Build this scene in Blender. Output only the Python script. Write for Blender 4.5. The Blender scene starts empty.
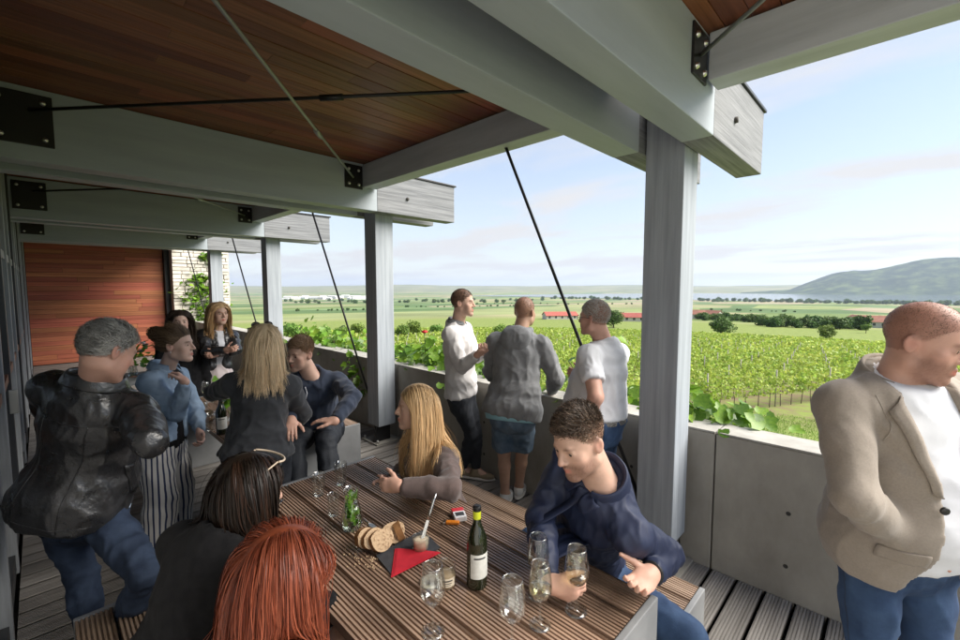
import bpy, bmesh, math, random
import numpy as np
from mathutils import Vector, Matrix
random.seed(7); np.random.seed(7)
rad = math.radians
SC = bpy.context.scene
COL = SC.collection

# ---------------------------------------------------------------- camera
FPX, CAMZ, PHI, HORV = 430.0, 1.83, rad(45.7), 288.0
PITCH = math.atan((320 - HORV) / FPX)
cam_d = bpy.data.cameras.new('camera')
cam_d.sensor_width = 36.0
cam_d.lens = FPX / 960 * 36
cam_d.clip_start = 0.05
cam_d.clip_end = 40000
cam = bpy.data.objects.new('camera', cam_d)
COL.objects.link(cam)
cam.location = (0, 0, CAMZ)
cam.rotation_euler = (rad(90) - PITCH, 0, -PHI)
SC.camera = cam

# ---------------------------------------------------------------- sky and sun
SUN_EL, SUN_AZ = rad(44), rad(142)      # azimuth measured from +Y towards +X
world = bpy.data.worlds.new('World')
SC.world = world
world.use_nodes = True
wn, wl = world.node_tree.nodes, world.node_tree.links
bg = wn['Background']
sky = wn.new('ShaderNodeTexSky')
sky.sky_type = 'NISHITA'
sky.sun_disc = False
sky.sun_elevation = SUN_EL
sky.sun_rotation = SUN_AZ
sky.air_density = 1.0
sky.dust_density = 0.6
sky.ozone_density = 1.6
sky.altitude = 250
# thin streaky clouds, thicker towards the horizon
tc = wn.new('ShaderNodeTexCoord')
sep = wn.new('ShaderNodeSeparateXYZ'); wl.new(tc.outputs['Generated'], sep.inputs[0])
den = wn.new('ShaderNodeMath'); den.operation = 'ADD'; den.inputs[1].default_value = 0.10; wl.new(sep.outputs[2], den.inputs[0])
denm = wn.new('ShaderNodeMath'); denm.operation = 'MAXIMUM'; denm.inputs[1].default_value = 0.05; wl.new(den.outputs[0], denm.inputs[0])
dx = wn.new('ShaderNodeMath'); dx.operation = 'DIVIDE'; wl.new(sep.outputs[0], dx.inputs[0]); wl.new(denm.outputs[0], dx.inputs[1])
dy = wn.new('ShaderNodeMath'); dy.operation = 'DIVIDE'; wl.new(sep.outputs[1], dy.inputs[0]); wl.new(denm.outputs[0], dy.inputs[1])
cmb = wn.new('ShaderNodeCombineXYZ'); wl.new(dx.outputs[0], cmb.inputs[0]); wl.new(dy.outputs[0], cmb.inputs[1])
mp = wn.new('ShaderNodeMapping'); mp.inputs['Rotation'].default_value = (0, 0, rad(40)); mp.inputs['Scale'].default_value = (1.0, 0.55, 1)
mp.inputs['Location'].default_value = (2.3, 0.9, 0)
wl.new(cmb.outputs[0], mp.inputs[0])
cn = wn.new('ShaderNodeTexNoise'); cn.inputs['Scale'].default_value = 0.95; cn.inputs['Detail'].default_value = 8; cn.inputs['Roughness'].default_value = 0.58
cn.inputs['Distortion'].default_value = 0.35
wl.new(mp.outputs[0], cn.inputs['Vector'])
cr = wn.new('ShaderNodeValToRGB'); cr.color_ramp.elements[0].position = 0.47; cr.color_ramp.elements[1].position = 0.70
cr.color_ramp.elements[0].color = (0, 0, 0, 1); cr.color_ramp.elements[1].color = (1, 1, 1, 1)
wl.new(cn.outputs[0], cr.inputs[0])
hz = wn.new('ShaderNodeMapRange'); hz.inputs[1].default_value = 0.0; hz.inputs[2].default_value = 0.6; hz.inputs[3].default_value = 0.75; hz.inputs[4].default_value = 0.0
wl.new(sep.outputs[2], hz.inputs[0])
cmx = wn.new('ShaderNodeMath'); cmx.operation = 'MULTIPLY_ADD'; cmx.use_clamp = True; cmx.inputs[1].default_value = 0.75
wl.new(cr.outputs[0], cmx.inputs[0]); wl.new(hz.outputs[0], cmx.inputs[2])
mixc = wn.new('ShaderNodeMixRGB'); mixc.inputs[2].default_value = (3.6, 3.62, 3.72, 1)
wl.new(cmx.outputs[0], mixc.inputs[0]); wl.new(sky.outputs[0], mixc.inputs[1])
wl.new(mixc.outputs[0], bg.inputs[0])
bg.inputs[1].default_value = 0.05

sun_d = bpy.data.lights.new('sun', 'SUN')
sun_d.energy = 2.35
sun_d.angle = rad(50)
sun_d.color = (1.0, 0.94, 0.84)
sun = bpy.data.objects.new('sun', sun_d)
COL.objects.link(sun)
sdir = Vector((math.sin(SUN_AZ) * math.cos(SUN_EL), math.cos(SUN_AZ) * math.cos(SUN_EL), math.sin(SUN_EL)))
sun.rotation_euler = sdir.to_track_quat('Z', 'Y').to_euler()

SC.view_settings.view_transform = 'Standard'
SC.view_settings.look = 'None'
SC.view_settings.gamma = 1
SC.view_settings.use_curve_mapping = False
SC.view_settings.exposure = 2.22
SC.render.engine = 'CYCLES'
SC.cycles.use_denoising = True
SC.cycles.max_bounces = 8
SC.cycles.diffuse_bounces = 4
SC.cycles.glossy_bounces = 4
SC.cycles.transmission_bounces = 8
SC.cycles.transparent_max_bounces = 16
SC.cycles.volume_bounces = 0
SC.cycles.sample_clamp_indirect = 6

# ---------------------------------------------------------------- pixel helpers (a pixel gives a direction; depths are chosen per thing)
Fh = np.array([math.sin(PHI), math.cos(PHI), 0.0])
Rh = np.array([math.cos(PHI), -math.sin(PHI), 0.0])
Zu = np.array([0, 0, 1.0])
CF = Fh * math.cos(PITCH) - Zu * math.sin(PITCH)
CU = Fh * math.sin(PITCH) + Zu * math.cos(PITCH)
CAM = np.array([0, 0, CAMZ])
def ray(u, v):
    return CF + Rh * ((u - 480) / FPX) - CU * ((v - 320) / FPX)
def W(u, v, d):
    return CAM + ray(u, v) * d
def Wz(u, v, z):
    r = ray(u, v)
    return CAM + r * ((z - CAMZ) / r[2])
def heading(h):
    """horizontal direction: 0 towards the camera, 90 picture right, 180 away, -90 picture left"""
    h = rad(h)
    return -Fh * math.cos(h) + Rh * math.sin(h)

# ---------------------------------------------------------------- objects
def tag(o, label=None, cat=None, group=None, kind=None):
    if label: o['label'] = label
    if cat: o['category'] = cat
    if group: o['group'] = group
    if kind: o['kind'] = kind
    return o
def empty(name, loc, label=None, cat=None, group=None, rz=0):
    o = bpy.data.objects.new(name, None)
    o.empty_display_size = 0.1
    o.location = Vector([float(c) for c in loc]); o.rotation_euler = (0, 0, rz)
    COL.objects.link(o)
    return tag(o, label, cat, group)
def link(name, me, parent=None, loc=None):
    o = bpy.data.objects.new(name, me)
    COL.objects.link(o)
    if loc is not None: o.location = Vector([float(c) for c in loc])
    if parent is not None:
        o.parent = parent
    return o
def wlink(name, me, parent):
    """mesh given in world space put under a parent (unrotated or rotated empty)"""
    o = link(name, me, parent)
    m = parent_world(parent)
    o.matrix_parent_inverse = m.inverted()
    return o
def parent_world(p):
    m = Matrix.Translation(p.location) @ p.rotation_euler.to_matrix().to_4x4() @ Matrix.Diagonal((*p.scale, 1))
    if p.parent is not None:
        m = parent_world(p.parent) @ p.matrix_parent_inverse @ m
    return m
def copy_tree(o, parent=None):
    c = o.copy(); COL.objects.link(c)
    if parent is not None: c.parent = parent
    for ch in list(o.children):
        if ch.name != c.name: copy_tree(ch, c)
    return c

class MB:
    """collects faces; build() makes ONE mesh"""
    def __init__(s): s.v = []; s.f = []; s.mi = []; s.sm = []
    def add(s, vs, fs, mi=0, smooth=False):
        n = len(s.v)
        s.v += [tuple(float(c) for c in p) for p in vs]
        s.f += [tuple(i + n for i in f) for f in fs]
        s.mi += [mi] * len(fs); s.sm += [smooth] * len(fs)
        return s
    def box(s, lo, hi, mi=0, M=None):
        x0, y0, z0 = lo; x1, y1, z1 = hi
        vs = [(x0, y0, z0), (x1, y0, z0), (x1, y1, z0), (x0, y1, z0), (x0, y0, z1), (x1, y0, z1), (x1, y1, z1), (x0, y1, z1)]
        if M is not None: vs = [M @ Vector(p) for p in vs]
        return s.add(vs, [(3, 2, 1, 0), (4, 5, 6, 7), (0, 1, 5, 4), (1, 2, 6, 5), (2, 3, 7, 6), (3, 0, 4, 7)], mi)
    def bbox(s, lo, hi, b=0.006, mi=0, M=None):
        """bevelled box"""
        bm = bmesh.new()
        bmesh.ops.create_cube(bm, size=1)
        for v in bm.verts:
            v.co = Vector([(lo[i] + hi[i]) / 2 + v.co[i] * (hi[i] - lo[i]) for i in range(3)])
        bmesh.ops.bevel(bm, geom=bm.edges[:], offset=b, segments=2, affect='EDGES', profile=0.6)
        vs = [v.co.copy() if M is None else M @ v.co for v in bm.verts]
        for i, v in enumerate(bm.verts): v.index = i
        fs = [[v.index for v in f.verts] for f in bm.faces]
        bm.free()
        return s.add(vs, fs, mi)
    def tube(s, pts, r, n=10, mi=0, caps=True, smooth=True):
        pts = [Vector([float(c) for c in p]) for p in pts]
        rs = r if hasattr(r, '__len__') else [r] * len(pts)
        vs, fs = [], []
        up = Vector((0, 0, 1))
        for i, p in enumerate(pts):
            t = (pts[min(i + 1, len(pts) - 1)] - pts[max(i - 1, 0)]).normalized()
            a = t.cross(up)
            if a.length < 1e-3: a = t.cross(Vector((1, 0, 0)))
            a.normalize(); b = t.cross(a)
            for k in range(n):
                th = 2 * math.pi * k / n
                vs.append(p + (a * math.cos(th) + b * math.sin(th)) * rs[i])
        for i in range(len(pts) - 1):
            for k in range(n):
                k2 = (k + 1) % n
                fs.append((i * n + k, i * n + k2, (i + 1) * n + k2, (i + 1) * n + k))
        s.add(vs, fs, mi, smooth)
        if caps:
            m = len(s.v) - len(vs)
            s.f += [tuple(m + k for k in range(n))[::-1], tuple(m + (len(pts) - 1) * n + k for k in range(n))]
            s.mi += [mi] * 2; s.sm += [False] * 2
        return s
    def lathe(s, prof, n=24, mi=0, M=None, closed=False):
        vs, fs = [], []
        m = len(prof)
        for k in range(n):
            th = 2 * math.pi * k / n
            for r, z in prof:
                p = Vector((r * math.cos(th), r * math.sin(th), z))
                vs.append(M @ p if M is not None else p)
        for k in range(n):
            k2 = (k + 1) % n
            for i in range(m if closed else m - 1):
                j = (i + 1) % m
                fs.append((k * m + i, k2 * m + i, k2 * m + j, k * m + j))
        return s.add(vs, fs, mi, True)
    def prism(s, poly, h0, h1, axis=2, mi=0):
        """polygon (2D) extruded along an axis"""
        def p3(a, b, c):
            return {2: (a, b, c), 0: (c, a, b), 1: (a, c, b)}[axis]
        n = len(poly)
        vs = [p3(a, b, h0) for a, b in poly] + [p3(a, b, h1) for a, b in poly]
        fs = [tuple(range(n))[::-1], tuple(range(n, 2 * n))]
        fs += [(i, (i + 1) % n, n + (i + 1) % n, n + i) for i in range(n)]
        if axis == 1: fs = [f[::-1] for f in fs]
        return s.add(vs, fs, mi)
    def mesh(s, mats, name='mesh'):
        me = bpy.data.meshes.new(name)
        me.from_pydata(s.v, [], s.f)
        for m in (mats if isinstance(mats, (list, tuple)) else [mats]): me.materials.append(m)
        me.polygons.foreach_set('material_index', s.mi)
        me.polygons.foreach_set('use_smooth', s.sm)
        me.update()
        return me
    def build(s, name, mats, parent=None, loc=None):
        return link(name, s.mesh(mats, name), parent, loc)
    def wbuild(s, name, mats, parent):
        return wlink(name, s.mesh(mats, name), parent)

def np_mesh(name, V, F, mats, smooth=True, mi=None, attrs=None):
    """V (n,3), F (m,3|4) numpy -> mesh; attrs {name: (n,) float or (n,3) colour}"""
    me = bpy.data.meshes.new(name)
    V = np.asarray(V, np.float32); F = np.asarray(F, np.int32)
    k = F.shape[1] if len(F) else 3
    me.vertices.add(len(V)); me.vertices.foreach_set('co', V.ravel())
    me.loops.add(F.size); me.loops.foreach_set('vertex_index', F.ravel())
    me.polygons.add(len(F)); me.polygons.foreach_set('loop_start', np.arange(0, F.size, k, dtype=np.int32))
    if mi is not None: me.polygons.foreach_set('material_index', np.asarray(mi, np.int32))
    for m in (mats if isinstance(mats, (list, tuple)) else [mats]): me.materials.append(m)
    me.update(calc_edges=True)
    me.polygons.foreach_set('use_smooth', np.full(len(F), smooth))
    for nm, a in (attrs or {}).items():
        a = np.asarray(a, np.float32)
        if a.ndim == 1:
            at = me.attributes.new(nm, 'FLOAT', 'POINT'); at.data.foreach_set('value', a)
        else:
            at = me.attributes.new(nm, 'FLOAT_COLOR', 'POINT')
            at.data.foreach_set('color', np.concatenate([a, np.ones((len(a), 1), np.float32)], 1).ravel())
    return me

# ---------------------------------------------------------------- noise
_perm = np.random.RandomState(3).permutation(256).astype(np.int32); _perm = np.concatenate([_perm] * 3)
_grad = np.random.RandomState(5).normal(size=(256, 3)).astype(np.float32); _grad /= np.linalg.norm(_grad, axis=1)[:, None]
def pnoise(P):
    P = np.asarray(P, np.float32)
    I = np.floor(P).astype(np.int32); f = P - I; I &= 255
    u = f * f * f * (f * (f * 6 - 15) + 10)
    def g(ix, iy, iz):
        h = _perm[_perm[_perm[I[:, 0] + ix] + I[:, 1] + iy] + I[:, 2] + iz]
        return (_grad[h] * (f - np.array([ix, iy, iz], np.float32))).sum(1)
    def L(a, b, t): return a + (b - a) * t
    x = [[L(g(0, j, k), g(1, j, k), u[:, 0]) for k in (0, 1)] for j in (0, 1)]
    return L(L(x[0][0], x[1][0], u[:, 1]), L(x[0][1], x[1][1], u[:, 1]), u[:, 2])

# ---------------------------------------------------------------- materials
MATS = {}
def mat(name, c1, c2=None, rough=0.6, scale=8.0, stretch=(1, 1, 1), bump=0.0, bscale=None, bdist=0.01, metal=0.0, spec=0.5,
        detail=5, coat=0.0, rnd=0.0, sheen=0.0, attr=None, trans=0.0, ior=1.45, sss=0.0, contrast=(0.35, 0.65), rough2=None, aniso=0.0, world=False,
        bstretch=None, hue=0.0, translucent=0.0):
    if name in MATS: return MATS[name]
    m = bpy.data.materials.new(name); m.use_nodes = True
    N, L = m.node_tree.nodes, m.node_tree.links
    b = N['Principled BSDF']
    b.inputs['Roughness'].default_value = rough
    b.inputs['Metallic'].default_value = metal
    b.inputs['Specular IOR Level'].default_value = spec
    b.inputs['IOR'].default_value = ior
    b.inputs['Transmission Weight'].default_value = trans
    b.inputs['Coat Weight'].default_value = coat
    b.inputs['Sheen Weight'].default_value = sheen
    b.inputs['Sheen Roughness'].default_value = 0.5
    b.inputs['Anisotropic'].default_value = aniso
    if sss:
        b.inputs['Subsurface Weight'].default_value = sss
        b.inputs['Subsurface Radius'].default_value = (0.012, 0.005, 0.003)
        b.inputs['Subsurface Scale'].default_value = 1.0
    tcn = N.new('ShaderNodeTexCoord')
    src = tcn.outputs['Object']
    if world:
        geo = N.new('ShaderNodeNewGeometry'); src = geo.outputs['Position']
    def mapped(st):
        mpn = N.new('ShaderNodeMapping'); mpn.inputs['Scale'].default_value = st
        L.new(src, mpn.inputs[0])
        if rnd:
            oi = N.new('ShaderNodeObjectInfo'); ml = N.new('ShaderNodeMath'); ml.operation = 'MULTIPLY'; ml.inputs[1].default_value = 37.0
            L.new(oi.outputs['Random'], ml.inputs[0])
            cx = N.new('ShaderNodeCombineXYZ')
            for i in range(3): L.new(ml.outputs[0], cx.inputs[i])
            L.new(cx.outputs[0], mpn.inputs['Location'])
        return mpn.outputs[0]
    out = None
    c1 = (*c1, 1); base = None
    nz = None
    if c2 is not None:
        nz = N.new('ShaderNodeTexNoise'); nz.inputs['Scale'].default_value = scale; nz.inputs['Detail'].default_value = detail
        nz.inputs['Roughness'].default_value = 0.6
        L.new(mapped(stretch), nz.inputs['Vector'])
        rp = N.new('ShaderNodeValToRGB')
        rp.color_ramp.elements[0].position, rp.color_ramp.elements[1].position = contrast
        rp.color_ramp.elements[0].color = c1; rp.color_ramp.elements[1].color = (*c2, 1)
        L.new(nz.outputs[0], rp.inputs[0]); base = rp.outputs[0]
    else:
        rgb = N.new('ShaderNodeRGB'); rgb.outputs[0].default_value = c1; base = rgb.outputs[0]
    if attr:
        an = N.new('ShaderNodeAttribute'); an.attribute_name = attr
        mx = N.new('ShaderNodeMixRGB'); mx.blend_type = 'MULTIPLY'; mx.inputs[0].default_value = 1
        L.new(base, mx.inputs[1]); L.new(an.outputs['Color'], mx.inputs[2]); base = mx.outputs[0]
    if rnd or hue:
        oi = N.new('ShaderNodeObjectInfo')
        hs = N.new('ShaderNodeHueSaturation')
        mr = N.new('ShaderNodeMapRange'); mr.inputs[3].default_value = 1 - rnd; mr.inputs[4].default_value = 1 + rnd
        L.new(oi.outputs['Random'], mr.inputs[0]); L.new(mr.outputs[0], hs.inputs['Value'])
        if hue:
            mh = N.new('ShaderNodeMapRange'); mh.inputs[3].default_value = 0.5 - hue; mh.inputs[4].default_value = 0.5 + hue
            m7 = N.new('ShaderNodeMath'); m7.operation = 'MULTIPLY'; m7.inputs[1].default_value = 7.31
            fr = N.new('ShaderNodeMath'); fr.operation = 'FRACT'
            L.new(oi.outputs['Random'], m7.inputs[0]); L.new(m7.outputs[0], fr.inputs[0]); L.new(fr.outputs[0], mh.inputs[0]); L.new(mh.outputs[0], hs.inputs['Hue'])
        L.new(base, hs.inputs['Color']); base = hs.outputs[0]
    L.new(base, b.inputs['Base Color'])
    if rough2 is not None and nz is not None:
        rr = N.new('ShaderNodeMapRange'); rr.inputs[1].default_value = 0.3; rr.inputs[2].default_value = 0.7
        rr.inputs[3].default_value = rough; rr.inputs[4].default_value = rough2
        L.new(nz.outputs[0], rr.inputs[0]); L.new(rr.outputs[0], b.inputs['Roughness'])
    if bump:
        bz = N.new('ShaderNodeTexNoise'); bz.inputs['Scale'].default_value = bscale or scale; bz.inputs['Detail'].default_value = 6
        L.new(mapped(bstretch or stretch), bz.inputs['Vector'])
        bp = N.new('ShaderNodeBump'); bp.inputs['Strength'].default_value = bump; bp.inputs['Distance'].default_value = bdist
        L.new(bz.outputs[0], bp.inputs['Height']); L.new(bp.outputs[0], b.inputs['Normal'])
    if translucent:
        tl = N.new('ShaderNodeBsdfTranslucent'); L.new(base, tl.inputs[0])
        ms = N.new('ShaderNodeMixShader'); ms.inputs[0].default_value = translucent
        L.new(b.outputs[0], ms.inputs[1]); L.new(tl.outputs[0], ms.inputs[2])
        L.new(ms.outputs[0], N['Material Output'].inputs[0])
    MATS[name] = m
    return m

# ================================================================ MATERIALS OF THE PLACE
m_beam = mat('painted_timber', (0.345, 0.385, 0.42), (0.27, 0.305, 0.335), rough=0.5, scale=2.4, stretch=(0.4, 3, 3), bump=0.15, bscale=12, bdist=0.003, detail=9, contrast=(0.3, 0.8))
m_purlin = mat('purlin_timber', (0.42, 0.45, 0.475), (0.34, 0.365, 0.385), rough=0.55, scale=2.2, stretch=(6, 0.6, 6), bump=0.15, bscale=14, bdist=0.004)
m_beam_out = mat('weathered_timber', (0.25, 0.256, 0.268), (0.12, 0.125, 0.135), rough=0.8, scale=3.5, stretch=(0.5, 14, 14), bump=0.4, bscale=9, bdist=0.006, contrast=(0.3, 0.7))
m_post = mat('post_timber', (0.34, 0.37, 0.41), (0.24, 0.265, 0.295), rough=0.55, scale=3, stretch=(8, 8, 0.35), bump=0.25, bscale=10, bdist=0.004)
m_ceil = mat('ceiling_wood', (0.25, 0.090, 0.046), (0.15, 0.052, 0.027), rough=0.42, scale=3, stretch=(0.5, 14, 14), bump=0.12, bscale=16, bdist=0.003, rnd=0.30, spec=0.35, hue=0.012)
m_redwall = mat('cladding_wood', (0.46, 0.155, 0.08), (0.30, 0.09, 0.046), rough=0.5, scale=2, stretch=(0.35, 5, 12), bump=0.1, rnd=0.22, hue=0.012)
m_steel = mat('black_steel', (0.012, 0.012, 0.013), rough=0.4, metal=0.0, spec=0.5)
m_bolt = mat('bolt_steel', (0.62, 0.62, 0.60), rough=0.3, metal=1.0)
m_rod = mat('grey_rod', (0.30, 0.31, 0.30), rough=0.4, metal=0.5)
m_conc = mat('concrete', (0.37, 0.35, 0.31), (0.22, 0.205, 0.18), rough=0.85, scale=2.4, stretch=(1.3, 1.3, 0.75), bump=0.35, bscale=30, bdist=0.004, detail=12, contrast=(0.3, 0.72))
m_conc_top = mat('concrete_top', (0.40, 0.385, 0.35), (0.27, 0.26, 0.235), rough=0.85, scale=5, bump=0.3, bscale=50, bdist=0.003, detail=9)
m_deck = mat('deck_board', (0.31, 0.29, 0.27), (0.19, 0.175, 0.16), rough=0.5, scale=2.2, stretch=(0.7, 10, 10), bump=0.1, rnd=0.22)
m_table = mat('table_board', (0.36, 0.245, 0.175), (0.21, 0.135, 0.095), rough=0.2, scale=2.6, stretch=(8, 0.6, 8), bump=0.1, rnd=0.18, spec=0.7, rough2=0.45)
m_bench = mat('bench_board', (0.36, 0.26, 0.19), (0.21, 0.14, 0.095), rough=0.33, scale=2.6, stretch=(8, 0.6, 8), bump=0.1, rnd=0.18, spec=0.6)
m_panel = mat('grey_panel', (0.24, 0.245, 0.25), (0.19, 0.195, 0.20), rough=0.5, scale=6)
m_dark = mat('dark_underside', (0.05, 0.045, 0.04), rough=0.8)
m_frame = mat('facade_frame', (0.30, 0.315, 0.33), (0.22, 0.23, 0.24), rough=0.45, scale=8, stretch=(6, 6, 0.4))
m_dframe = mat('dark_frame', (0.035, 0.037, 0.04), rough=0.4)
m_brail = mat('brown_rail', (0.20, 0.085, 0.045), (0.12, 0.05, 0.03), rough=0.5, scale=6)
m_fglass = mat('facade_mirror_glass', (0.42, 0.45, 0.47), rough=0.03, metal=0.85)  # panes made mirror-like to throw fill light back under the roof
m_stone = mat('pale_stone', (0.62, 0.58, 0.52), (0.48, 0.44, 0.39), rough=0.85, scale=7, bump=0.3, bscale=20, rnd=0.15)
m_mortar = mat('mortar', (0.40, 0.37, 0.33), rough=0.9)
m_interior = mat('interior', (0.06, 0.055, 0.05), rough=0.9)

# ================================================================ TERRAIN
HR = [0, 4, 8, 18, 60, 110, 200, 400, 1000, 2400, 3600, 9000, 30000]
HZ = [-0.7, -0.75, -1.4, -3.5, -6.6, -9.9, -13.5, -22, -40, -66, -69, -69, -69]
def ter(x, y):
    r = np.hypot(x, y)
    h = np.interp(r, HR, HZ)
    return h + np.clip((r - 40) / 400, 0, 1) * 1.2 * np.sin(x * 0.011 + 1.0) * np.cos(y * 0.013)
def build_terrain():
    rr = np.concatenate([np.linspace(0, 30, 16), np.geomspace(33, 400, 40), np.geomspace(430, 9000, 46), [14000, 22000]])
    na = 240
    th = np.linspace(0, 2 * math.pi, na, endpoint=False)
    R, T = np.meshgrid(rr, th, indexing='ij')
    X, Y = R * np.sin(T), R * np.cos(T)
    Z = ter(X, Y)
    V = np.stack([X, Y, Z], -1).reshape(-1, 3)
    i, j = np.meshgrid(np.arange(len(rr) - 1), np.arange(na), indexing='ij')
    a = i * na + j; b = i * na + (j + 1) % na
    F = np.stack([a, b, b + na, a + na], -1).reshape(-1, 4)[:, ::-1]
    m = bpy.data.materials.new('fields'); m.use_nodes = True
    N, L = m.node_tree.nodes, m.node_tree.links
    P = N['Principled BSDF']; P.inputs['Roughness'].default_value = 0.95; P.inputs['Specular IOR Level'].default_value = 0.1
    geo = N.new('ShaderNodeNewGeometry')
    ln = N.new('ShaderNodeVectorMath'); ln.operation = 'LENGTH'
    fl = N.new('ShaderNodeVectorMath'); fl.operation = 'MULTIPLY'; fl.inputs[1].default_value = (1, 1, 0)
    L.new(geo.outputs['Position'], fl.inputs[0]); L.new(fl.outputs[0], ln.inputs[0])
    # near: grass
    g1 = N.new('ShaderNodeTexNoise'); g1.inputs['Scale'].default_value = 0.9; g1.inputs['Detail'].default_value = 9; g1.inputs['Roughness'].default_value = 0.7
    L.new(geo.outputs['Position'], g1.inputs['Vector'])
    gr = N.new('ShaderNodeValToRGB'); e = gr.color_ramp.elements
    e[0].position = 0.30; e[0].color = (0.115, 0.155, 0.04, 1); e[1].position = 0.66; e[1].color = (0.22, 0.26, 0.075, 1)
    L.new(g1.outputs[0], gr.inputs[0])
    # vineyard soil in stripes of grass
    s1 = N.new('ShaderNodeValToRGB'); e = s1.color_ramp.elements
    e[0].position = 0.42; e[0].color = (0.17, 0.125, 0.08, 1); e[1].position = 0.6; e[1].color = (0.17, 0.22, 0.05, 1)
    L.new(g1.outputs[0], s1.inputs[0])
    # far: patchwork of fields
    mp = N.new('ShaderNodeMapping'); mp.inputs['Rotation'].default_value = (0, 0, rad(-32)); mp.inputs['Scale'].default_value = (1 / 420, 1 / 170, 0)
    L.new(geo.outputs['Position'], mp.inputs[0])
    vo = N.new('ShaderNodeTexVoronoi'); vo.inputs['Scale'].default_value = 1; L.new(mp.outputs[0], vo.inputs['Vector'])
    sepc = N.new('ShaderNodeSeparateColor'); L.new(vo.outputs['Color'], sepc.inputs[0])
    fr = N.new('ShaderNodeValToRGB'); fr.color_ramp.interpolation = 'CONSTANT'
    cols = [(0.12, 0.165, 0.055), (0.20, 0.235, 0.09), (0.085, 0.135, 0.05), (0.25, 0.24, 0.125), (0.14, 0.20, 0.085), (0.29, 0.245, 0.16), (0.11, 0.16, 0.07), (0.20, 0.225, 0.10)]
    while len(fr.color_ramp.elements) < len(cols): fr.color_ramp.elements.new(0.5)
    for k, c in enumerate(cols):
        fr.color_ramp.elements[k].position = k / len(cols); fr.color_ramp.elements[k].color = (*c, 1)
    L.new(sepc.outputs[0], fr.inputs[0])
    fn = N.new('ShaderNodeTexNoise'); fn.inputs['Scale'].default_value = 0.012; fn.inputs['Detail'].default_value = 8; L.new(geo.outputs['Position'], fn.inputs['Vector'])
    fm = N.new('ShaderNodeMapRange'); fm.inputs[1].default_value = 0.25; fm.inputs[2].default_value = 0.75; fm.inputs[3].default_value = 0.7; fm.inputs[4].default_value = 1.3
    L.new(fn.outputs[0], fm.inputs[0])
    fx = N.new('ShaderNodeMixRGB'); fx.blend_type = 'MULTIPLY'; fx.inputs[0].default_value = 1; L.new(fr.outputs[0], fx.inputs[1]); L.new(fm.outputs[0], fx.inputs[2])
    def step(a, b):
        mr = N.new('ShaderNodeMapRange'); mr.inputs[1].default_value = a; mr.inputs[2].default_value = b; L.new(ln.outputs['Value'], mr.inputs[0]); return mr.outputs[0]
    m1 = N.new('ShaderNodeMixRGB'); L.new(step(20, 25), m1.inputs[0]); L.new(gr.outputs[0], m1.inputs[1]); L.new(s1.outputs[0], m1.inputs[2])
    m2 = N.new('ShaderNodeMixRGB'); L.new(step(108, 118), m2.inputs[0]); L.new(m1.outputs[0], m2.inputs[1]); L.new(gr.outputs[0], m2.inputs[2])
    m3 = N.new('ShaderNodeMixRGB'); L.new(step(230, 300), m3.inputs[0]); L.new(m2.outputs[0], m3.inputs[1]); L.new(fx.outputs[0], m3.inputs[2])
    L.new(m3.outputs[0], P.inputs['Base Color'])
    o = link('terrain', np_mesh('terrain', V, F, m))
    tag(o, 'green fields and meadow sloping away to the plain', 'terrain', kind='structure')
build_terrain()

def polar(u, r):
    """ground point in the direction of picture column u at horizontal distance r"""
    a = PHI + math.atan((u - 480) / FPX)
    x, y = r * math.sin(a), r * math.cos(a)
    return x, y

def build_lake():
    us = np.linspace(470, 1500, 50)
    near = np.interp(us, [470, 540, 700, 820, 1500], [3900, 3300, 2750, 2650, 2700]) + 90 * np.sin(us * 0.05)
    far = np.interp(us, [470, 540, 700, 900, 1500], [3950, 4700, 6300, 6000, 5600]) + 120 * np.sin(us * 0.021)
    V = []; 
    for u, a, b in zip(us, near, far):
        for k in range(5):
            x, y = polar(u, a + (b - a) * k / 4); V.append((x, y, -66.5))
    F = []
    for i in range(len(us) - 1):
        for k in range(4):
            p = i * 5 + k; F.append((p, p + 1, p + 6, p + 5))
    m = mat('lake_water', (0.06, 0.085, 0.10), rough=0.12, spec=0.8, bump=0.25, bscale=0.05, bdist=0.6)
    F = [f[::-1] for f in F]
    tag(link('lake', np_mesh('lake', V, np.array(F), m)), 'pale lake stretching across the plain below the hill', 'lake', kind='structure')
build_lake()

m_hill = mat('hill_forest', (0.008, 0.028, 0.012), (0.11, 0.15, 0.05), rough=0.95, scale=0.0065, detail=10, contrast=(0.44, 0.68), spec=0.1, world=True)
m_ridge = mat('ridge_fields', (0.12, 0.14, 0.065), (0.24, 0.23, 0.12), rough=0.95, scale=0.0016, stretch=(1, 1, 1), detail=5, spec=0.1, world=True)
def hill(name, prof, rc, rn, rf, m, label, jag=6.0):
    """prof: (picture column, crest height in metres)"""
    us = np.linspace(prof[0][0], prof[-1][0], 110)
    hs = np.interp(us, [p[0] for p in prof], [p[1] for p in prof])
    V = []; K = 26
    for i, u in enumerate(us):
        for k in range(K):
            t = k / (K - 1)
            if t < 0.7:
                s = t / 0.7; r = rn + (rc - rn) * s; z = (s * s * (3 - 2 * s)) * 0.6 + s * 0.4
            else:
                s = (t - 0.7) / 0.3; r = rc + (rf - rc) * s; z = 1 - s * s
            x, y = polar(u, r); V.append((x, y, -72 + z * (hs[i] + 72)))
    V = np.array(V)
    n = pnoise(V / 380.0) + 0.5 * pnoise(V / 150.0 + 7) + 0.3 * pnoise(V / 60.0 + 3)
    env = np.clip((V[:, 2] + 72) / 80, 0, 1)
    V[:, 2] += n * jag * env
    F = [(i * K + k, i * K + k + 1, (i + 1) * K + k + 1, (i + 1) * K + k) for i in range(len(us) - 1) for k in range(K - 1)]
    F = np.array(F)[:, ::-1]
    tag(link(name, np_mesh(name, V, F, m)), label, 'hill', kind='structure')
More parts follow.
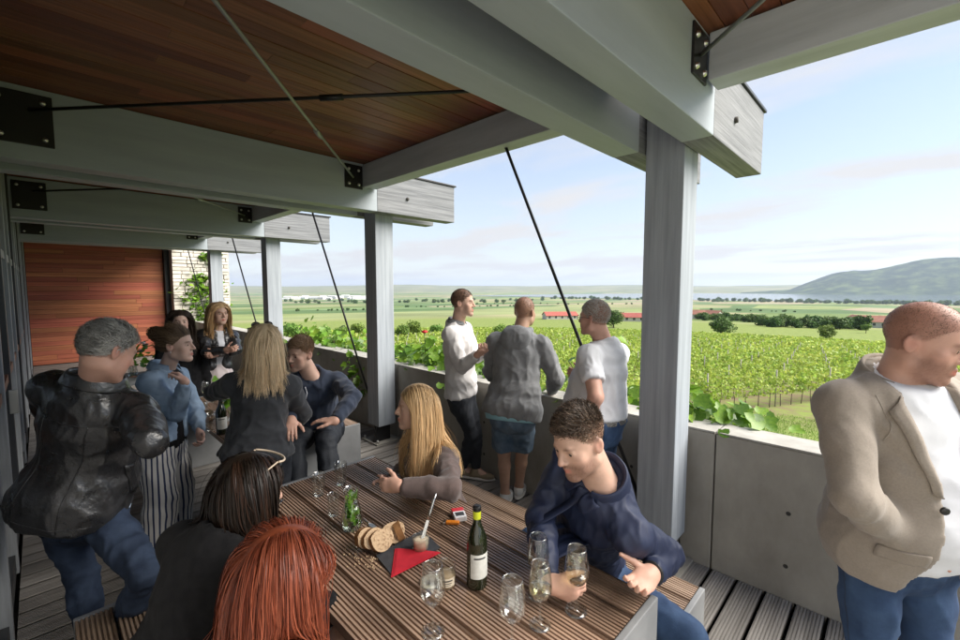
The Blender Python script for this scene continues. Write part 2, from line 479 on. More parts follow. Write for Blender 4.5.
hill('far_ridge', [(-200, 60), (60, 70), (180, 62), (290, 40), (350, 60), (400, 95), (450, 70), (520, 52), (600, 70), (640, 78), (700, 40), (760, 60), (860, 75), (960, 80), (1200, 60), (1700, 60)], 11500, 7200, 15000, m_ridge, 'low pale ridge of fields along the horizon', jag=16)
hill('wooded_hill', [(740, -66), (790, -25), (815, 110), (836, 205), (848, 232), (862, 218), (880, 250), (905, 310), (930, 350), (960, 355), (1030, 350), (1120, 250), (1250, 120), (1400, -50), (1500, -66)], 7300, 6050, 9800, m_hill, 'long blue wooded hill rising beyond the lake', jag=34)

# ================================================================ TREES AND HEDGES
def leaf_cloud(rng, n, centers, radii, size, squash=0.8, cull_in=0.55):
    """leaf quads on/in a set of lobes -> V, F(quad), per-vertex tint"""
    ci = rng.integers(0, len(centers), n)
    d = rng.normal(size=(n, 3)); d /= np.linalg.norm(d, axis=1)[:, None]
    rr = cull_in + (1 - cull_in) * rng.random(n) ** 0.5
    P = np.asarray(centers)[ci] + d * (np.asarray(radii)[ci] * rr)[:, None] * np.array([1, 1, squash])
    P = P + rng.normal(size=(n, 3)) * size * 0.6
    nrm = d + rng.normal(size=(n, 3)) * 0.7 + np.array([0, 0, 0.35]); nrm /= np.linalg.norm(nrm, axis=1)[:, None]
    a = np.cross(nrm, rng.normal(size=(n, 3))); a /= np.linalg.norm(a, axis=1)[:, None] + 1e-6
    b = np.cross(nrm, a)
    s = size * (0.6 + 0.8 * rng.random(n))[:, None]
    V = np.stack([P - a * s, P - b * s * 0.7 + nrm * s * 0.15, P + a * s, P + b * s * 0.7 + nrm * s * 0.15], 1).reshape(-1, 3)
    F = np.arange(4 * n).reshape(-1, 4)
    t = np.repeat(0.75 + 0.5 * rng.random(n), 4)
    return V, F, np.stack([t, t * (0.97 + 0.06 * np.repeat(rng.random(n), 4)), t], 1)
m_leafd = mat('foliage_dark', (0.055, 0.105, 0.022), (0.10, 0.17, 0.035), rough=0.6, scale=0.6, attr='tint', rnd=0.15, hue=0.02, translucent=0.25, spec=0.3)
m_leafl = mat('foliage_light', (0.12, 0.21, 0.035), (0.19, 0.28, 0.05), rough=0.6, scale=0.6, attr='tint', rnd=0.15, hue=0.02, translucent=0.25, spec=0.3)
m_trunk = mat('bark', (0.13, 0.10, 0.075), (0.07, 0.055, 0.04), rough=0.9, scale=12, stretch=(3, 3, 0.6), bump=0.6)
def tree_meshes(seed, h, w, n, size, m, trunk_h):
    rng = np.random.default_rng(seed)
    cs, rs = [], []
    for k in range(11):
        a = rng.random() * 6.28; q = rng.random() ** 0.5 * w * 0.33; z = trunk_h + (h - trunk_h) * (0.22 + 0.6 * rng.random())
        cs.append((math.cos(a) * q, math.sin(a) * q, z)); rs.append(w * (0.2 + 0.13 * rng.random()))
    cs.append((0, 0, trunk_h + (h - trunk_h) * 0.55)); rs.append(w * 0.36)
    V, F, t = leaf_cloud(rng, n, cs, rs, size, squash=0.95)
    crown = np_mesh('crown', V, F, m, smooth=False, attrs={'tint': t})
    mb = MB()
    mb.tube([(0, 0, -0.3), (0.02 * w, 0, trunk_h * 0.6), (0, 0.02 * w, trunk_h + (h - trunk_h) * 0.5)], [w * 0.045, w * 0.035, w * 0.015], 7)
    for k in range(4):
        c = cs[k]; mb.tube([(0, 0, trunk_h * 0.9), (c[0] * 0.6, c[1] * 0.6, (trunk_h + c[2]) / 2), c], [w * 0.022, w * 0.015, w * 0.006], 5)
    return crown, mb.mesh(m_trunk, 'trunk')
TREES = [tree_meshes(1, 5.5, 6.0, 2600, 0.24, m_leafd, 0.9), tree_meshes(2, 5, 5.2, 2200, 0.24, m_leafl, 0.7),
         tree_meshes(3, 4.0, 3.0, 1100, 0.20, m_leafl, 1.0), tree_meshes(4, 9, 9, 900, 0.75, m_leafd, 1.0), tree_meshes(5, 8, 11, 900, 0.8, m_leafd, 0.6)]
def tree(kind, x, y, s, label, group, name='tree', sink=0.1):
    o = empty(name, (x, y, float(ter(x, y)) - sink), label, 'tree', group, rz=random.random() * 6)
    o.scale = (s * random.uniform(0.9, 1.15), s * random.uniform(0.9, 1.15), s * random.uniform(0.85, 1.1))
    link('crown', TREES[kind][0], o); link('trunk', TREES[kind][1], o)
    return o
# single trees past the vineyard: picture column, distance, size
for (u, r, k, s, lab) in [(722, 128, 0, 1.0, 'round dark green tree standing alone past the end of the vineyard'),
                          (828, 132, 1, 0.72, 'small yellow green tree on the meadow beside the hedge'),
                          (614, 150, 0, 1.25, 'dark broad tree between the two long red roofs'),
                          (868, 190, 2, 0.9, 'thin pale young tree beside the red roofed houses')]:
    x, y = polar(u, r); tree(k, x, y, s, lab, None)
for i, u in enumerate([289, 304, 323, 341, 357, 402, 413, 436, 500, 514]):
    x, y = polar(u, 78 + 6 * math.sin(i * 2.1)); tree(2, x, y, random.uniform(0.75, 1.0), 'small pale green young tree in a line beyond the vineyard', 'young trees planted in a line')
for i in range(26):
    u = 762 + i * 4.1 + random.uniform(-2, 2); x, y = polar(u, 215 + random.uniform(-8, 14) + i * 0.7); tree(3 if i % 3 else 4, x, y, random.uniform(0.36, 0.6), 'dark green bushy tree of the hedge below the meadow', 'trees of the meadow hedge')
for i in range(14):
    u = 700 + i * 5.0 + random.uniform(-2, 2); x, y = polar(u, 300 + random.uniform(-10, 20)); tree(4, x, y, random.uniform(0.4, 0.6), 'low dark tree in the hedge behind the lone round tree', 'trees of the low back hedge')
for (r0, ua, ub, n_, sz, lab, grp) in [(620, 296, 372, 17, 0.36, 'small tree of the hedge line below the distant town', 'hedge line below the town'),
                                       (900, 405, 540, 26, 0.42, 'small tree of the field hedge behind the white sweater man', 'hedge line behind the white sweater man'),
                                       (760, 700, 800, 16, 0.36, 'small tree of the field hedge before the lake', 'hedge line before the lake'),
                                       (1250, 480, 640, 30, 0.5, 'small far tree of the long hedge towards the lake', 'long hedge towards the lake')]:
    for i in range(n_):
        u = ua + (ub - ua) * (i + random.uniform(-0.6, 0.6)) / n_
        if random.random() < 0.25: continue
        x, y = polar(u, r0 + random.uniform(-12, 12) + (u - ua) * r0 / 2500); tree(4, x, y, sz * random.uniform(0.6, 1.2), lab, grp)
for i in range(110):
    u = 545 + i * 3.9 + random.uniform(-3, 3); x, y = polar(u, 2480 + random.uniform(-80, 120) + (700 - u) * (2.2 if u < 700 else 0)); tree(4, x, y, random.uniform(1.3, 2.4), 'dark tree in the belt along the near lake shore', 'trees along the lake shore')
for i in range(50):
    u = 285 + i * 5.2 + random.uniform(-4, 4); x, y = polar(u, random.choice([1500, 1800, 2300]) + random.uniform(-30, 30)); tree(4, x, y, random.uniform(0.9, 1.6), 'far dark tree in a line between the plain fields', 'far tree lines on the plain')

# ================================================================ VINEYARD
m_vine = mat('vine_leaf', (0.25, 0.37, 0.06), (0.43, 0.52, 0.12), rough=0.5, scale=0.5, attr='tint', translucent=0.4, spec=0.35, rnd=0.06)
m_vpost = mat('trellis_post', (0.36, 0.33, 0.29), (0.25, 0.22, 0.19), rough=0.8, scale=6)
m_vstem = mat('vine_stem', (0.11, 0.08, 0.055), (0.07, 0.05, 0.035), rough=0.9, scale=20)
ROWA = rad(107)
rdir = np.array([math.sin(ROWA), math.cos(ROWA)]); rper = np.array([-rdir[1], rdir[0]])
VPOST = [MB().tube([(0, 0, 0), (0, 0, 2.0)], 0.03, 6).mesh(m_vpost, 'trellis_post'), MB().tube([(0, 0, 0), (-0.28, 0.05, 1.95)], 0.055, 7).mesh(m_vpost, 'trellis_post')]
def vine_row(k, off):
    rng = np.random.default_rng(100 + k)
    s = np.arange(-60.0, 120.0, 0.25)
    p = rdir[None] * s[:, None] + rper[None] * off
    r = np.hypot(p[:, 0], p[:, 1]); az = np.degrees(np.arctan2(p[:, 0], p[:, 1]))
    ok = (p[:, 0] > 9.5) & (r < 112) & (az > 8) & (az < 112)
    s, r, p = s[ok], r[ok], p[ok]
    if len(s) < 20: return
    dens = np.interp(r, [15, 25, 40, 70, 110], [230, 130, 64, 34, 22]) * 0.25
    cnt = rng.poisson(dens)
    s = np.repeat(s, cnt) + rng.random(cnt.sum()) * 0.25; rr = np.repeat(r, cnt); n = len(s)
    sz = np.interp(rr, [15, 25, 40, 70, 110], [0.062, 0.085, 0.125, 0.18, 0.25])
    pl = np.abs(((s / 0.95 + 0.37 * k) % 1.0) - 0.5) * 2            # 0 at each plant, 1 between plants
    keep = rng.random(len(s)) > 0.55 * pl
    s, rr, sz, pl, n = s[keep], rr[keep], sz[keep], pl[keep], int(keep.sum())
    lump = 0.85 * (1 - pl) + 0.15 * np.sin(s * 1.7 + 2 * k)
    top = 1.28 + 0.36 * lump + 0.14 * rng.random(n)
    z = 0.62 + (top - 0.62) * rng.random(n) ** 0.75
    t = rng.normal(size=n) * (0.11 + 0.10 * lump)
    q2 = rdir[None] * s[:, None] + rper[None] * (off + t)[:, None]
    P = np.column_stack([q2, ter(q2[:, 0], q2[:, 1]) + z])
    nr = rng.normal(size=(n, 3)) + np.array([0, 0, 0.4]); nr /= np.linalg.norm(nr, axis=1)[:, None]
    e = np.cross(nr, rng.normal(size=(n, 3))); e /= np.linalg.norm(e, axis=1)[:, None]; f = np.cross(nr, e)
    q = (sz * (0.65 + 0.7 * rng.random(n)))[:, None]
    V = np.stack([P - e * q, P - f * q * .8 + nr * q * .25, P + e * q, P + f * q * .8 + nr * q * .25], 1).reshape(-1, 3)
    base = np.array([p[0][0], p[0][1], float(ter(p[0][0], p[0][1]))])
    t = np.repeat(0.72 + 0.5 * rng.random(n), 4)
    tint = np.stack([t * (0.9 + 0.25 * np.repeat(rng.random(n), 4)), t, t * 0.9], 1)
    lab = 'trellised green vine row first beside the grass bank' if k == 0 else 'trellised green vine row deeper in the vineyard with rows on both sides'
    row = empty('vine_row', base, lab, 'vine row', 'rows of the vineyard')
    link('foliage', np_mesh('foliage', V - base, np.arange(4 * n).reshape(-1, 4), m_vine, smooth=False, attrs={'tint': tint}), row)
    near = r < 45
    st = MB()
    for a in np.arange(s[0], s[-1] if len(s) else 0, 1.0) if False else p[near][::4]:
        zz = float(ter(a[0], a[1])) - base[2]; x, y = a[0] - base[0], a[1] - base[1]
        st.tube([(x, y, zz - 0.05), (x + rng.normal() * .03, y + rng.normal() * .03, zz + 0.8)], [0.024, 0.016], 4, caps=False)
    if st.v: link('vine_stem', st.mesh(m_vstem, 'vine_stem'), row)['kind'] = 'stuff'
    for i, a in enumerate(p[r < 75][::22]):
        link('trellis_post', VPOST[0 if i else 1], row, (a[0] - base[0], a[1] - base[1], float(ter(a[0], a[1])) - base[2] - 0.15))
for k in range(46):
    vine_row(k, 11.4 + k * 2.1)

# grass bank between the terrace and the vineyard
def grass():
    rng = np.random.default_rng(9); n = 42000
    r = 5.5 + 18 * rng.random(n) ** 0.8; a = PHI + rad(4) + rng.random(n) * rad(50)
    x, y = r * np.sin(a), r * np.cos(a); z = ter(x, y)
    h = 0.05 + 0.09 * rng.random(n); th = rng.random(n) * 6.28; w = 0.008 + 0.008 * rng.random(n)
    P = np.column_stack([x, y, z]); d = np.column_stack([np.cos(th), np.sin(th), 0 * th]); l = np.column_stack([rng.normal(size=(n, 2)) * 0.35, np.ones(n)])
    V = np.stack([P - d * w[:, None], P + d * w[:, None], P + l * h[:, None]], 1).reshape(-1, 3)
    m = mat('grass_blade', (0.15, 0.25, 0.04), (0.27, 0.37, 0.08), rough=0.7, scale=0.8, translucent=0.3)
    tag(link('grass', np_mesh('grass', V, np.arange(3 * n).reshape(-1, 3), m, smooth=False)), 'short bright grass on the bank below the parapet', 'grass', kind='stuff')
grass()

# ================================================================ VILLAGE
m_roof = mat('red_roof', (0.33, 0.085, 0.06), (0.24, 0.06, 0.045), rough=0.8, scale=0.6, rnd=0.2)
m_hroof = mat('tile_roof', (0.30, 0.13, 0.085), (0.20, 0.09, 0.06), rough=0.85, scale=0.8, rnd=0.25)
m_wall = mat('render_wall', (0.62, 0.58, 0.50), (0.52, 0.48, 0.42), rough=0.9, scale=0.5, rnd=0.15)
m_wwall = mat('white_wall', (0.72, 0.71, 0.69), (0.60, 0.59, 0.58), rough=0.9, scale=0.2, rnd=0.12)
m_win = mat('house_window', (0.05, 0.06, 0.07), rough=0.15)
def house_meshes(L, D, H, RH, roof, wall, nw):
    w = MB().box((-L / 2, -D / 2, -1), (L / 2, D / 2, H))
    w.add([(-L / 2, -D / 2, H), (-L / 2, D / 2, H), (-L / 2, 0, H + RH * 0.94), (L / 2, -D / 2, H), (L / 2, D / 2, H), (L / 2, 0, H + RH * 0.94)], [(0, 2, 1), (3, 4, 5)])
    r = MB(); e = 0.35
    for sg in (-1, 1):
        z0 = H - RH * e / (D / 2)
        vs = [(-L / 2 - e, sg * (D / 2 + e), z0), (L / 2 + e, sg * (D / 2 + e), z0), (L / 2 + e, 0, H + RH), (-L / 2 - e, 0, H + RH)]
        vs += [(a, b, c + 0.18) for a, b, c in vs]
        r.add(vs, [(0, 1, 2, 3), (4, 5, 6, 7), (0, 1, 5, 4), (1, 2, 6, 5), (3, 0, 4, 7)])
    win = MB().box((-0.55, -0.06, 0), (0.55, 0.06, 1.3))
    return w.mesh(wall, 'wall'), r.mesh(roof, 'roof'), win.mesh(m_win, 'window'), (L, D, H, nw)
def house(HM, u, r, rz, label, group=None, name='house', s=1.0, cat='house'):
    x, y = polar(u, r)
    o = empty(name, (x, y, float(ter(x, y))), label, cat, group, rz=rz); o.scale = (s, s, s)
    link('wall', HM[0], o); link('roof', HM[1], o)
    L, D, H, nw = HM[3]
    for sg in (-1, 1):
        for i in range(nw):
            link('window', HM[2], o, (-L / 2 + L * (i + 0.5) / nw, sg * D / 2, H * 0.4))
    return o
HB = house_meshes(17, 9, 2.2, 1.8, m_roof, m_wall, 5)
HB2 = house_meshes(20, 9, 2.2, 1.8, m_roof, m_wall, 6)
HS = house_meshes(10, 8, 3.2, 2.8, m_hroof, m_wall, 3)
HW = house_meshes(26, 14, 9, 2.0, m_wwall, m_wwall, 4)
HW2 = house_meshes(60, 20, 7, 1.5, m_wwall, m_wwall, 6)
house(HB, 560, 235, -PHI + rad(6), 'long low red roofed shed left of the dark broad tree', name='farm_shed', cat='shed')
house(HB2, 630, 225, -PHI + rad(-14), 'long low red roofed shed right of the dark broad tree', name='farm_shed', cat='shed')
for i, (u, r) in enumerate([(690, 330), (702, 345), (714, 338), (856, 300), (866, 318), (875, 296), (884, 312), (893, 300), (902, 322), (912, 305)]):
    house(HS, u, r, random.random() * 3, 'small house with tiled red brown roof at the village edge', 'houses at the village edge')
for i in range(30):
    u = 283 + i * 2.9 + random.uniform(-1, 1)
    house(HW if i % 3 else HW2, u, 2900 + random.uniform(-250, 350), -PHI + random.uniform(-0.5, 0.5), 'white block of the distant town on the plain', 'buildings of the distant town', name='town_building', s=random.uniform(1.0, 2.1), cat='building')

# ================================================================ TERRACE: DECK, PARAPET
XW, XP, XPI = -0.18, 2.70, 2.98          # facade, post inner face, parapet inner face
FY = [0.95, 4.29, 7.64, 11.0]     # post -Y faces
def rib_profile(w, h, n, depth=0.006, gap=0.42):
    """cross-section of a grooved board, (across, z) with the top at z=0"""
    p = [(0, -h), (w, -h)]
    pitch = w / n
    for i in range(n - 1, -1, -1):
        x0 = i * pitch; g = pitch * gap / 2
        p += [(x0 + pitch - g, 0), (x0 + g, 0)]
        if i: p += [(x0 + g * 0.8, -depth), (x0 - g * 0.8, -depth)]
    return p
def board_mesh(w, h, n, L, axis, m, depth=0.006, gap=0.42):
    mb = MB(); P = rib_profile(w, h, n, depth, gap)
    # flat-side polygons of a comb are split so that caps stay valid
    k = len(P)
    if axis == 'Y':
        vs = [(a, 0, z) for a, z in P] + [(a, L, z) for a, z in P]
    else:
        vs = [(0, a, z) for a, z in P] + [(L, a, z) for a, z in P]
    fs = [(i, (i + 1) % k, k + (i + 1) % k, k + i) for i in range(k)]
    if axis == 'Y': fs = [f[::-1] for f in fs]
    mb.add(vs, fs)
    me = mb.mesh(m, 'board')
    bm = bmesh.new(); bm.from_mesh(me); bm.edges.ensure_lookup_table()
    be = [e for e in bm.edges if e.is_boundary]
    r = bmesh.ops.triangle_fill(bm, edges=be, use_beauty=True)
    bmesh.ops.recalc_face_normals(bm, faces=bm.faces[:])
    bm.to_mesh(me); bm.free()
    return me
deck = MB().box((XW - 0.1, -3.2, -0.30), (3.3, 14.6, -0.045)).build('deck', m_dark)
tag(deck, 'grooved grey timber deck of the terrace', 'deck', kind='structure')
dme = board_mesh(0.142, 0.04, 9, XPI - XW - 0.012, 'X', m_deck, depth=0.005, gap=0.36)
y = -2.9
while y < 14.3:
    link('deck_board', dme, deck, (XW + 0.005, y, 0)); y += 0.148

par = empty('parapet_wall', (XPI + 0.11, -2.9, 0), 'long grey concrete parapet wall along the terrace edge', 'parapet')
pj = [-3.2, 0.80, 1.00, 4.30, 7.65, 11.0, 14.4]
for a, b in zip(pj[:-1], pj[1:]):
    mb = MB().bbox((XPI, a + 0.004, -1.6), (XPI + 0.24, b - 0.004, 0.897), 0.007)
    mb.wbuild('wall_panel', m_conc, par)
    MB().bbox((XPI - 0.002, a + 0.004, 0.8985), (XPI + 0.243, b - 0.004, 0.912), 0.004).wbuild('coping', m_conc_top, par)
    if b - a > 1:
        for yy in (a + 0.35, (a + b) / 2 + 0.2, b - 0.4):
            for z in (0.52, 0.2):
                MB().lathe([(0.0, 0.0), (0.012, 0.0), (0.0125, 0.002)], 10, M=Matrix.Translation((XPI - 0.001, yy, z)) @ Matrix.Rotation(rad(-90), 4, 'Y')).wbuild('tie_hole', m_dark, par)
# ================================================================ POSTS AND BEAMS
ordn = ['behind the navy shirted man', 'behind the cardigan woman', 'behind the seated young man', 'next to the ivy covered stone wall']
S = 0.235
ZB, ZT = 2.66, 3.13
for i, y0 in enumerate(FY):
    t = empty('timber_post', (XP + S / 2, y0 + S / 2, 0), 'square grey timber post ' + ordn[i], 'post')
    MB().bbox((XP, y0, 0.20), (XP + S, y0 + S, ZT - 0.03), 0.008).wbuild('shaft', m_post, t)
    sh = MB().bbox((XP + 0.03, y0 + 0.09, 0.02), (XP + S - 0.03, y0 + 0.11, 0.21), 0.003)
    sh.bbox((XP + 0.03, y0 + 0.13, 0.02), (XP + S - 0.03, y0 + 0.15, 0.21), 0.003)
    sh.prism([(XP - 0.05, 0.02), (XP + S - 0.06, 0.02), (XP + S - 0.06, 0.26), (XP - 0.006, 0.20)], y0 + 0.03, y0 + 0.05, axis=1)
    sh.wbuild('base_shoe', m_steel, t)
    MB().bbox((XP - 0.06, y0 - 0.05, 0.002), (XP + S + 0.03, y0 + S + 0.05, 0.02), 0.003).wbuild('base_plate', m_conc, t)
    for (a, b) in ((-0.03, -0.02), (-0.03, S + 0.02)):
        MB().lathe([(0, 0.055), (0.014, 0.055), (0.016, 0.04), (0.016, 0.02)], 6, M=Matrix.Translation((XP + a, y0 + b, 0))).wbuild('anchor_nut', m_bolt, t)
    for side, (ya, yb) in enumerate(((y0 - 0.175, y0 - 0.008), (y0 + S + 0.008, y0 + S + 0.175))):
        pair = ('near', 'far')[side]
        bt = empty('roof_beam', (XW, (ya + yb) / 2, ZB), f'pale painted glulam beam on the {"facade-left" if 0 else ("open end" if side == 0 else "cladding wall")} side of the post {ordn[i]}', 'beam')
        MB().bbox((XW - 0.3, ya, ZB), (2.62, yb, ZT), 0.006).wbuild('painted_length', m_beam, bt)
        MB().bbox((2.622, ya + 0.001, ZB + 0.001), (3.75, yb - 0.001, ZT - 0.03), 0.006).wbuild('weathered_end', m_beam_out, bt)
        MB().bbox((2.70, ya - 0.012, ZT - 0.028), (3.775, yb + 0.012, ZT - 0.008), 0.003).wbuild('cap_board', m_steel, bt)
        fy = ya if side == 0 else yb; sg = -1 if side == 0 else 1
        for bx in (3.02,):
            MB().lathe([(0, 0.016), (0.018, 0.016), (0.02, 0.0)], 6, M=Matrix.Translation((bx, fy, ZB + 0.19)) @ Matrix.Rotation(rad(90 * -sg), 4, 'X')).wbuild('bolt', m_dark if bx > 3 else m_steel, bt)
        # hanger plates at the facade end and where the purlin meets the beam
        for (px0, px1, z0, z1) in ((XW + 0.02, XW + 0.31, ZB + 0.10, ZT - 0.04), (2.24, 2.44, ZB + 0.20, ZT - 0.03)):
            pl = MB().bbox((px0, min(fy, fy + sg * 0.012), z0), (px1, max(fy, fy + sg * 0.012), z1), 0.004).wbuild('hanger_plate', m_steel, bt)
            for ax in (px0 + 0.045, px1 - 0.045):
                for az in (z0 + 0.045, z1 - 0.05):
                    MB().lathe([(0, 0.014), (0.012, 0.012), (0.017, 0.0)], 8, M=Matrix.Translation((ax, fy + sg * 0.012, az)) @ Matrix.Rotation(rad(90 * -sg), 4, 'X')).wbuild('bolt', m_bolt, pl)
bayn = ['over the slatted table bay', 'over the far table bay', 'over the bay before the ivy wall', 'over the bay by the red clad wall', 'over the open bay by the blazer']
def bay(i):
    if i == 4: return -0.62, FY[0] - 0.178
    return FY[i] + S + 0.178, (FY[i + 1] - 0.178) if i < 3 else 14.4
for i in range(5):
    y0, y1 = bay(i)
    p = MB().bbox((2.44, y0 + 0.014, 2.885), (2.60, y1 - 0.014, 3.118), 0.006).build('purlin', m_purlin)
    tag(p, 'grey edge purlin between beams ' + bayn[i], 'purlin')
    if i == 4:
        tag(MB().tube([(1.2, y0, 3.0), (2.33, y1 - 0.012, 2.97)], 0.010, 8).build('tie_rod', m_rod), 'pale steel diagonal tie rod below the ceiling ' + bayn[i], 'tie rod')
        continue
    tag(MB().tube([(2.35, y0, 3.02), (XW + 0.2, y1 - 0.012, 2.98)], 0.011, 8).tube([(2.35 + (XW + .2 - 2.35) * 0.42, y0 + (y1 - y0) * .42, 3.003), (2.35 + (XW + .2 - 2.35) * 0.46, y0 + (y1 - y0) * .46, 3.0)], 0.02, 8).build('tie_rod', m_steel), 'dark steel diagonal tie rod below the ceiling ' + bayn[i], 'tie rod')
    tag(MB().tube([(XW + 0.2, y0, 2.95), (2.33, y1 - 0.012, 2.97)], 0.010, 8).tube([(XW + .2 + (2.13 - XW) * .62, y0 + (y1 - y0) * .62, 2.962), (XW + .2 + (2.13 - XW) * .66, y0 + (y1 - y0) * .66, 2.963)], 0.019, 8).build('tie_rod', m_rod), 'pale steel diagonal tie rod below the ceiling ' + bayn[i], 'tie rod')
    tag(MB().tube([(XP + 0.09, FY[i] + S * 0.5, 0.11), (2.52, FY[i] + S / 2 + 1.12, 2.89)], 0.012, 8).build('brace_rod', m_steel), 'slanting dark rod from the foot of the post ' + ordn[i], 'brace rod')
# roof: boards under a solid deck
roof = MB().box((XW - 7.5, -0.62, ZT + 0.035), (2.66, 14.6, ZT + 0.28)).build('terrace_roof', m_dframe)  # stops just behind the camera, cut back to let light onto the group
tag(roof, 'flat terrace roof lined with dark red brown boards', 'roof')
BWD = 0.118
cme = {}
rng0 = random.Random(4)
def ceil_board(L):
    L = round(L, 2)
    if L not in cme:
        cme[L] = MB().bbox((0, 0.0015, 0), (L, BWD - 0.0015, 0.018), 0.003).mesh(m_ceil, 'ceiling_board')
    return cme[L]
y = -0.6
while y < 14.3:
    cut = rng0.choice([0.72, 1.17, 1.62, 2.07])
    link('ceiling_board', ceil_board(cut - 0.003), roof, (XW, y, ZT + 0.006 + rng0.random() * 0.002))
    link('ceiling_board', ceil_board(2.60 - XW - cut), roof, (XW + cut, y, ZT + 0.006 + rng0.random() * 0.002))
    y += BWD
# ================================================================ FACADE AND END WALL
fac = empty('glazed_facade', (XW, 4, 0), 'glazed timber facade with grey mullions and mirroring glass along the terrace', 'facade')
MB().box((XW - 7.5, -3.2, -0.3), (XW - 1.6, 14.6, 3.16)).wbuild('light_block', m_interior, fac)  # unseen solid mass, added to block light from behind the facade
yy = 2.30; k = 0
MB().bbox((XW - 0.2, -3.2, -0.1), (XW - 0.02, 2.29, 3.16), 0.01).wbuild('fill_wall', mat('fill_wall_pale', (0.78, 0.76, 0.72), (0.70, 0.68, 0.64), rough=0.9, scale=3), fac)  # unseen pale wall beside the camera, added to bounce fill onto the people
while yy < 14.3:
    MB().bbox((XW - 0.10, yy, 0.0), (XW, yy + 0.07, ZB + 0.46), 0.005).wbuild('mullion', m_frame if k % 3 else m_dframe, fac)
    pane = MB().box((XW - 0.062, yy + 0.071, 0.13), (XW - 0.050, yy + 0.83, ZB + 0.44)).wbuild('glass_pane', m_fglass, fac)
    for (z0, z1, mm) in ((0.02, 0.13, m_dframe), (1.12, 1.18, m_brail), (2.08, 2.15, m_frame)):
        MB().bbox((XW - 0.085, yy + 0.0715, z0), (XW - 0.012, yy + 0.8285, z1), 0.004).wbuild('rail', mm, fac)
    if 3.2 < yy < 4.6:
        MB().bbox((XW + 0.002, yy + 0.30, 0.98), (XW + 0.045, yy + 0.33, 1.14), 0.004).wbuild('door_handle', m_bolt, fac)
    yy += 0.83; k += 1
ew = MB().box((XW - 0.3, 14.42, -0.1), (2.45, 14.6, 3.13)).build('cladding_wall', m_dark)
tag(ew, 'red brown board clad wall closing the end of the terrace', 'wall')
z = 0.02; k = 0
while z < 3.05:
    cuts = sorted([XW] + [rng0.uniform(0.2, 2.1)] + [2.40])
    for a, b in zip(cuts[:-1], cuts[1:]):
        MB().bbox((a + 0.002, 14.398 - rng0.random() * 0.003, z), (b - 0.002, 14.42, z + 0.104), 0.003).wbuild('cladding_board', m_redwall, ew)
    z += 0.109
tag(MB().bbox((2.41, 14.25, 0), (2.52, 14.6, 3.1), 0.005).build('corner_post', m_dframe), 'dark slim corner post between the red boards and the stone wall', 'post')
sw = MB().box((2.525, 14.0, -1.5), (3.9, 14.6, 3.1)).build('stone_wall', m_mortar)
tag(sw, 'pale dry stone wall partly covered by ivy', 'wall')
z = -0.1
while z < 3.0:
    x = 2.53; h = rng0.uniform(0.07, 0.13)
    while x < 3.85:
        w = rng0.uniform(0.15, 0.42)
        MB().bbox((x, 13.965 - rng0.random() * 0.03, z), (min(x + w, 3.89) - 0.012, 14.02, z + h - 0.012), 0.012).wbuild('stone', m_stone, sw)
        x += w
    z += h
# ================================================================ CLIMBING PLANTS
m_ivy = mat('climber_leaf', (0.10, 0.22, 0.022), (0.20, 0.34, 0.04), rough=0.4, scale=6, attr='tint', translucent=0.35, spec=0.5)
def leaf_shape(s):
    """lobed leaf, 8 tris, in local XY, tip +Y, slightly cupped"""
    o = [(0, 0), (0.33, 0.08), (0.55, 0.42), (0.30, 0.55), (0.24, 0.80), (0, 1.0)]
    pts = [(0, 0.38, -0.03)] + [(x, y, 0.10 * abs(x) + 0.03) for x, y in o] + [(-x, y, 0.10 * abs(x) + 0.03) for x, y in o[-2:0:-1]]
    return np.array(pts) * s
LEAFM = []
for _i in range(8):
    _t = 0.6 + 0.09 * _i; _L = leaf_shape(1.0); _L[:, 2] *= 0.6 + 0.15 * _i
    LEAFM.append(np_mesh('leaf', _L, np.array([(0, j, j + 1) for j in range(1, 10)] + [(0, 10, 1)]), m_ivy, attrs={'tint': np.tile([_t * (0.88 + 0.035 * _i), _t, _t * 0.9], (11, 1))}))
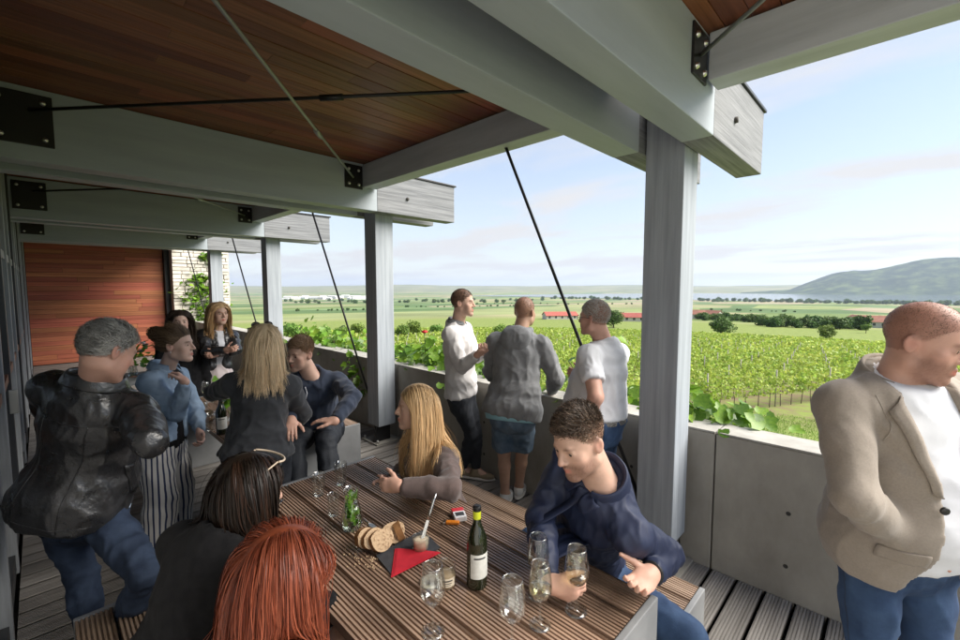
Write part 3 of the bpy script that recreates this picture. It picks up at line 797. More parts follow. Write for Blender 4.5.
def climber(name, pts, n, size, label, spread, cat='plant', rngseed=0, up=0.5, single=0):
    """leafy plant along a path; the first `single` leaves (the near ones) are objects of their own"""
    rng = np.random.default_rng(rngseed)
    pts = np.array(pts, float); c = pts.mean(0)
    seg = rng.random(n) * (len(pts) - 1); i = np.minimum(seg.astype(int), len(pts) - 2); f = (seg - i)[:, None]
    P = pts[i] * (1 - f) + pts[i + 1] * f + rng.normal(size=(n, 3)) * np.array(spread)
    P = P[np.argsort(np.linalg.norm(P - CAM, axis=1))]
    o = empty(name, c, label, cat)
    V, F, T, b = [], [], [], 0
    for k in range(n):
        sz = size * rng.uniform(0.55, 1.25)
        nz = Vector((rng.normal() * 0.6 - 0.45, rng.normal() * 0.6 - 0.25, up + rng.random())).normalized()
        q = nz.to_track_quat('Z', 'Y').to_matrix() @ Matrix.Rotation(rng.random() * 6.28, 3, 'Z')
        if k < single:
            lf = link('leaf', LEAFM[rng.integers(0, 8)], o, P[k] - c); lf.rotation_euler = q.to_euler(); lf.scale = (sz, sz, sz); continue
        V.append(leaf_shape(sz) @ np.array(q).T + P[k]); F += [(b, b + j, b + j + 1) for j in range(1, 10)] + [(b, b + 10, b + 1)]; b += 11
        t = rng.uniform(0.55, 1.3); T += [(t * rng.uniform(0.85, 1.15), t, t * 0.9)] * 11
    if V:
        link('foliage', np_mesh('foliage', np.concatenate(V) - c, np.array(F), m_ivy, smooth=True, attrs={'tint': np.array(T)}), o)['kind'] = 'stuff'
    st = MB()
    for k in range(max(3, n // 40)):
        a = P[rng.integers(0, n)] - c; bq = P[rng.integers(0, n)] - c
        if np.linalg.norm(a - bq) < 0.9: st.tube([a, (a + bq) / 2 + np.array([0, 0, -0.05]), bq], 0.005, 4)
    st.tube([(0, 0, -0.35), (0.02, 0.02, 0)], 0.01, 5)
    st.build('stem', m_vstem, o)
    return o
xo = XPI + 0.36
climber('grape_vine', [(xo, 1.55, 0.75), (xo - 0.02, 1.2, 0.95), (xo - 0.02, 0.95, 0.93), (xo - 0.02, 0.66, 0.90)], 190, 0.115, 'bright leafy vine spilling over the parapet right of the big post', (0.10, 0.10, 0.07), rngseed=1, single=190)
climber('grape_vine', [(xo, 2.2, 0.6), (xo, 1.9, 0.85), (xo, 1.6, 0.95)], 130, 0.12, 'leafy vine behind the parapet beside the white shirted man', (0.12, 0.10, 0.14), rngseed=2, single=130)
climber('grape_vine', [(xo, 4.9, 0.88), (xo, 4.4, 0.96), (xo, 3.9, 0.97), (xo, 3.3, 0.88), (xo, 2.95, 0.84)], 420, 0.12, 'wide leafy vine behind the parapet beside the man in the white sweater', (0.16, 0.1, 0.11), rngseed=3, single=290)
climber('grape_vine', [(xo, 7.6, 0.85), (xo, 7.1, 1.0), (xo, 6.6, 0.9), (xo, 5.9, 0.86)], 300, 0.12, 'leafy vine behind the parapet above the seated young man', (0.16, 0.16, 0.13), rngseed=4)
climber('trailing_vine', [(XPI - 0.05, 5.35, 0.9), (XPI - 0.04, 5.2, 0.65), (XPI - 0.05, 5.1, 0.4)], 46, 0.09, 'thin trailing vine hanging down the inner face of the parapet', (0.025, 0.08, 0.08), rngseed=5)
climber('ivy', [(3.2, 13.9, 0.4), (3.3, 13.9, 1.2), (3.1, 13.92, 1.6), (3.35, 13.92, 1.9)], 420, 0.12, 'dense green ivy climbing the lower pale stone wall', (0.24, 0.04, 0.2), rngseed=6)
climber('ivy', [(3.05, 13.93, 2.1), (3.5, 13.93, 2.15)], 70, 0.11, 'short arm of ivy across the middle of the stone wall', (0.1, 0.03, 0.05), rngseed=7)
climber('ivy', [(3.2, 13.93, 2.75), (3.5, 13.93, 2.6), (3.6, 13.93, 2.9)], 80, 0.11, 'top tuft of ivy under the eaves of the stone wall', (0.08, 0.03, 0.07), rngseed=8)
rose = empty('red_rose', (xo - 0.1, 4.1, 1.0), 'single small red rose above the parapet beside the grey post', 'flower')
mbr = MB()
for k in range(3):
    mbr.lathe([(0.004, -0.02), (0.02 + 0.007 * k, -0.01), (0.026 + 0.008 * k, 0.012 - 0.004 * k), (0.022 + 0.007 * k, 0.02 - 0.006 * k)], 9)
mbr.build('bloom', mat('rose_red', (0.45, 0.012, 0.015), rough=0.6), rose, (0, 0, 0.30))
MB().tube([(0, 0, -0.2), (0.01, 0, 0.05), (0, 0, 0.28)], 0.004, 5).build('stem', m_vine, rose)
# ================================================================ HAZE
hz_o = MB().box((-23000, -23000, -80), (23000, 23000, 420)).build('haze', None)
mh = bpy.data.materials.new('haze'); mh.use_nodes = True
mh.node_tree.nodes.clear()
vo = mh.node_tree.nodes.new('ShaderNodeVolumePrincipled'); ou = mh.node_tree.nodes.new('ShaderNodeOutputMaterial')
vo.inputs['Color'].default_value = (0.70, 0.81, 0.98, 1); vo.inputs['Density'].default_value = 5.5e-5; vo.inputs['Anisotropy'].default_value = 0.2
mh.node_tree.links.new(vo.outputs[0], ou.inputs['Volume'])
hz_o.data.materials.clear(); hz_o.data.materials.append(mh)
tag(hz_o, 'thin bluish evening haze over the plain', 'haze', kind='stuff')

# ================================================================ IMPLICIT SURFACES
def smin(a, b, k):
    if k <= 0: return np.minimum(a, b)
    h = np.clip(0.5 + 0.5 * (b - a) / k, 0, 1)
    return b * (1 - h) + a * h - k * h * (1 - h)
def A3(p): return np.asarray(p, np.float32)
def unit(v):
    v = np.asarray(v, float); return v / (np.linalg.norm(v) + 1e-9)
class Field:
    def __init__(s): s.p = []; s.lo = np.full(3, 1e9); s.hi = np.full(3, -1e9)
    def _b(s, c, r):
        s.lo = np.minimum(s.lo, np.asarray(c) - r); s.hi = np.maximum(s.hi, np.asarray(c) + r)
    def cap(s, a, b, ra, rb=None, k=0.02, op=1):
        rb = ra if rb is None else rb
        a, b = A3(a), A3(b); ab = b - a; L2 = float(ab @ ab) + 1e-9
        def f(P):
            pa = P - a; t = np.clip(pa @ ab / L2, 0, 1)
            return np.linalg.norm(pa - t[:, None] * ab, axis=1) - (ra + (rb - ra) * t)
        s.p.append((f, op, k))
        if op == 1: s._b(a, ra); s._b(b, rb)
        return s
    def ell(s, c, radii, axes=None, k=0.02, op=1):
        c, r = A3(c), A3(radii); ax = None if axes is None else A3(axes)
        def f(P):
            q = P - c
            if ax is not None: q = q @ ax.T
            k0 = np.linalg.norm(q / r, axis=1); k1 = np.linalg.norm(q / (r * r), axis=1) + 1e-6
            return k0 * (k0 - 1) / k1
        s.p.append((f, op, k))
        if op == 1: s._b(c, float(max(radii)))
        return s
    def loft(s, nodes, k=0.02):
        """nodes: (centre, lateral, forward, a, b); elliptic sections"""
        for (c0, l0, f0, a0, b0), (c1, l1, f1, a1, b1) in zip(nodes[:-1], nodes[1:]):
            c0, c1, l0, l1, f0, f1 = map(A3, (c0, c1, l0, l1, f0, f1))
            ax = c1 - c0; L = float(np.linalg.norm(ax)); axn = ax / L
            def f(P, c0=c0, ax=ax, L=L, axn=axn, l0=l0, l1=l1, f0=f0, f1=f1, a0=a0, a1=a1, b0=b0, b1=b1):
                q = P - c0; h = q @ axn; t = np.clip(h / L, 0, 1); z = h - t * L
                q = q - (t * L)[:, None] * axn
                lat = q @ l0 * (1 - t) + q @ l1 * t; fw = q @ f0 * (1 - t) + q @ f1 * t
                a = a0 + (a1 - a0) * t; b = b0 + (b1 - b0) * t
                m = np.minimum(a, b)
                k0 = np.sqrt((lat / a) ** 2 + (fw / b) ** 2 + (z / (m * 0.8)) ** 2)
                return (k0 - 1) * m
            s.p.append((f, 1, k)); s._b(c0, max(a0, b0)); s._b(c1, max(a1, b1))
        return s
    def plane(s, c, n, k=0.0):
        """keep the side the normal points away from"""
        c, n = A3(c), A3(unit(n))
        s.p.append((lambda P: (P - c) @ n, 0, k)); return s
    def fn(s, f, op, k=0.0): s.p.append((f, op, k)); return s
    def __call__(s, P):
        P = A3(P); d = None
        for f, op, k in s.p:
            v = f(P)
            if d is None: d = v
            elif op == 1: d = smin(d, v, k)
            elif op == 0: d = -smin(-d, -v, k)
            elif op == -1: d = -smin(-d, v, k)
            elif op == 2: d = d + v
        return d
def polygonize(field, h, pad=None):
    lo = field.lo - (pad or 3 * h); hi = field.hi + (pad or 3 * h)
    n = (np.ceil((hi - lo) / h / 4).astype(int) + 1) * 4
    nb = n // 4
    g = np.stack(np.meshgrid(*[np.arange(q) for q in nb], indexing='ij'), -1).reshape(-1, 3)
    dc = field(lo + (g * 4 + 1.5) * h)
    act = (np.abs(dc) < 3.0 * h * 1.5 + 0.012).reshape(nb)
    D = np.repeat(np.repeat(np.repeat(dc.reshape(nb), 4, 0), 4, 1), 4, 2).astype(np.float32)
    M = np.repeat(np.repeat(np.repeat(act, 4, 0), 4, 1), 4, 2)
    idx = np.argwhere(M)
    D[M] = field(lo + idx * h)
    S = D < 0
    c = sum(S[i:n[0] - 1 + i, j:n[1] - 1 + j, k:n[2] - 1 + k].astype(np.int8) for i in (0, 1) for j in (0, 1) for k in (0, 1))
    cells = np.argwhere((c > 0) & (c < 8))
    if len(cells) == 0: return np.zeros((0, 3)), np.zeros((0, 4), int)
    acc = np.zeros((len(cells), 3)); cnt = np.zeros(len(cells))
    cor = [np.array([i, j, k]) for i in (0, 1) for j in (0, 1) for k in (0, 1)]
    val = {tuple(q): D[tuple((cells + q).T)] for q in cor}
    for a in cor:
        for ax in range(3):
            if a[ax]: continue
            b = a.copy(); b[ax] = 1
            va, vb = val[tuple(a)], val[tuple(b)]
            x = (va < 0) != (vb < 0)
            t = np.where(x, va / (va - vb + 1e-12), 0)
            acc += np.where(x[:, None], a + t[:, None] * (b - a), 0); cnt += x
    V = lo + (cells + acc / cnt[:, None]) * h
    ids = np.full(n - 1, -1, np.int32); ids[tuple(cells.T)] = np.arange(len(cells))
    F = []
    for ax in range(3):
        o = [0, 1, 2]; o.remove(ax); u, v = o
        sl = [slice(1, n[i] - 1) for i in range(3)]; sl[ax] = slice(0, n[ax] - 1)
        s0 = S[tuple(sl)]; sl2 = list(sl); sl2[ax] = slice(1, n[ax]); s1 = S[tuple(sl2)]
        e = np.argwhere(s0 != s1); e = e + np.array([s.start for s in sl])
        inside = S[tuple(e.T)]
        def cell(du, dv):
            q = e.copy(); q[:, u] -= du; q[:, v] -= dv; return ids[tuple(q.T)]
        quad = np.stack([cell(1, 1), cell(0, 1), cell(0, 0), cell(1, 0)], 1)
        flip = inside if ax != 1 else ~inside
        quad = np.where(flip[:, None], quad, quad[:, ::-1])
        F.append(quad)
    F = np.concatenate(F)
    F = F[(F >= 0).all(1)]
    return V, F
def vnormals(V, F):
    n = np.cross(V[F[:, 2]] - V[F[:, 0]], V[F[:, 3]] - V[F[:, 1]])
    N = np.zeros_like(V)
    for i in range(4): np.add.at(N, F[:, i], n)
    return N / (np.linalg.norm(N, axis=1)[:, None] + 1e-12)
def smooth(V, F, it=1, f=0.5):
    e = np.concatenate([F[:, [0, 1]], F[:, [1, 2]], F[:, [2, 3]], F[:, [3, 0]]]); e = np.concatenate([e, e[:, ::-1]])
    cnt = np.bincount(e[:, 0], minlength=len(V))[:, None]
    for _ in range(it):
        s = np.stack([np.bincount(e[:, 0], V[e[:, 1], i], len(V)) for i in range(3)], 1)
        V = V * (1 - f) + f * s / np.maximum(cnt, 1)
    return V
def ridged(P, sc, seed=0.0):
    w = np.stack([pnoise(P * 3.1 + 11 + seed), pnoise(P * 3.1 + 31 + seed), pnoise(P * 3.1 + 51 + seed)], 1) * 0.12
    n = pnoise((P + w) * np.asarray(sc) + seed)
    return (1 - np.abs(n) * 2.2)

# ================================================================ HUMAN FIGURES
SKINS = {}
def skin_mat(name, c):
    if name in SKINS: return SKINS[name]
    SKINS[name] = mat('skin_' + name, c, tuple(x * 0.86 for x in c), rough=0.48, scale=14, bump=0.12, bscale=160, bdist=0.001, attr='tint', sss=0.08, spec=0.4)
    return SKINS[name]
m_eye = mat('eye_white', (0.62, 0.60, 0.58), rough=0.2)
m_iris = mat('iris', (0.045, 0.035, 0.03), rough=0.1)
HC, HRD = np.array([0, -0.012, 0.036]), np.array([0.0765, 0.099, 0.091])
def hairline(y, bald=0.0):
    return np.interp(y, [-0.115, -0.06, -0.03, -0.012, 0.012, 0.026, 0.055, 0.09], np.array([-0.075, -0.068, -0.045, 0.005, 0.008, 0.022, 0.055, 0.074]) + bald)
def head_field(sex='m', jaw=1.0, fat=0.0, nose=1.0):
    f = Field()
    f.ell(HC, HRD, k=0.0)
    f.ell((0, 0.026, -0.030), (0.060 + fat * .5, 0.064, 0.082), k=0.03)
    j = 0.050 * jaw + fat
    for sx in (-1, 1):
        f.cap((sx * j, -0.004, -0.066), (sx * 0.016, 0.070, -0.100), 0.021 + fat * .4, 0.016, k=0.03)
        f.ell((sx * 0.043, 0.056, -0.022), (0.021, 0.018, 0.019), k=0.02)
        f.ell((sx * 0.036, 0.052, -0.055), (0.022 + fat, 0.022, 0.026), k=0.025)
    f.ell((0, 0.076, -0.101), (0.017 * jaw, 0.015, 0.014), k=0.018)
    f.cap((-0.030, 0.081, 0.021), (0.030, 0.081, 0.021), 0.009 if sex == 'm' else 0.007, k=0.016)
    for sx in (-1, 1):
        f.ell((sx * 0.031, 0.098, 0.001), (0.019, 0.017, 0.0125), k=0.013, op=-1)
    f.cap((0, 0.086, 0.017), (0, 0.1085, -0.027), 0.0065, 0.0105 * nose, k=0.010)
    for sx in (-1, 1):
        f.ell((sx * 0.0115, 0.0955, -0.031), (0.0085 * nose, 0.010, 0.0075), k=0.007)
        f.ell((sx * 0.006, 0.1015, -0.0385), (0.0035, 0.005, 0.003), k=0.002, op=-1)
        # eyelids over the eyeball, open along a slit
        f.ell((sx * 0.031, 0.0705, 0.002), (0.0165, 0.0150, 0.0142), k=0.004)
        f.ell((sx * 0.031, 0.0865, 0.0005), (0.0128, 0.006, 0.0042), k=0.002, op=-1)
    # mouth
    f.ell((0, 0.078, -0.064), (0.026, 0.014, 0.018), k=0.014)
    f.cap((-0.019, 0.0835, -0.0625), (0, 0.0935, -0.0585), 0.0042, 0.0058, k=0.005); f.cap((0.019, 0.0835, -0.0625), (0, 0.0935, -0.0585), 0.0042, 0.0058, k=0.005)
    f.cap((-0.016, 0.0835, -0.0675), (0, 0.0915, -0.0705), 0.0045, 0.0068, k=0.006); f.cap((0.016, 0.0835, -0.0675), (0, 0.0915, -0.0705), 0.0045, 0.0068, k=0.006)
    f.cap((-0.022, 0.0860, -0.0640), (0, 0.0985, -0.0640), 0.0016, k=0.003, op=-1); f.cap((0.022, 0.0860, -0.0640), (0, 0.0985, -0.0640), 0.0016, k=0.003, op=-1)
    for sx in (-1, 1):
        th = rad(22) * sx
        ax = np.array([[math.cos(th), math.sin(th), 0], [-math.sin(th), math.cos(th) * 0.97, 0.2], [0, -0.2, 0.97]])
        f.ell((sx * 0.0790, -0.014, -0.006), (0.0075, 0.0185, 0.0305), axes=ax, k=0.008)
        f.ell((sx * 0.0870, -0.010, -0.004), (0.0060, 0.0100, 0.0180), axes=ax, k=0.004, op=-1)
    return f
EYES = None
def eye_parts():
    """two eyeballs in head coordinates: V, F, material index"""
    V, F, mi = [], [], []
    for sx in (-1, 1):
        b = len(V); nu, nv = 14, 9
        for j in range(nv + 1):
            ph = math.pi * j / nv
            for i in range(nu):
                th = 2 * math.pi * i / nu; r = 0.0122
                V.append((sx * 0.031 + r * math.sin(ph) * math.cos(th), 0.0722 + r * math.cos(ph), 0.0015 + r * math.sin(ph) * math.sin(th)))
        for j in range(nv):
            for i in range(nu):
                F.append((b + j * nu + i, b + j * nu + (i + 1) % nu, b + (j + 1) * nu + (i + 1) % nu, b + (j + 1) * nu + i)); mi.append(2 if j < 2 else 1)
    return np.array(V), np.array(F), np.array(mi)
def frame(fwd, up):
    f = unit(fwd); r = unit(np.cross(f, up)); u = np.cross(r, f)
    return np.stack([r, f, u])                    # rows: right, forward, up
def rot_frame(hd, pitch=0, roll=0):
    f = heading(hd); r = np.cross(f, Zu); p = rad(pitch)
    f2 = f * math.cos(p) - Zu * math.sin(p); u2 = f * math.sin(p) + Zu * math.cos(p)
    q = rad(roll); r3 = r * math.cos(q) - u2 * math.sin(q); u3 = r * math.sin(q) + u2 * math.cos(q)
    return np.stack([r3, f2, u3])
FINGERS = [(0.029, 0.088, 0.072), (0.0095, 0.092, 0.080), (-0.0105, 0.090, 0.074), (-0.029, 0.083, 0.058)]
def hand_field(wr, dirv, palm, thumb, curl=0.5, spread=0.06, sc=1.0, thumb_out=0.8, curls=None, el=None):
    """thumb: unit vector to the thumb side"""
    f = Field(); wr = np.asarray(wr, float)
    d = unit(dirv); n = unit(palm - d * np.dot(palm, d)); s = np.cross(d, n); s = s * (1 if np.dot(s, thumb) > 0 else -1)
    def pt(a, b, c): return wr + (s * a + d * b + n * c) * sc
    ax = np.stack([s, d, n])
    f.ell(pt(0.0, 0.048, 0.0), np.array([0.041, 0.053, 0.0155]) * sc, axes=ax, k=0)
    f.ell(pt(0.018, 0.032, 0.006), np.array([0.020, 0.033, 0.015]) * sc, axes=ax, k=0.012)
    ad = d if el is None else unit(wr - el)
    f.cap(wr - ad * 0.05 * sc, wr, 0.0255 * sc, 0.0255 * sc, k=0.02); f.cap(wr, pt(0, 0.025, 0), 0.0255 * sc, 0.024 * sc, k=0.02)
    for i, (a, b, L) in enumerate(FINGERS):
        c = (curls[i] if curls else curl * (1 + 0.07 * i))
        p = pt(a, b - 0.012, 0); th = 0.0; sp = (a / 0.03) * spread
        for q, (fr, r0, r1) in enumerate(((0.46, 0.0098, 0.0086), (0.30, 0.0086, 0.0078), (0.24, 0.0078, 0.0064))):
            th += c * (0.9, 1.15, 0.8)[q]
            dv = unit((d + s * sp) * math.cos(th) + n * math.sin(th))
            p2 = p + dv * L * fr * sc * (1.12 if q == 0 else 1.0)
            f.cap(p, p2, r0 * sc, r1 * sc, k=0.004 if q else 0.006); p = p2
    p = pt(0.026, 0.018, 0.006); to = thumb_out
    for q, (L, r0, r1) in enumerate(((0.036, 0.0135, 0.0115), (0.030, 0.0112, 0.0098), (0.025, 0.0098, 0.0075))):
        dv = unit(s * to * (1, 0.75, 0.5)[q] + d * (0.75, 0.9, 1.0)[q] + n * 0.30 * (1 + 0.6 * curl * q))
        p2 = p + dv * L * sc; f.cap(p, p2, r0 * sc, r1 * sc, k=0.006); p = p2
    return f
TORSO = {'m': [(-0.17, 0.160, 0.105, -0.008), (0, 0.172, 0.118, -0.012), (0.2, 0.160, 0.114, 0.0), (0.45, 0.150, 0.108, 0.006), (0.70, 0.158, 0.118, 0.006), (0.87, 0.142, 0.096, -0.006), (1.0, 0.072, 0.070, -0.012)],
         'f': [(-0.17, 0.160, 0.108, -0.012), (0, 0.176, 0.122, -0.016), (0.22, 0.145, 0.102, 0.0), (0.45, 0.122, 0.090, 0.006), (0.68, 0.132, 0.110, 0.014), (0.86, 0.118, 0.084, -0.004), (1.0, 0.060, 0.060, -0.012)]}
LEN = {'m': (0.295, 0.265, 0.44, 0.43, 0.188), 'f': (0.265, 0.24, 0.41, 0.40, 0.162)}
class Person:
    def __init__(s, name, label, pel, neck, head, face=0, hface=None, hpitch=0, hroll=0, sex='m', bulk=1.0, belly=0.0, skin='fair', arms=None, legs=None, twist=0, scale=1.0,
                 near=False, hp=None, cat='person'):
        s.sex, s.bulk, s.belly, s.near = sex, bulk, belly, near
        s.pel, s.neck = np.array(pel, float), np.array(neck, float)
        s.th0 = math.degrees(math.atan2(float(np.dot(head, Rh)), float(np.dot(head, Fh))))   # where the viewer's ray to this person points
        face, hface = face - s.th0, (face if hface is None else hface) - s.th0
        s.up = unit(s.neck - s.pel)
        f = heading(face); s.fwd = unit(f - s.up * np.dot(f, s.up)); s.right = np.cross(s.fwd, s.up)
        ft = heading(face + twist); s.sfwd = unit(ft - s.up * np.dot(ft, s.up)); s.sright = np.cross(s.sfwd, s.up)
        s.tl = np.linalg.norm(s.neck - s.pel)
        s.L = [x * scale for x in LEN[sex]]; s.scale = scale
        s.head = np.array(head, float); s.HR = rot_frame(face if hface is None else hface, hpitch, hroll)
        s.J = {}
        for sd, sg in (('R', 1), ('L', -1)):
            s.J['sh' + sd] = s.neck - s.up * 0.082 * scale + s.sright * sg * s.L[4] * (0.9 + 0.1 * bulk)
            s.J['hip' + sd] = s.pel - s.up * 0.03 + s.right * sg * 0.092
            a = (arms or {}).get(sd) or (('L', 0.15 * sg, 0.05, -1), ('L', 0.05 * sg, 0.25, -1))
            s.J['el' + sd] = s.joint(s.J['sh' + sd], a[0], s.L[0]); s.J['wr' + sd] = s.joint(s.J['el' + sd], a[1], s.L[1])
            l = (legs or {}).get(sd) or ('G', None, 0.04)
            if l[0] == 'G':                      # standing on the deck: ankle spot and knee bend
                q = s.J['hip' + sd] + s.right * sg * 0.02 if l[1] is None else np.array(l[1], float)
                an = np.array([q[0], q[1], 0.092]); hp_ = s.J['hip' + sd]
                s.J['kn' + sd] = hp_ + (an - hp_) * 0.5 + s.fwd * l[2]; s.J['an' + sd] = an
            else:
                s.J['kn' + sd] = s.joint(s.J['hip' + sd], l[0], s.L[2]); s.J['an' + sd] = s.joint(s.J['kn' + sd], l[1], s.L[3])
        foot = min(s.J['anR'][2], s.J['anL'][2])
        s.skin = skin_mat(skin, {'fair': (0.60, 0.385, 0.295), 'tan': (0.47, 0.285, 0.20), 'pale': (0.68, 0.46, 0.37), 'ruddy': (0.56, 0.325, 0.25)}[skin])
        s.o = empty(name, (s.pel[0], s.pel[1], max(0.0, foot - 0.09)), label, cat)
        s.hf = head_field(sex, **(hp or {}))
        s.hands = {}
        s.coll = None; s.gcount = 0
    def joint(s, prev, spec, L):
        if spec[0] == 'L':
            v = s.sright * spec[1] + s.sfwd * spec[2] + s.up * spec[3]
            return prev + unit(v) * L
        if spec[0] == 'D':
            v = W(*spec[1:4]) - prev
            return prev + unit(v) * L
        if spec[0] == 'W':
            v = np.array(spec[1:4], float) - prev
            return prev + unit(v) * L
        u, v, side = spec
        r = ray(u, v); o = CAM - prev
        a = r @ r; b = 2 * (o @ r); c = o @ o - L * L; D = b * b - 4 * a * c
        if D < 0:
            t = -b / (2 * a); p = CAM + r * t
            return prev + unit(p - prev) * L
        t = (-b + (1 if side > 0 else -1) * math.sqrt(D)) / (2 * a)
        return CAM + r * t
    def torso_nodes(s, ease=0.0, t0=-9, t1=9):
        N = []
        for t, a, b, off in TORSO[s.sex]:
            if not (t0 <= t <= t1): continue
            g = math.exp(-((t - 0.28) / 0.22) ** 2) * s.belly
            w = np.clip((t - 0.1) / 0.6, 0, 1)
            lt = unit(s.right * (1 - w) + s.sright * w); fw = unit(s.fwd * (1 - w) + s.sfwd * w)
            bk = (1 + (s.bulk - 1) * (1 if t < 0.95 else 0.5)) * s.scale
            N.append((s.pel + (s.neck - s.pel) * t + fw * (off + g * 0.85), lt, fw, a * bk + g * 0.35 + ease, b * bk + g + ease))
        return N
    def arm_field(s, f, sd, e, short=None, k=0.03):
        J = s.J; b = 0.5 + 0.5 * s.bulk; b *= s.scale * (0.86 if s.sex == 'f' else 1.0)
        sh, el, wr = J['sh' + sd], J['el' + sd], J['wr' + sd]
        f.ell(sh, (0.055 * b + e,) * 3, k=0.05)
        m = sh + (el - sh) * 0.45
        f.cap(sh, m, 0.056 * b + e, 0.051 * b + e, k=0.04)
        if short is not None:
            q = sh + (el - sh) * short; f.cap(m, q, 0.053 * b + e, 0.050 * b + e * 1.4, k=0.02); return
        f.cap(m, el, 0.053 * b + e, 0.044 * b + e, k=0.02)
        q = el + (wr - el) * 0.35
        f.cap(el, q, 0.044 * b + e, 0.043 * b + e, k=0.02)
        f.cap(q, wr - (wr - el) * 0.06, 0.043 * b + e, 0.030 * b + e * 0.8, k=0.02)
    def traps(s, f, e):
        for sd in 'RL':
            sh = s.J['sh' + sd]; w = 0.9 if s.sex == 'f' else 1.0
            f.cap(s.neck - s.up * 0.052 - s.sfwd * 0.012, sh - (sh - s.neck) * 0.12 - s.up * 0.004, 0.058 * w + e, 0.046 * w + e, k=0.035)
    def leg_field(s, f, sd, e, short=None, flare=0.0, k=0.04):
        J = s.J; b = (0.6 + 0.4 * s.bulk) * 0.94
        hp, kn, an = J['hip' + sd], J['kn' + sd], J['an' + sd]
        m = hp + (kn - hp) * 0.45
        f.cap(hp, m, 0.088 * b + e, 0.078 * b + e + flare * 0.3, k=k)
        if short is not None:
            q = hp + (kn - hp) * short; f.cap(m, q, 0.078 * b + e, 0.070 * b + e + 0.012, k=0.02); return
        f.cap(m, kn, 0.078 * b + e + flare * .3, 0.058 * b + e + flare * .6, k=0.02)
        q = kn + (an - kn) * 0.3
        f.cap(kn, q, 0.058 * b + e + flare * .6, 0.057 * b + e + flare * .8, k=0.02)
        f.cap(q, an, 0.057 * b + e + flare * .8, 0.041 * b + e * 1.3 + flare, k=0.02)
    # ------------------------------------------------------------ body
    def body(s, bare_arms=False, bare_legs=False, scalp=None, stubble=0.0, lips=(0.86, 0.50, 0.50), hand=None, bald=0.0, cheeks=0.0, hands=('R', 'L'), bare_from=None):
        Vs, Fs, Ms, Ts = [], [], [], []; nb = 0
        def put(V, F, mi=None, tint=None):
            nonlocal nb
            Vs.append(V); Fs.append(F + nb); nb += len(V)
            Ms.append(np.zeros(len(F), int) if mi is None else mi); Ts.append(np.ones((len(V), 3)) if tint is None else tint)
        # trunk and limbs
        f = Field(); f.loft(s.torso_nodes(-0.018)); s.traps(f, -0.014)
        for sd in 'RL':
            s.arm_field(f, sd, -0.014 if not bare_arms else 0.0)
            s.leg_field(f, sd, -0.012 if not bare_legs else -0.004)
            fd = s.foot_dir(sd); an = s.J['an' + sd]
            f.cap(an, an + fd * 0.12 - Zu * 0.06, 0.038, 0.030, k=0.03)
        V, F = polygonize(f, 0.022 if not (bare_arms or bare_legs) else 0.014)
        put(V, F)
        # head with neck, finely
        hf = s.hf; nk = Field(); nk.p = list(hf.p); nk.lo, nk.hi = hf.lo.copy(), hf.hi.copy()
        sc = s.scale ** 0.3
        nb_l = (s.neck - s.up * 0.02 + s.sfwd * 0.005 - s.head) @ s.HR.T / sc
        rn = (0.056 if s.sex == 'm' else 0.046) * (0.6 + 0.4 * s.bulk)
        nk.cap((0, -0.022, -0.045), nb_l, rn, rn * 1.12, k=0.025)
        nk.cap(nb_l + np.array([0.04, -0.005, -0.035]), nb_l + np.array([-0.04, -0.005, -0.035]), rn * 0.75, k=0.05)
        V, F = polygonize(nk, 0.0047 if s.near else 0.0058)
        V = smooth(V, F, 1, 0.3)
        T = np.ones((len(V), 3))
        x, y, z = V.T
        def g(cx, cy, cz, r): return np.exp(-(((np.abs(x) - cx) ** 2 + (y - cy) ** 2 + (z - cz) ** 2) / r ** 2))
        lm = np.clip(np.exp(-((x / 0.021) ** 4)) * np.exp(-(((z + 0.0645) / 0.0098) ** 4)) * (y > 0.082), 0, 1)[:, None]
        T = T * (1 - lm) + np.array(lips) * lm
        red = np.clip(g(0.045, 0.062, -0.030, 0.024) * 0.5 + g(0, 0.112, -0.03, 0.014) * 0.6 + g(0.085, -0.01, -0.005, 0.025) * 0.9 + cheeks * g(0.045, 0.06, -0.03, 0.04), 0, 1)[:, None]
        T = T * (1 - red * np.array([0.02, 0.20, 0.20]))
        brow = (np.exp(-(((np.abs(x) - 0.031) / 0.0165) ** 4)) * np.exp(-(((z - 0.0245 + 18 * (np.abs(x) - 0.03) ** 2) / 0.0052) ** 2)) * (y > 0.06))[:, None]
        hc = np.array(scalp if scalp is not None else (0.3, 0.22, 0.16))
        T = T * (1 - 0.85 * brow) + 0.85 * brow * np.clip(hc * 0.8, 0, 1)
        T = T * (1 - 0.35 * (g(0.031, 0.08, 0.008, 0.012))[:, None])
        if stubble:
            bm = np.clip((-0.028 - z) / 0.02, 0, 1) * np.clip((y + 0.005) / 0.03, 0, 1) * (1 - lm[:, 0]) * np.clip((z + 0.150) / 0.03, 0, 1) * (1 - np.exp(-((np.abs(x) - 0.0) ** 2 / 0.0002 + (z + 0.03) ** 2 / 0.0002)))
            n = 0.75 + 0.25 * np.random.rand(len(V))
            b = (bm * stubble * n)[:, None]
            T = T * (1 - b) + b * np.array([0.36, 0.30, 0.28])
        if scalp is not None:
            mk = np.clip((z - hairline(y, bald)) / 0.012, 0, 1) * (np.abs(np.linalg.norm((V - HC) / HRD, axis=1) - 1) < 0.14)
            mk = (mk * 0.9)[:, None]
            T = T * (1 - mk) + np.array(scalp) * mk
        put(s.head + (V * sc) @ s.HR, F, None, T)
        V, F, mi = eye_parts(); put(s.head + (V * sc) @ s.HR, F, mi)
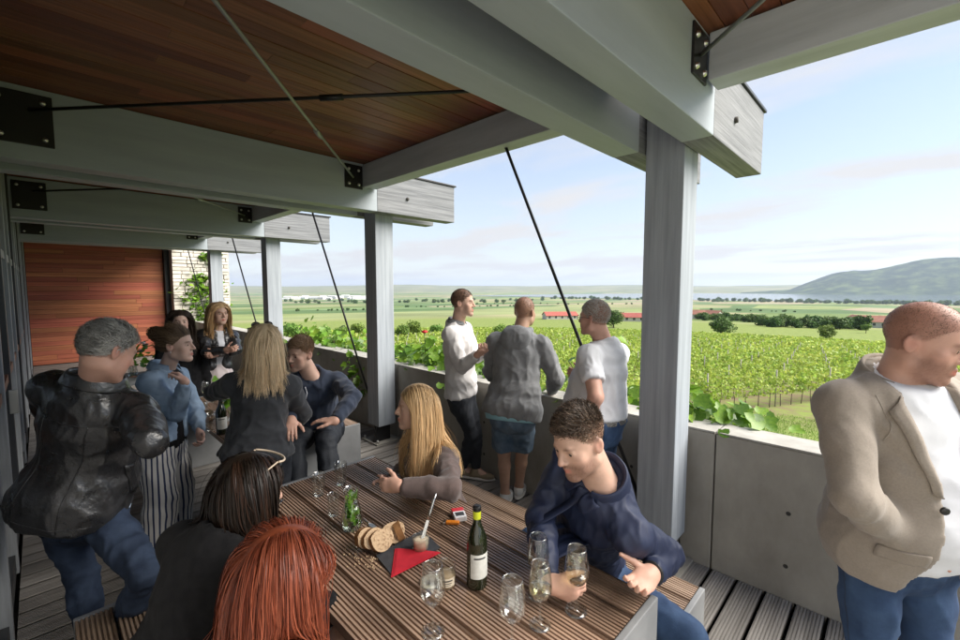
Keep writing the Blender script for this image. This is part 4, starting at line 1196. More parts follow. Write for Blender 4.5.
        # hands
        for sd in hands:
            h = (hand or {}).get(sd, {})
            wr, el = s.J['wr' + sd], s.J['el' + sd]
            d = h.get('dir'); d = unit(wr - el) if d is None else unit(d)
            palm = h.get('palm'); palm = -s.sright * (1 if sd == 'R' else -1) - 0.3 * s.sfwd if palm is None else np.asarray(palm, float)
            th = h.get('thumb'); th = s.sfwd + s.up * 0.5 if th is None else np.asarray(th, float)
            hs = (1.0 if s.sex == 'm' else 0.9)
            hfld = hand_field(wr, d, palm, th, h.get('curl', 0.45), h.get('spread', 0.06), hs, h.get('tout', 0.8), h.get('curls'), el)
            V, F = polygonize(hfld, 0.0042 if s.near else 0.0052)
            tn = np.ones((len(V), 3)); nn = pnoise(V * 60)[:, None]; tn = tn * (1 - 0.08 * np.clip(nn, 0, 1) * np.array([0.3, 1, 1])); tn *= np.array([1.0, 0.93, 0.92])
            put(V, F, None, tn)
        me = np_mesh('body', np.concatenate(Vs), np.concatenate(Fs), [s.skin, m_eye, m_iris], mi=np.concatenate(Ms), attrs={'tint': np.concatenate(Ts)})
        return wlink('body', me, s.o)
    def foot_dir(s, sd):
        kn, an = s.J['kn' + sd], s.J['an' + sd]
        f = s.fwd * np.array([1, 1, 0]); return unit(f)
    # ------------------------------------------------------------ clothing
    def garment(s, name, f, h, m, folds=0.006, fs=9.0, seed=0.0, joints=(), sm=1, tint=None, keep=False, attrs=None, drape=(1, 1, 0.55)):
        V, F = polygonize(f, h * 1.2)
        V = smooth(V, F, sm, 0.5)
        N = vnormals(V, F)
        if folds:
            s.gcount += 1; sd = seed + s.gcount * 7.7 + (abs(hash(name)) % 1 if 0 else 0) + s.pel[0] * 3
            def crease(P, sc, o): return np.clip(ridged(P, sc, o), 0, 1) ** 2.2
            d = folds * (1.25 * crease(V, np.array(drape) * fs, sd) + 0.8 * crease(V[:, [1, 2, 0]], np.array([1, 0.6, 1]) * fs * 1.7, sd + 5) - 0.55) + folds * 0.35 * pnoise(V * 5 + sd)
            for (c, ax, r, a, lam) in joints:
                q = V - c; w = np.exp(-(q * q).sum(1) / r ** 2); axn = unit(ax)
                side = np.clip(0.5 + 1.2 * pnoise(V * 7 + sd + 3), 0, 1)
                ph = q @ axn / lam * 2 * math.pi + 4.5 * pnoise(V * 6.5 + sd) + (q @ unit(np.cross(axn, [0.3, 0.5, 0.8]))) * 26
                d = d + a * 0.9 * w * side * (np.abs(np.sin(ph * 0.5)) ** 0.7 - 0.6) * -1.2
            V = V + N * d[:, None]
        s.last = (V, F)
        at = dict(attrs(V) if attrs else {})
        me = np_mesh(name, V, F, m, attrs=at)
        return wlink(name, me, s.o)
    def T(s, lat, t, out=0.0): return s.pel + (s.neck - s.pel) * t + s.sright * lat + s.sfwd * out
    def cast(s, P, D, far=0.6):
        from mathutils.bvhtree import BVHTree
        if getattr(s, '_bk', None) is not s.last:
            s._bk = s.last; s._bv = BVHTree.FromPolygons(s.last[0].tolist(), s.last[1].tolist())
        h = s._bv.ray_cast(Vector(P), Vector(D), far)
        return None if h[0] is None else (np.array(h[0]), np.array(h[1]))
    def patch(s, name, m, quad, D, off=0.004, nu=8, nv=8, parent=None, thick=0.004, sm=2):
        """a piece of cloth lying on the last garment: four corners thrown onto it along D"""
        A, B, C, E = [np.asarray(q, float) for q in quad]; D = unit(D); V = []
        last = None
        for j in range(nv + 1):
            for i in range(nu + 1):
                u, v = i / nu, j / nv
                p = (A * (1 - u) + B * u) * (1 - v) + (E * (1 - u) + C * u) * v
                h = s.cast(p, D)
                if h is not None: last = float(np.dot(h[0] - p, D))
                V.append([p, last])
        ds = np.array([np.nan if q[1] is None else q[1] for q in V]).reshape(nv + 1, nu + 1)
        if np.isnan(ds).all(): return None
        ds = np.where(np.isnan(ds), np.nanmean(ds), ds)
        for _ in range(sm):
            q = np.pad(ds, 1, mode='edge'); ds = np.minimum(ds, (q[1:-1, 1:-1] * 2 + q[:-2, 1:-1] + q[2:, 1:-1] + q[1:-1, :-2] + q[1:-1, 2:]) / 6)
        V = np.array([q[0] for q in V]) + D * (ds.reshape(-1, 1) - off)
        n1 = nu + 1
        F = np.array([(j * n1 + i, j * n1 + i + 1, (j + 1) * n1 + i + 1, (j + 1) * n1 + i) for j in range(nv) for i in range(nu)])
        o = wlink(name, np_mesh(name, V, F, m), parent or s.o)
        md = o.modifiers.new('thick', 'SOLIDIFY'); md.thickness = thick; md.offset = 0
        return o
    def seam(s, name, m, pts, D, r=0.0018, n=24, parent=None, lift=0.0):
        pts = [np.asarray(q, float) for q in pts]; out = []
        for k in range(n + 1):
            t = k / n * (len(pts) - 1); i = min(int(t), len(pts) - 2); p = pts[i] * (1 - t + i) + pts[i + 1] * (t - i)
            h = s.cast(p, unit(D))
            if h is not None: out.append(h[0] - unit(D) * lift)
        if len(out) < 3: return None
        return MB().tube(out, r, 5).wbuild(name, m, parent or s.o)
    def elbow_folds(s, a=0.006):
        J = s.J; out = []
        for sd in 'RL':
            out.append((J['el' + sd], J['wr' + sd] - J['el' + sd], 0.11, a, 0.045))
            out.append((J['sh' + sd] + (J['el' + sd] - J['sh' + sd]) * 0.55, J['el' + sd] - J['sh' + sd], 0.10, a * 0.6, 0.05))
        out.append((s.pel + (s.neck - s.pel) * 0.2, s.up, 0.2, a * 0.5, 0.07))
        return out
    def knee_folds(s, a=0.006):
        J = s.J; out = []
        for sd in 'RL':
            out.append((J['kn' + sd], J['an' + sd] - J['kn' + sd], 0.13, a, 0.05)); out.append((J['hip' + sd], J['kn' + sd] - J['hip' + sd], 0.13, a * .8, 0.055))
        return out
    def arm_piece(s, sd, ease, sleeve):
        g = Field()
        if sleeve is not None:
            s.arm_field(g, sd, ease, short=sleeve)
            sh, el = s.J['sh' + sd], s.J['el' + sd]; d = unit(el - sh); c = sh + (el - sh) * (sleeve + 0.02)
            return g.plane(c, d, 0.003)
        h = Field(); s.arm_field(h, sd, ease)
        g.lo, g.hi = h.lo, h.hi
        el, wr = s.J['el' + sd], s.J['wr' + sd]; d = unit(wr - el)
        fo = Field(); fo.p = h.p[3:]; fo.plane(wr - d * 0.012, d, 0.003)
        up = Field(); up.p = h.p[:3]
        return g.fn(up, 1).fn(fo, 1, 0.02)
    def leg_piece(s, sd, ease, short, flare, hem):
        g = Field(); s.leg_field(g, sd, ease, short=short, flare=flare)
        hp, kn, an = s.J['hip' + sd], s.J['kn' + sd], s.J['an' + sd]
        if short is None: d = unit(an - kn); c = an - d * hem * 0.3
        else: d = unit(kn - hp); c = hp + (kn - hp) * (short + 0.01)
        g.fn(lambda P, c=A3(c), d=A3(d): np.where(np.linalg.norm(P - c, axis=1) < 0.2, (P - c) @ d, -0.05), 0, 0.003)
        return g
    def top(s, name, m, ease=0.014, hem=-0.05, sleeve=None, h=0.010, folds=0.006, fs=9.0, neck_drop=0.0, open_fn=None, extra=None, ntilt=0.5, arms='RL', hem_fn=None, cuff=None, hem_n=None, sm=1, drape=(1, 1, 0.55), nr=0.066):
        N_ = s.torso_nodes(ease)
        if hem < -0.04: N_ = [(c, l, w, a + 0.026, b + 0.026) if i < 2 else ((c, l, w, a + 0.010, b + 0.010) if i == 2 else (c, l, w, a, b)) for i, (c, l, w, a, b) in enumerate(N_)]
        f = Field(); f.loft(N_, k=0.03); s.traps(f, ease * 0.8)
        if extra: extra(f)
        hp = s.pel + (s.neck - s.pel) * hem
        f.plane(hp, -(s.up if hem_n is None else hem_n), 0.008)
        # neckline: sloping cut and the round opening
        f.plane(s.neck + s.up * (0.020 - neck_drop), unit(s.up + s.sfwd * ntilt), 0.012)
        for sd in arms:
            g = s.arm_piece(sd, ease * (0.62 if sleeve is None else 0.8), sleeve)
            f.lo = np.minimum(f.lo, g.lo); f.hi = np.maximum(f.hi, g.hi); f.fn(g, 1, 0.026)
        f.fn(lambda P, c=A3(s.neck), u=A3(s.up), fw=A3(s.sfwd): np.maximum(np.linalg.norm((P - c) - ((P - c) @ u)[:, None] * u - fw * 0.01, axis=1) - nr, -((P - c) @ u + neck_drop + 0.01)), -1, 0.006)
        if open_fn: open_fn(f)
        s.coll = f
        return s.garment(name, f, h, m, folds, fs, joints=s.elbow_folds(folds * 0.9), sm=sm, drape=drape)
    def band(s, name, m, ease, t0, t1, h=0.008, nodes=True):
        f = Field(); f.loft(s.torso_nodes(ease), k=0.03)
        f.plane(s.pel + (s.neck - s.pel) * t0, -s.up, 0.004); f.plane(s.pel + (s.neck - s.pel) * t1, s.up, 0.004)
        return s.garment(name, f, h, m, 0)
    def bottom(s, name, m, ease=0.010, waist=0.03, short=None, flare=0.0, h=0.010, folds=0.008, attrs=None, hem=0.05):
        f = Field(); f.loft(s.torso_nodes(ease - 0.002, t1=0.21), k=0.04)
        f.plane(s.pel + (s.neck - s.pel) * waist, s.up, 0.006)
        for sd in 'RL':
            g = s.leg_piece(sd, ease, short, flare, hem)
            f.lo = np.minimum(f.lo, g.lo); f.hi = np.maximum(f.hi, g.hi); f.fn(g, 1, 0.035)
        return s.garment(name, f, h, m, folds, 8.0, joints=s.knee_folds(folds), attrs=attrs, drape=(1, 1, 0.7))
    def shoes(s, m, msole, sides='RL'):
        for sd in sides:
            an = s.J['an' + sd]; fd = s.foot_dir(sd); z0 = an[2] - 0.085
            c = np.array([an[0], an[1], z0])
            rt = np.cross(fd, Zu); ax = np.stack([rt, fd, Zu])
            f = Field()
            f.ell(c + fd * 0.10 + Zu * 0.032, (0.046, 0.085, 0.034), axes=ax, k=0); f.ell(c - fd * 0.01 + Zu * 0.045, (0.038, 0.055, 0.045), axes=ax, k=0.03)
            f.cap(c + Zu * 0.06 - fd * .01, an + Zu * 0.0, 0.040, 0.044, k=0.03)
            f.plane(c + Zu * 0.012, -Zu, 0.004)
            sh = s.garment('shoe', f, 0.011, m, 0)
            g = Field(); g.ell(c + fd * 0.055 + Zu * 0.01, (0.049, 0.140, 0.03), axes=ax, k=0); g.plane(c + Zu * 0.024, Zu, 0.002); g.plane(c, -Zu, 0.002)
            V, F = polygonize(g, 0.012)
            wlink('sole', np_mesh('sole', V, F, msole), sh)
    def collar(s, m, r=0.068, hgt=0.036, fall=0.045, gap=0.5, tilt=0.3, name='collar', flare=0.022, thick=0.004, pts=0.0, dz=0.016, rear=1.0):
        """folded collar round the neck with a gap at the front"""
        n = 40; prof = [(0.0, -0.012), (0.002, hgt), (flare * 0.6, hgt + 0.004), (flare, hgt * 0.5), (flare + 0.016, hgt - fall)]
        V, F = [], []
        nk = unit(s.head + s.HR[1] * -0.02 - s.HR[2] * 0.07 - s.neck)
        for i in range(n + 1):
            th = gap / 2 + (2 * math.pi - gap) * i / n          # from front round
            dirv = s.sfwd * math.cos(th) + s.sright * math.sin(th)
            fr = (math.cos(th) + 1) / 2
            ext = pts * max(0, math.cos(th)) ** 3
            for j, (a, z) in enumerate(prof):
                rr = r * (1 + 0.10 * abs(math.sin(th)))
                zz = z - tilt * 0.10 * fr + (1 - fr) * 0.012 * rear + dz - (ext if j >= 3 else 0)
                V.append(s.neck + dirv * (rr + a) + s.up * zz)
        m_ = len(prof)
        V = np.array(V); k = len(V)
        F = np.array([(i * m_ + j, i * m_ + j + 1, (i + 1) * m_ + j + 1, (i + 1) * m_ + j) for i in range(n) for j in range(m_ - 1)])
        me = np_mesh(name, V, F, m)
        o = wlink(name, me, s.o)
        md = o.modifiers.new('thick', 'SOLIDIFY'); md.thickness = thick; md.offset = 0
        sb = o.modifiers.new('sub', 'SUBSURF'); sb.levels = 1; sb.render_levels = 1
        return o
    # ------------------------------------------------------------ hair
    def roots(s, n, rng, bald=0.0, lo=-9):
        out = np.zeros((0, 3))
        while len(out) < n:
            d = rng.normal(size=(n * 3, 3)); d /= np.linalg.norm(d, axis=1)[:, None]
            p = HC + d * HRD
            ok = (p[:, 2] > hairline(p[:, 1], bald) + rng.normal(size=len(p)) * 0.003) & (p[:, 2] > lo)
            out = np.concatenate([out, p[ok]])
        return out[:n]
    def strands(s, name, Pts, width, tint, m, cap=None, root_dark=1.0, tip=0.25, jit=0.35):
        """Pts (n, k, 3) world"""
        n, k, _ = Pts.shape; rng = np.random.default_rng(n + k)
        T = np.gradient(Pts, axis=1); T /= np.linalg.norm(T, axis=2)[..., None] + 1e-9
        out = Pts - (s.head - s.HR[1] * 0.01)[None, None]; out = out - (out @ s.HR[2])[..., None] * s.HR[2] * 0.5
        out /= np.linalg.norm(out, axis=2)[..., None] + 1e-9
        out = out + rng.normal(size=(n, 1, 3)) * jit
        sd = np.cross(T, out); sd /= np.linalg.norm(sd, axis=2)[..., None] + 1e-9
        nr = np.cross(sd, T)
        t = np.linspace(0, 1, k)
        w = (width * (0.7 + 0.6 * rng.random(n)))[:, None] * (np.minimum(1, 0.6 + 3 * t) * np.where(t > 0.6, 1 - (1 - tip) * (t - 0.6) / 0.4, 1))[None]
        V = np.stack([Pts - sd * w[..., None], Pts + sd * w[..., None]], 2).reshape(-1, 3)
        b = (np.arange(n)[:, None] * k + np.arange(k - 1)[None]).reshape(-1) * 2
        F = np.stack([b, b + 1, b + 3, b + 2], 1)
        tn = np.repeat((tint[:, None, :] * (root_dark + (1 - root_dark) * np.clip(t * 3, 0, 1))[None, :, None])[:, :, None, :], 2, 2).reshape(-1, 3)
        if cap is not None:
            cv, cf, ct = cap
            F = np.concatenate([F, cf + len(V)]); V = np.concatenate([V, cv]); tn = np.concatenate([tn, ct])
        return wlink(name, np_mesh(name, V, F, m, attrs={'tint': tn}), s.o)
    def cap_mesh(s, infl=0.004, bald=0.0, h=0.006, tint=0.6, lump=0.0, drop=0.0):
        f = Field(); f.ell(HC, HRD + infl, k=0)
        V, F = polygonize(f, h)
        ok = V[:, 2] > hairline(V[:, 1], bald) - drop
        F = F[ok[F].all(1)]; u = np.unique(F); mp = np.zeros(len(V), int); mp[u] = np.arange(len(u))
        V = V[u]; F = mp[F]
        if lump: V = V + (V - HC) * (lump * pnoise(V * 38))[:, None]
        return s.head + V @ s.HR * (s.scale ** 0.3), F, np.full((len(V), 3), tint)
    def short_hair(s, m, n=2600, length=0.02, comb=(0, 0.4, 0.5), bald=0.0, side=None, width=0.0016, var=0.35, seed=1, cap=0.0015, infl_top=0.0, tint=None, lo=-9, lift=0.75):
        rng = np.random.default_rng(seed)
        R = s.roots(n, rng, bald, lo)
        nr = (R - HC) / HRD; nr /= np.linalg.norm(nr, axis=1)[:, None]
        top = np.clip((R[:, 2] - 0.055) / 0.05, 0, 1)
        Ls = length * (1 + (infl_top * top)) * (0.7 + 0.6 * rng.random(n)) * (1 if side is None else (side + (1 - side) * np.clip((R[:, 2] - 0.02) / 0.05, 0, 1)))
        cb = np.array(comb)[None] + rng.normal(size=(n, 3)) * var
        cb = cb + 0.35 * np.stack([pnoise(R * 26), pnoise(R * 26 + 9), pnoise(R * 26 + 21)], 1) * 2
        cb = cb - (cb * nr).sum(1)[:, None] * nr
        k = 4; t = np.linspace(0, 1, k)
        P = R[:, None] + (nr[:, None] * (lift * t - 0.37 * lift * t * t)[None, :, None] + cb[:, None] * (t ** 1.5)[None, :, None]) * Ls[:, None, None]
        tt = (0.7 + 0.6 * rng.random(n))[:, None] * (np.ones((n, 3)) if tint is None else tint(R, rng))
        return s.strands('hair', s.head + (P * s.scale ** 0.3) @ s.HR, width, tt, m, s.cap_mesh(cap, bald) if cap else None)
    def long_hair(s, m, n=2600, length=0.42, part=0.2, wave=0.012, width=0.0024, seed=2, guides=220, volume=0.018, tint=None, back=0.35, root_dark=0.8, steps=22, clump=0.7, cap_t=0.7, front=0.0, fwdbias=0.0, lvar=0.18, gravity=None, name='hair'):
        rng = np.random.default_rng(seed)
        G = s.roots(guides, rng)
        hw = lambda q: s.head + q @ s.HR
        def sim(R, seed2):
            n_ = len(R); rg = np.random.default_rng(seed2)
            nr = (R - HC) / HRD; nr /= np.linalg.norm(nr, axis=1)[:, None]
            sx = np.sign(R[:, 0] - 0.03 * part + 1e-4)
            tw = np.clip((R[:, 2] - 0.045) / 0.06, 0, 1); d = np.stack([sx * 0.9 * (0.25 + 0.75 * tw), -back * (0.3 + 0.7 * tw) + (R[:, 1] > 0.02) * front, 0.10 * tw - 1.2 * (1 - tw)], 1)
            d = d - (d * nr).sum(1)[:, None] * nr; d = d / np.linalg.norm(d, axis=1)[:, None] * 0.9 + nr * (0.05 + 0.13 * tw[:, None])
            d = d @ s.HR; p = hw(R); nw = nr @ s.HR
            st = length * (1 - lvar + 2 * lvar * rg.random(n_)) / (steps - 1)
            hh = np.clip((R[:, 2] + 0.07) / 0.19, 0, 1); lay = 0.003 + volume * (0.15 + 0.85 * hh) * (0.45 + 0.55 * rg.random(n_))
            ph = rg.random((n_, 3)) * 6.28
            pts = [p]
            gv = A3([0, 0, -1.0]) if gravity is None else A3(gravity)
            for i in range(1, steps):
                t = i / steps
                d = d * 0.62 + gv * (0.30 + 0.2 * t) + s.HR[1] * (fwdbias * 0.05)
                d = d / (np.linalg.norm(d, axis=1)[:, None] + 1e-9)
                wv = np.sin(ph + t * 13.0) * wave * t
                p = p + d * st[:, None] + wv * 0.35
                q = (p - s.head) @ s.HR.T - HC; rr = HRD + lay[:, None]
                k0 = np.linalg.norm(q / rr, axis=1); ins = k0 < 1
                q = np.where(ins[:, None], q / np.maximum(k0, 1e-3)[:, None], q)
                # keep the hair out of the face
                fc = (q[:, 1] > 0.055) & (np.abs(q[:, 0]) < 0.062) & (q[:, 2] < 0.03) & (q[:, 2] > -0.17)
                q[fc, 0] = np.sign(q[fc, 0] + 1e-5) * 0.066
                fb = (q[:, 1] > 0.050) & (q[:, 2] < 0.02) & (q[:, 2] > -0.2) & (np.abs(q[:, 0]) < 0.13)
                q[fb, 1] = 0.050 + (q[fb, 1] - 0.050) * 0.25
                p = s.head + (q + HC) @ s.HR
                nd = s.neck * 0 + s.head - s.HR[1] * 0.02 - s.HR[2] * 0.11
                v = p - nd; v = v - (v @ s.up)[:, None] * s.up; dn = np.linalg.norm(v, axis=1); low = ((p - nd) @ s.up < 0.04) & (dn < 0.058)
                p = p + np.where(low[:, None], v / (dn[:, None] + 1e-6) * (0.058 - dn)[:, None], 0)
                if s.coll is not None:
                    e = 0.004; c = s.coll; d0 = c(p)
                    hit = d0 < lay * 0.7 + 0.006
                    if hit.any():
                        ph_ = p[hit]; gr = np.stack([c(ph_ + np.eye(3)[a] * e) - d0[hit] for a in range(3)], 1); gr /= np.linalg.norm(gr, axis=1)[:, None] + 1e-9
                        p[hit] = ph_ + gr * (lay[hit] * 0.7 + 0.006 - d0[hit])[:, None]
                d = p - pts[-1]; d = d / (np.linalg.norm(d, axis=1)[:, None] + 1e-9)
                pts.append(p)
            return np.stack(pts, 1)
        GP = sim(G, seed + 1)
        C = s.roots(n, rng)
        dist = ((C[:, None] - G[None]) ** 2).sum(2); gi = dist.argmin(1)
        CP = sim(C, seed + 2)
        t = np.linspace(0, 1, steps)[None, :, None]
        off = (hw(C) - hw(G[gi]))[:, None] * (1 - 0.75 * t) + rng.normal(size=(n, 1, 3)) * 0.007 * t
        mixw = np.clip(clump * 1.3 * t, 0, clump)
        P = CP * (1 - mixw) + (GP[gi] + off) * mixw
        fly = rng.random(n) < 0.06
        P[fly] += (np.cumsum(rng.normal(size=(int(fly.sum()), steps, 3)), 1) * 0.0016 + np.linspace(0, 1, steps)[None, :, None] * rng.normal(size=(int(fly.sum()), 1, 3)) * 0.02)
        # soften
        for _ in range(2): P[:, 1:-1] = 0.5 * P[:, 1:-1] + 0.25 * (P[:, :-2] + P[:, 2:])
        gt = rng.random(len(G))[gi]
        tt = (0.6 + 0.45 * rng.random(n) + 0.35 * (gt - 0.5))[:, None] * (np.ones((n, 3)) if tint is None else tint(C, rng, gt))
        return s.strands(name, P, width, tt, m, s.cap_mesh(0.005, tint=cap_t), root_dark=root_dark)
    def bun(s, m, c, r, n=260, seed=5, tint=0.9):
        """bun of wound strands at head-local c"""
        rng = np.random.default_rng(seed); k = 16; P = []
        for i in range(n):
            a0 = rng.random() * 6.28; tl = rng.normal(size=3); tl /= np.linalg.norm(tl); b = np.cross(tl, rng.normal(size=3)); b /= np.linalg.norm(b); q = np.cross(tl, b)
            th = a0 + np.linspace(0, 3.2, k); rr = r * (0.82 + 0.25 * rng.random())
            P.append(np.array(c) + (np.cos(th)[:, None] * b + np.sin(th)[:, None] * q) * rr * np.array([1, 0.9, 0.95]) + (rng.normal(size=3) * 0.004))
        P = np.array(P)
        return s.strands('hair_bun', s.head + P @ s.HR, 0.0022, (0.6 + 0.6 * rng.random(n))[:, None] * np.full((n, 3), tint), m)

# ================================================================ CLOTHING MATERIALS
m_leather = mat('black_leather', (0.016, 0.016, 0.017), (0.028, 0.028, 0.030), rough=0.24, scale=9, bump=0.6, bscale=17, bdist=0.016, spec=0.8, rough2=0.4)
m_denim_l = mat('light_denim', (0.31, 0.41, 0.54), (0.19, 0.27, 0.38), rough=0.85, scale=11, bump=0.35, bscale=120, bdist=0.002, contrast=(0.3, 0.7))
m_jeans_d = mat('dark_jeans', (0.010, 0.019, 0.042), (0.030, 0.048, 0.088), rough=0.85, scale=9, bump=0.3, bscale=140, bdist=0.002)
m_jeans_m = mat('blue_jeans', (0.012, 0.032, 0.085), (0.042, 0.083, 0.165), rough=0.85, scale=9, contrast=(0.3, 0.72), bump=0.3, bscale=140, bdist=0.002)
m_jeans_s = mat('washed_jeans', (0.05, 0.085, 0.13), (0.15, 0.20, 0.26), rough=0.85, scale=9, bump=0.3, bscale=140, bdist=0.002, contrast=(0.35, 0.75))
m_black = mat('black_knit', (0.006, 0.006, 0.007), (0.011, 0.011, 0.012), rough=0.95, scale=30, bump=0.3, bscale=160, bdist=0.002, sheen=0.02, spec=0.2)
m_blackd = mat('faded_black_knit', (0.022, 0.024, 0.029), (0.032, 0.035, 0.041), rough=0.9, scale=12, bump=0.4, bscale=130, bdist=0.002, sheen=0.2)
m_navy = mat('navy_knit', (0.020, 0.030, 0.056), (0.032, 0.044, 0.075), rough=0.85, scale=20, bump=0.35, bscale=140, bdist=0.002, sheen=0.2)
m_shirt = mat('navy_shirt', (0.011, 0.017, 0.046), (0.017, 0.025, 0.062), rough=0.6, scale=8, bump=0.2, bscale=220, bdist=0.001)
m_white = mat('white_knit', (0.66, 0.64, 0.63), (0.56, 0.54, 0.54), rough=0.9, scale=10, bump=0.25, bscale=150, bdist=0.002)
m_tee = mat('white_cotton', (0.70, 0.71, 0.74), (0.60, 0.61, 0.65), rough=0.9, scale=6, bump=0.15, bscale=200, bdist=0.001)
m_greyk = mat('grey_jersey', (0.24, 0.245, 0.255), (0.16, 0.165, 0.172), rough=0.95, scale=14, bump=0.4, bscale=150, bdist=0.002, contrast=(0.3, 0.7))
m_blazer = mat('taupe_wool', (0.285, 0.245, 0.205), (0.24, 0.205, 0.172), rough=0.9, scale=160, bump=0.35, bscale=220, bdist=0.0015, contrast=(0.3, 0.7), sheen=0.15)
m_brown = mat('brown_cardigan', (0.11, 0.078, 0.072), (0.07, 0.05, 0.046), rough=0.95, scale=14, bump=0.4, bscale=150, bdist=0.002, sheen=0.2)
m_skirt = mat('pale_skirt', (0.55, 0.48, 0.47), (0.46, 0.40, 0.40), rough=0.8, scale=5)
m_lblue = mat('pale_blue_cotton', (0.42, 0.50, 0.62), (0.34, 0.42, 0.54), rough=0.85, scale=8)
m_aqua = mat('aqua_cotton', (0.25, 0.45, 0.52), rough=0.85)
m_bpants = mat('black_trousers', (0.014, 0.017, 0.024), (0.024, 0.028, 0.036), rough=0.75, scale=8, bump=0.2, bscale=120)
m_shoe_d = mat('dark_shoe', (0.02, 0.02, 0.022), rough=0.5)
m_shoe_w = mat('white_shoe', (0.6, 0.6, 0.58), rough=0.6)
m_shoe_t = mat('tan_shoe', (0.26, 0.20, 0.13), rough=0.7)
m_sole = mat('white_sole', (0.62, 0.60, 0.56), rough=0.7)
m_belt = mat('woven_belt', (0.24, 0.23, 0.21), (0.06, 0.06, 0.06), rough=0.6, scale=110, contrast=(0.45, 0.55))
m_button = mat('dark_button', (0.02, 0.02, 0.02), rough=0.3)
def hairm(name, c, rough=0.45): return mat('hair_' + name, c, rough=rough, attr='tint', spec=0.32, translucent=0.12)
h_grey = hairm('grey', (0.36, 0.35, 0.33)); h_brown = hairm('brown', (0.24, 0.155, 0.092)); h_dark = hairm('dark', (0.026, 0.017, 0.012), 0.42)
h_blonde = hairm('blonde', (0.78, 0.53, 0.28)); h_blond2 = hairm('pale_blonde', (0.82, 0.64, 0.42)); h_red = hairm('copper', (0.255, 0.062, 0.027), 0.42); h_salt = hairm('salt_pepper', (0.42, 0.40, 0.37))
h_dkbr = hairm('dark_brown', (0.055, 0.038, 0.027))
ms = bpy.data.materials.new('navy_stripes'); ms.use_nodes = True
_n, _l = ms.node_tree.nodes, ms.node_tree.links
_at = _n.new('ShaderNodeAttribute'); _at.attribute_name = 'su'
_fr = _n.new('ShaderNodeMath'); _fr.operation = 'FRACT'; _l.new(_at.outputs['Fac'], _fr.inputs[0])
_gt = _n.new('ShaderNodeMath'); _gt.operation = 'GREATER_THAN'; _gt.inputs[1].default_value = 0.34; _l.new(_fr.outputs[0], _gt.inputs[0])
_mx = _n.new('ShaderNodeMixRGB'); _mx.inputs[1].default_value = (0.022, 0.032, 0.085, 1); _mx.inputs[2].default_value = (0.62, 0.60, 0.57, 1)
_l.new(_gt.outputs[0], _mx.inputs[0]); _l.new(_mx.outputs[0], _n['Principled BSDF'].inputs['Base Color']); _n['Principled BSDF'].inputs['Roughness'].default_value = 0.8

def local_mesh(p, mb, name, m, parent=None):
    """mesh in head coordinates of a person -> child of the person"""
    me = mb.mesh(m, name)
    V = np.array([v.co for v in me.vertices]); V = p.head + V @ p.HR
    me.vertices.foreach_set('co', V.astype(np.float32).ravel()); me.update()
    return wlink(name, me, parent or p.o)
def sunglasses(p, y, z, up=0.5, m=None, lens=True, name='sunglasses'):
    m = m or m_steel
    mb = MB(); R = 0.084
    arc = [(math.sin(a) * R * 1.02, y + 0.055 * math.cos(a) - 0.05, z + 0.0 * a) for a in np.linspace(-1.45, 1.45, 17)]
    mb.tube(arc, 0.004, 6)
    for sx in (-1, 1): mb.tube([(sx * R, y - 0.045, z), (sx * R * 1.0, y - 0.10, z - 0.045)], 0.0028, 5)
    o = local_mesh(p, mb, name, m)
    if lens:
        for sx in (-1, 1):
            l = MB(); n = 14
            pts = [(sx * 0.036 + 0.027 * math.cos(t), y + 0.002 - 0.3 * abs(0.027 * math.sin(t)) * up, z + 0.018 + 0.021 * math.sin(t)) for t in np.linspace(0, 6.283, n, endpoint=False)]
            l.add(pts + [(a, b - 0.002, c) for a, b, c in pts], [tuple(range(n)), tuple(range(2 * n - 1, n - 1, -1))] + [(i, n + i, n + (i + 1) % n, (i + 1) % n) for i in range(n)])
            local_mesh(p, l, 'lens', mat('lens_dark', (0.01, 0.01, 0.012), rough=0.08), o)
    return o
CHK = []
def chk(p): CHK.append((p.o.name, round(float(p.tl), 2), round(float(np.linalg.norm(p.head - p.neck)), 2), [round(float(x), 2) for x in p.pel], [round(float(x), 2) for x in p.head], [round(float(p.J[k][2]), 2) for k in ('anR', 'anL')]))

# ---------------------------------------------------------------- 1 leather jacket
p = Person('person', 'stout grey haired man in black leather jacket and jeans standing by the facade', W(80, 500, 1.98), W(96, 384, 1.88), W(108, 351, 1.82), face=140, hface=118, hpitch=26, bulk=1.04, belly=0.03, skin='ruddy',
           arms={'R': ((150, 441, -1), ('L', -0.6, 0.85, -0.25)), 'L': (('L', -0.35, 0.5, -0.8), ('L', 0.6, 0.7, -0.1))},
           legs={'R': ((146, 575, -1), ('D', 112, 660, 1.95)), 'L': ('G', Wz(92, 660, 0.09), 0.03)}); chk(p)
p.bottom('jeans', m_jeans_d, ease=0.003, folds=0.009, h=0.009)
for sg in (-1, 1): p.patch('back_pocket', m_jeans_d, [p.T(sg * .03, .02, -.5), p.T(sg * .135, .02, -.5), p.T(sg * .125, -.22, -.5), p.T(sg * .04, -.22, -.5)], p.sfwd, thick=0.003, off=0.003)
p.band('shirt', m_lblue, 0.020, -0.14, 0.02, h=0.011)
def lx(f):
    b = p.pel + (p.neck - p.pel) * 0.06
    f.ell(b - p.fwd * 0.10, (0.20, 0.13, 0.18), axes=np.stack([p.right, p.fwd, p.up]), k=0.08)
p.top('leather_jacket', m_leather, ease=0.020, hem=-0.03, h=0.0068, folds=0.007, fs=8.5, extra=lx, sm=1)
B_ = p.sfwd
p.seam('yoke_seam', m_leather, [p.T(-.19, .80, -.5), p.T(0, .77, -.5), p.T(.19, .80, -.5)], B_, 0.003)
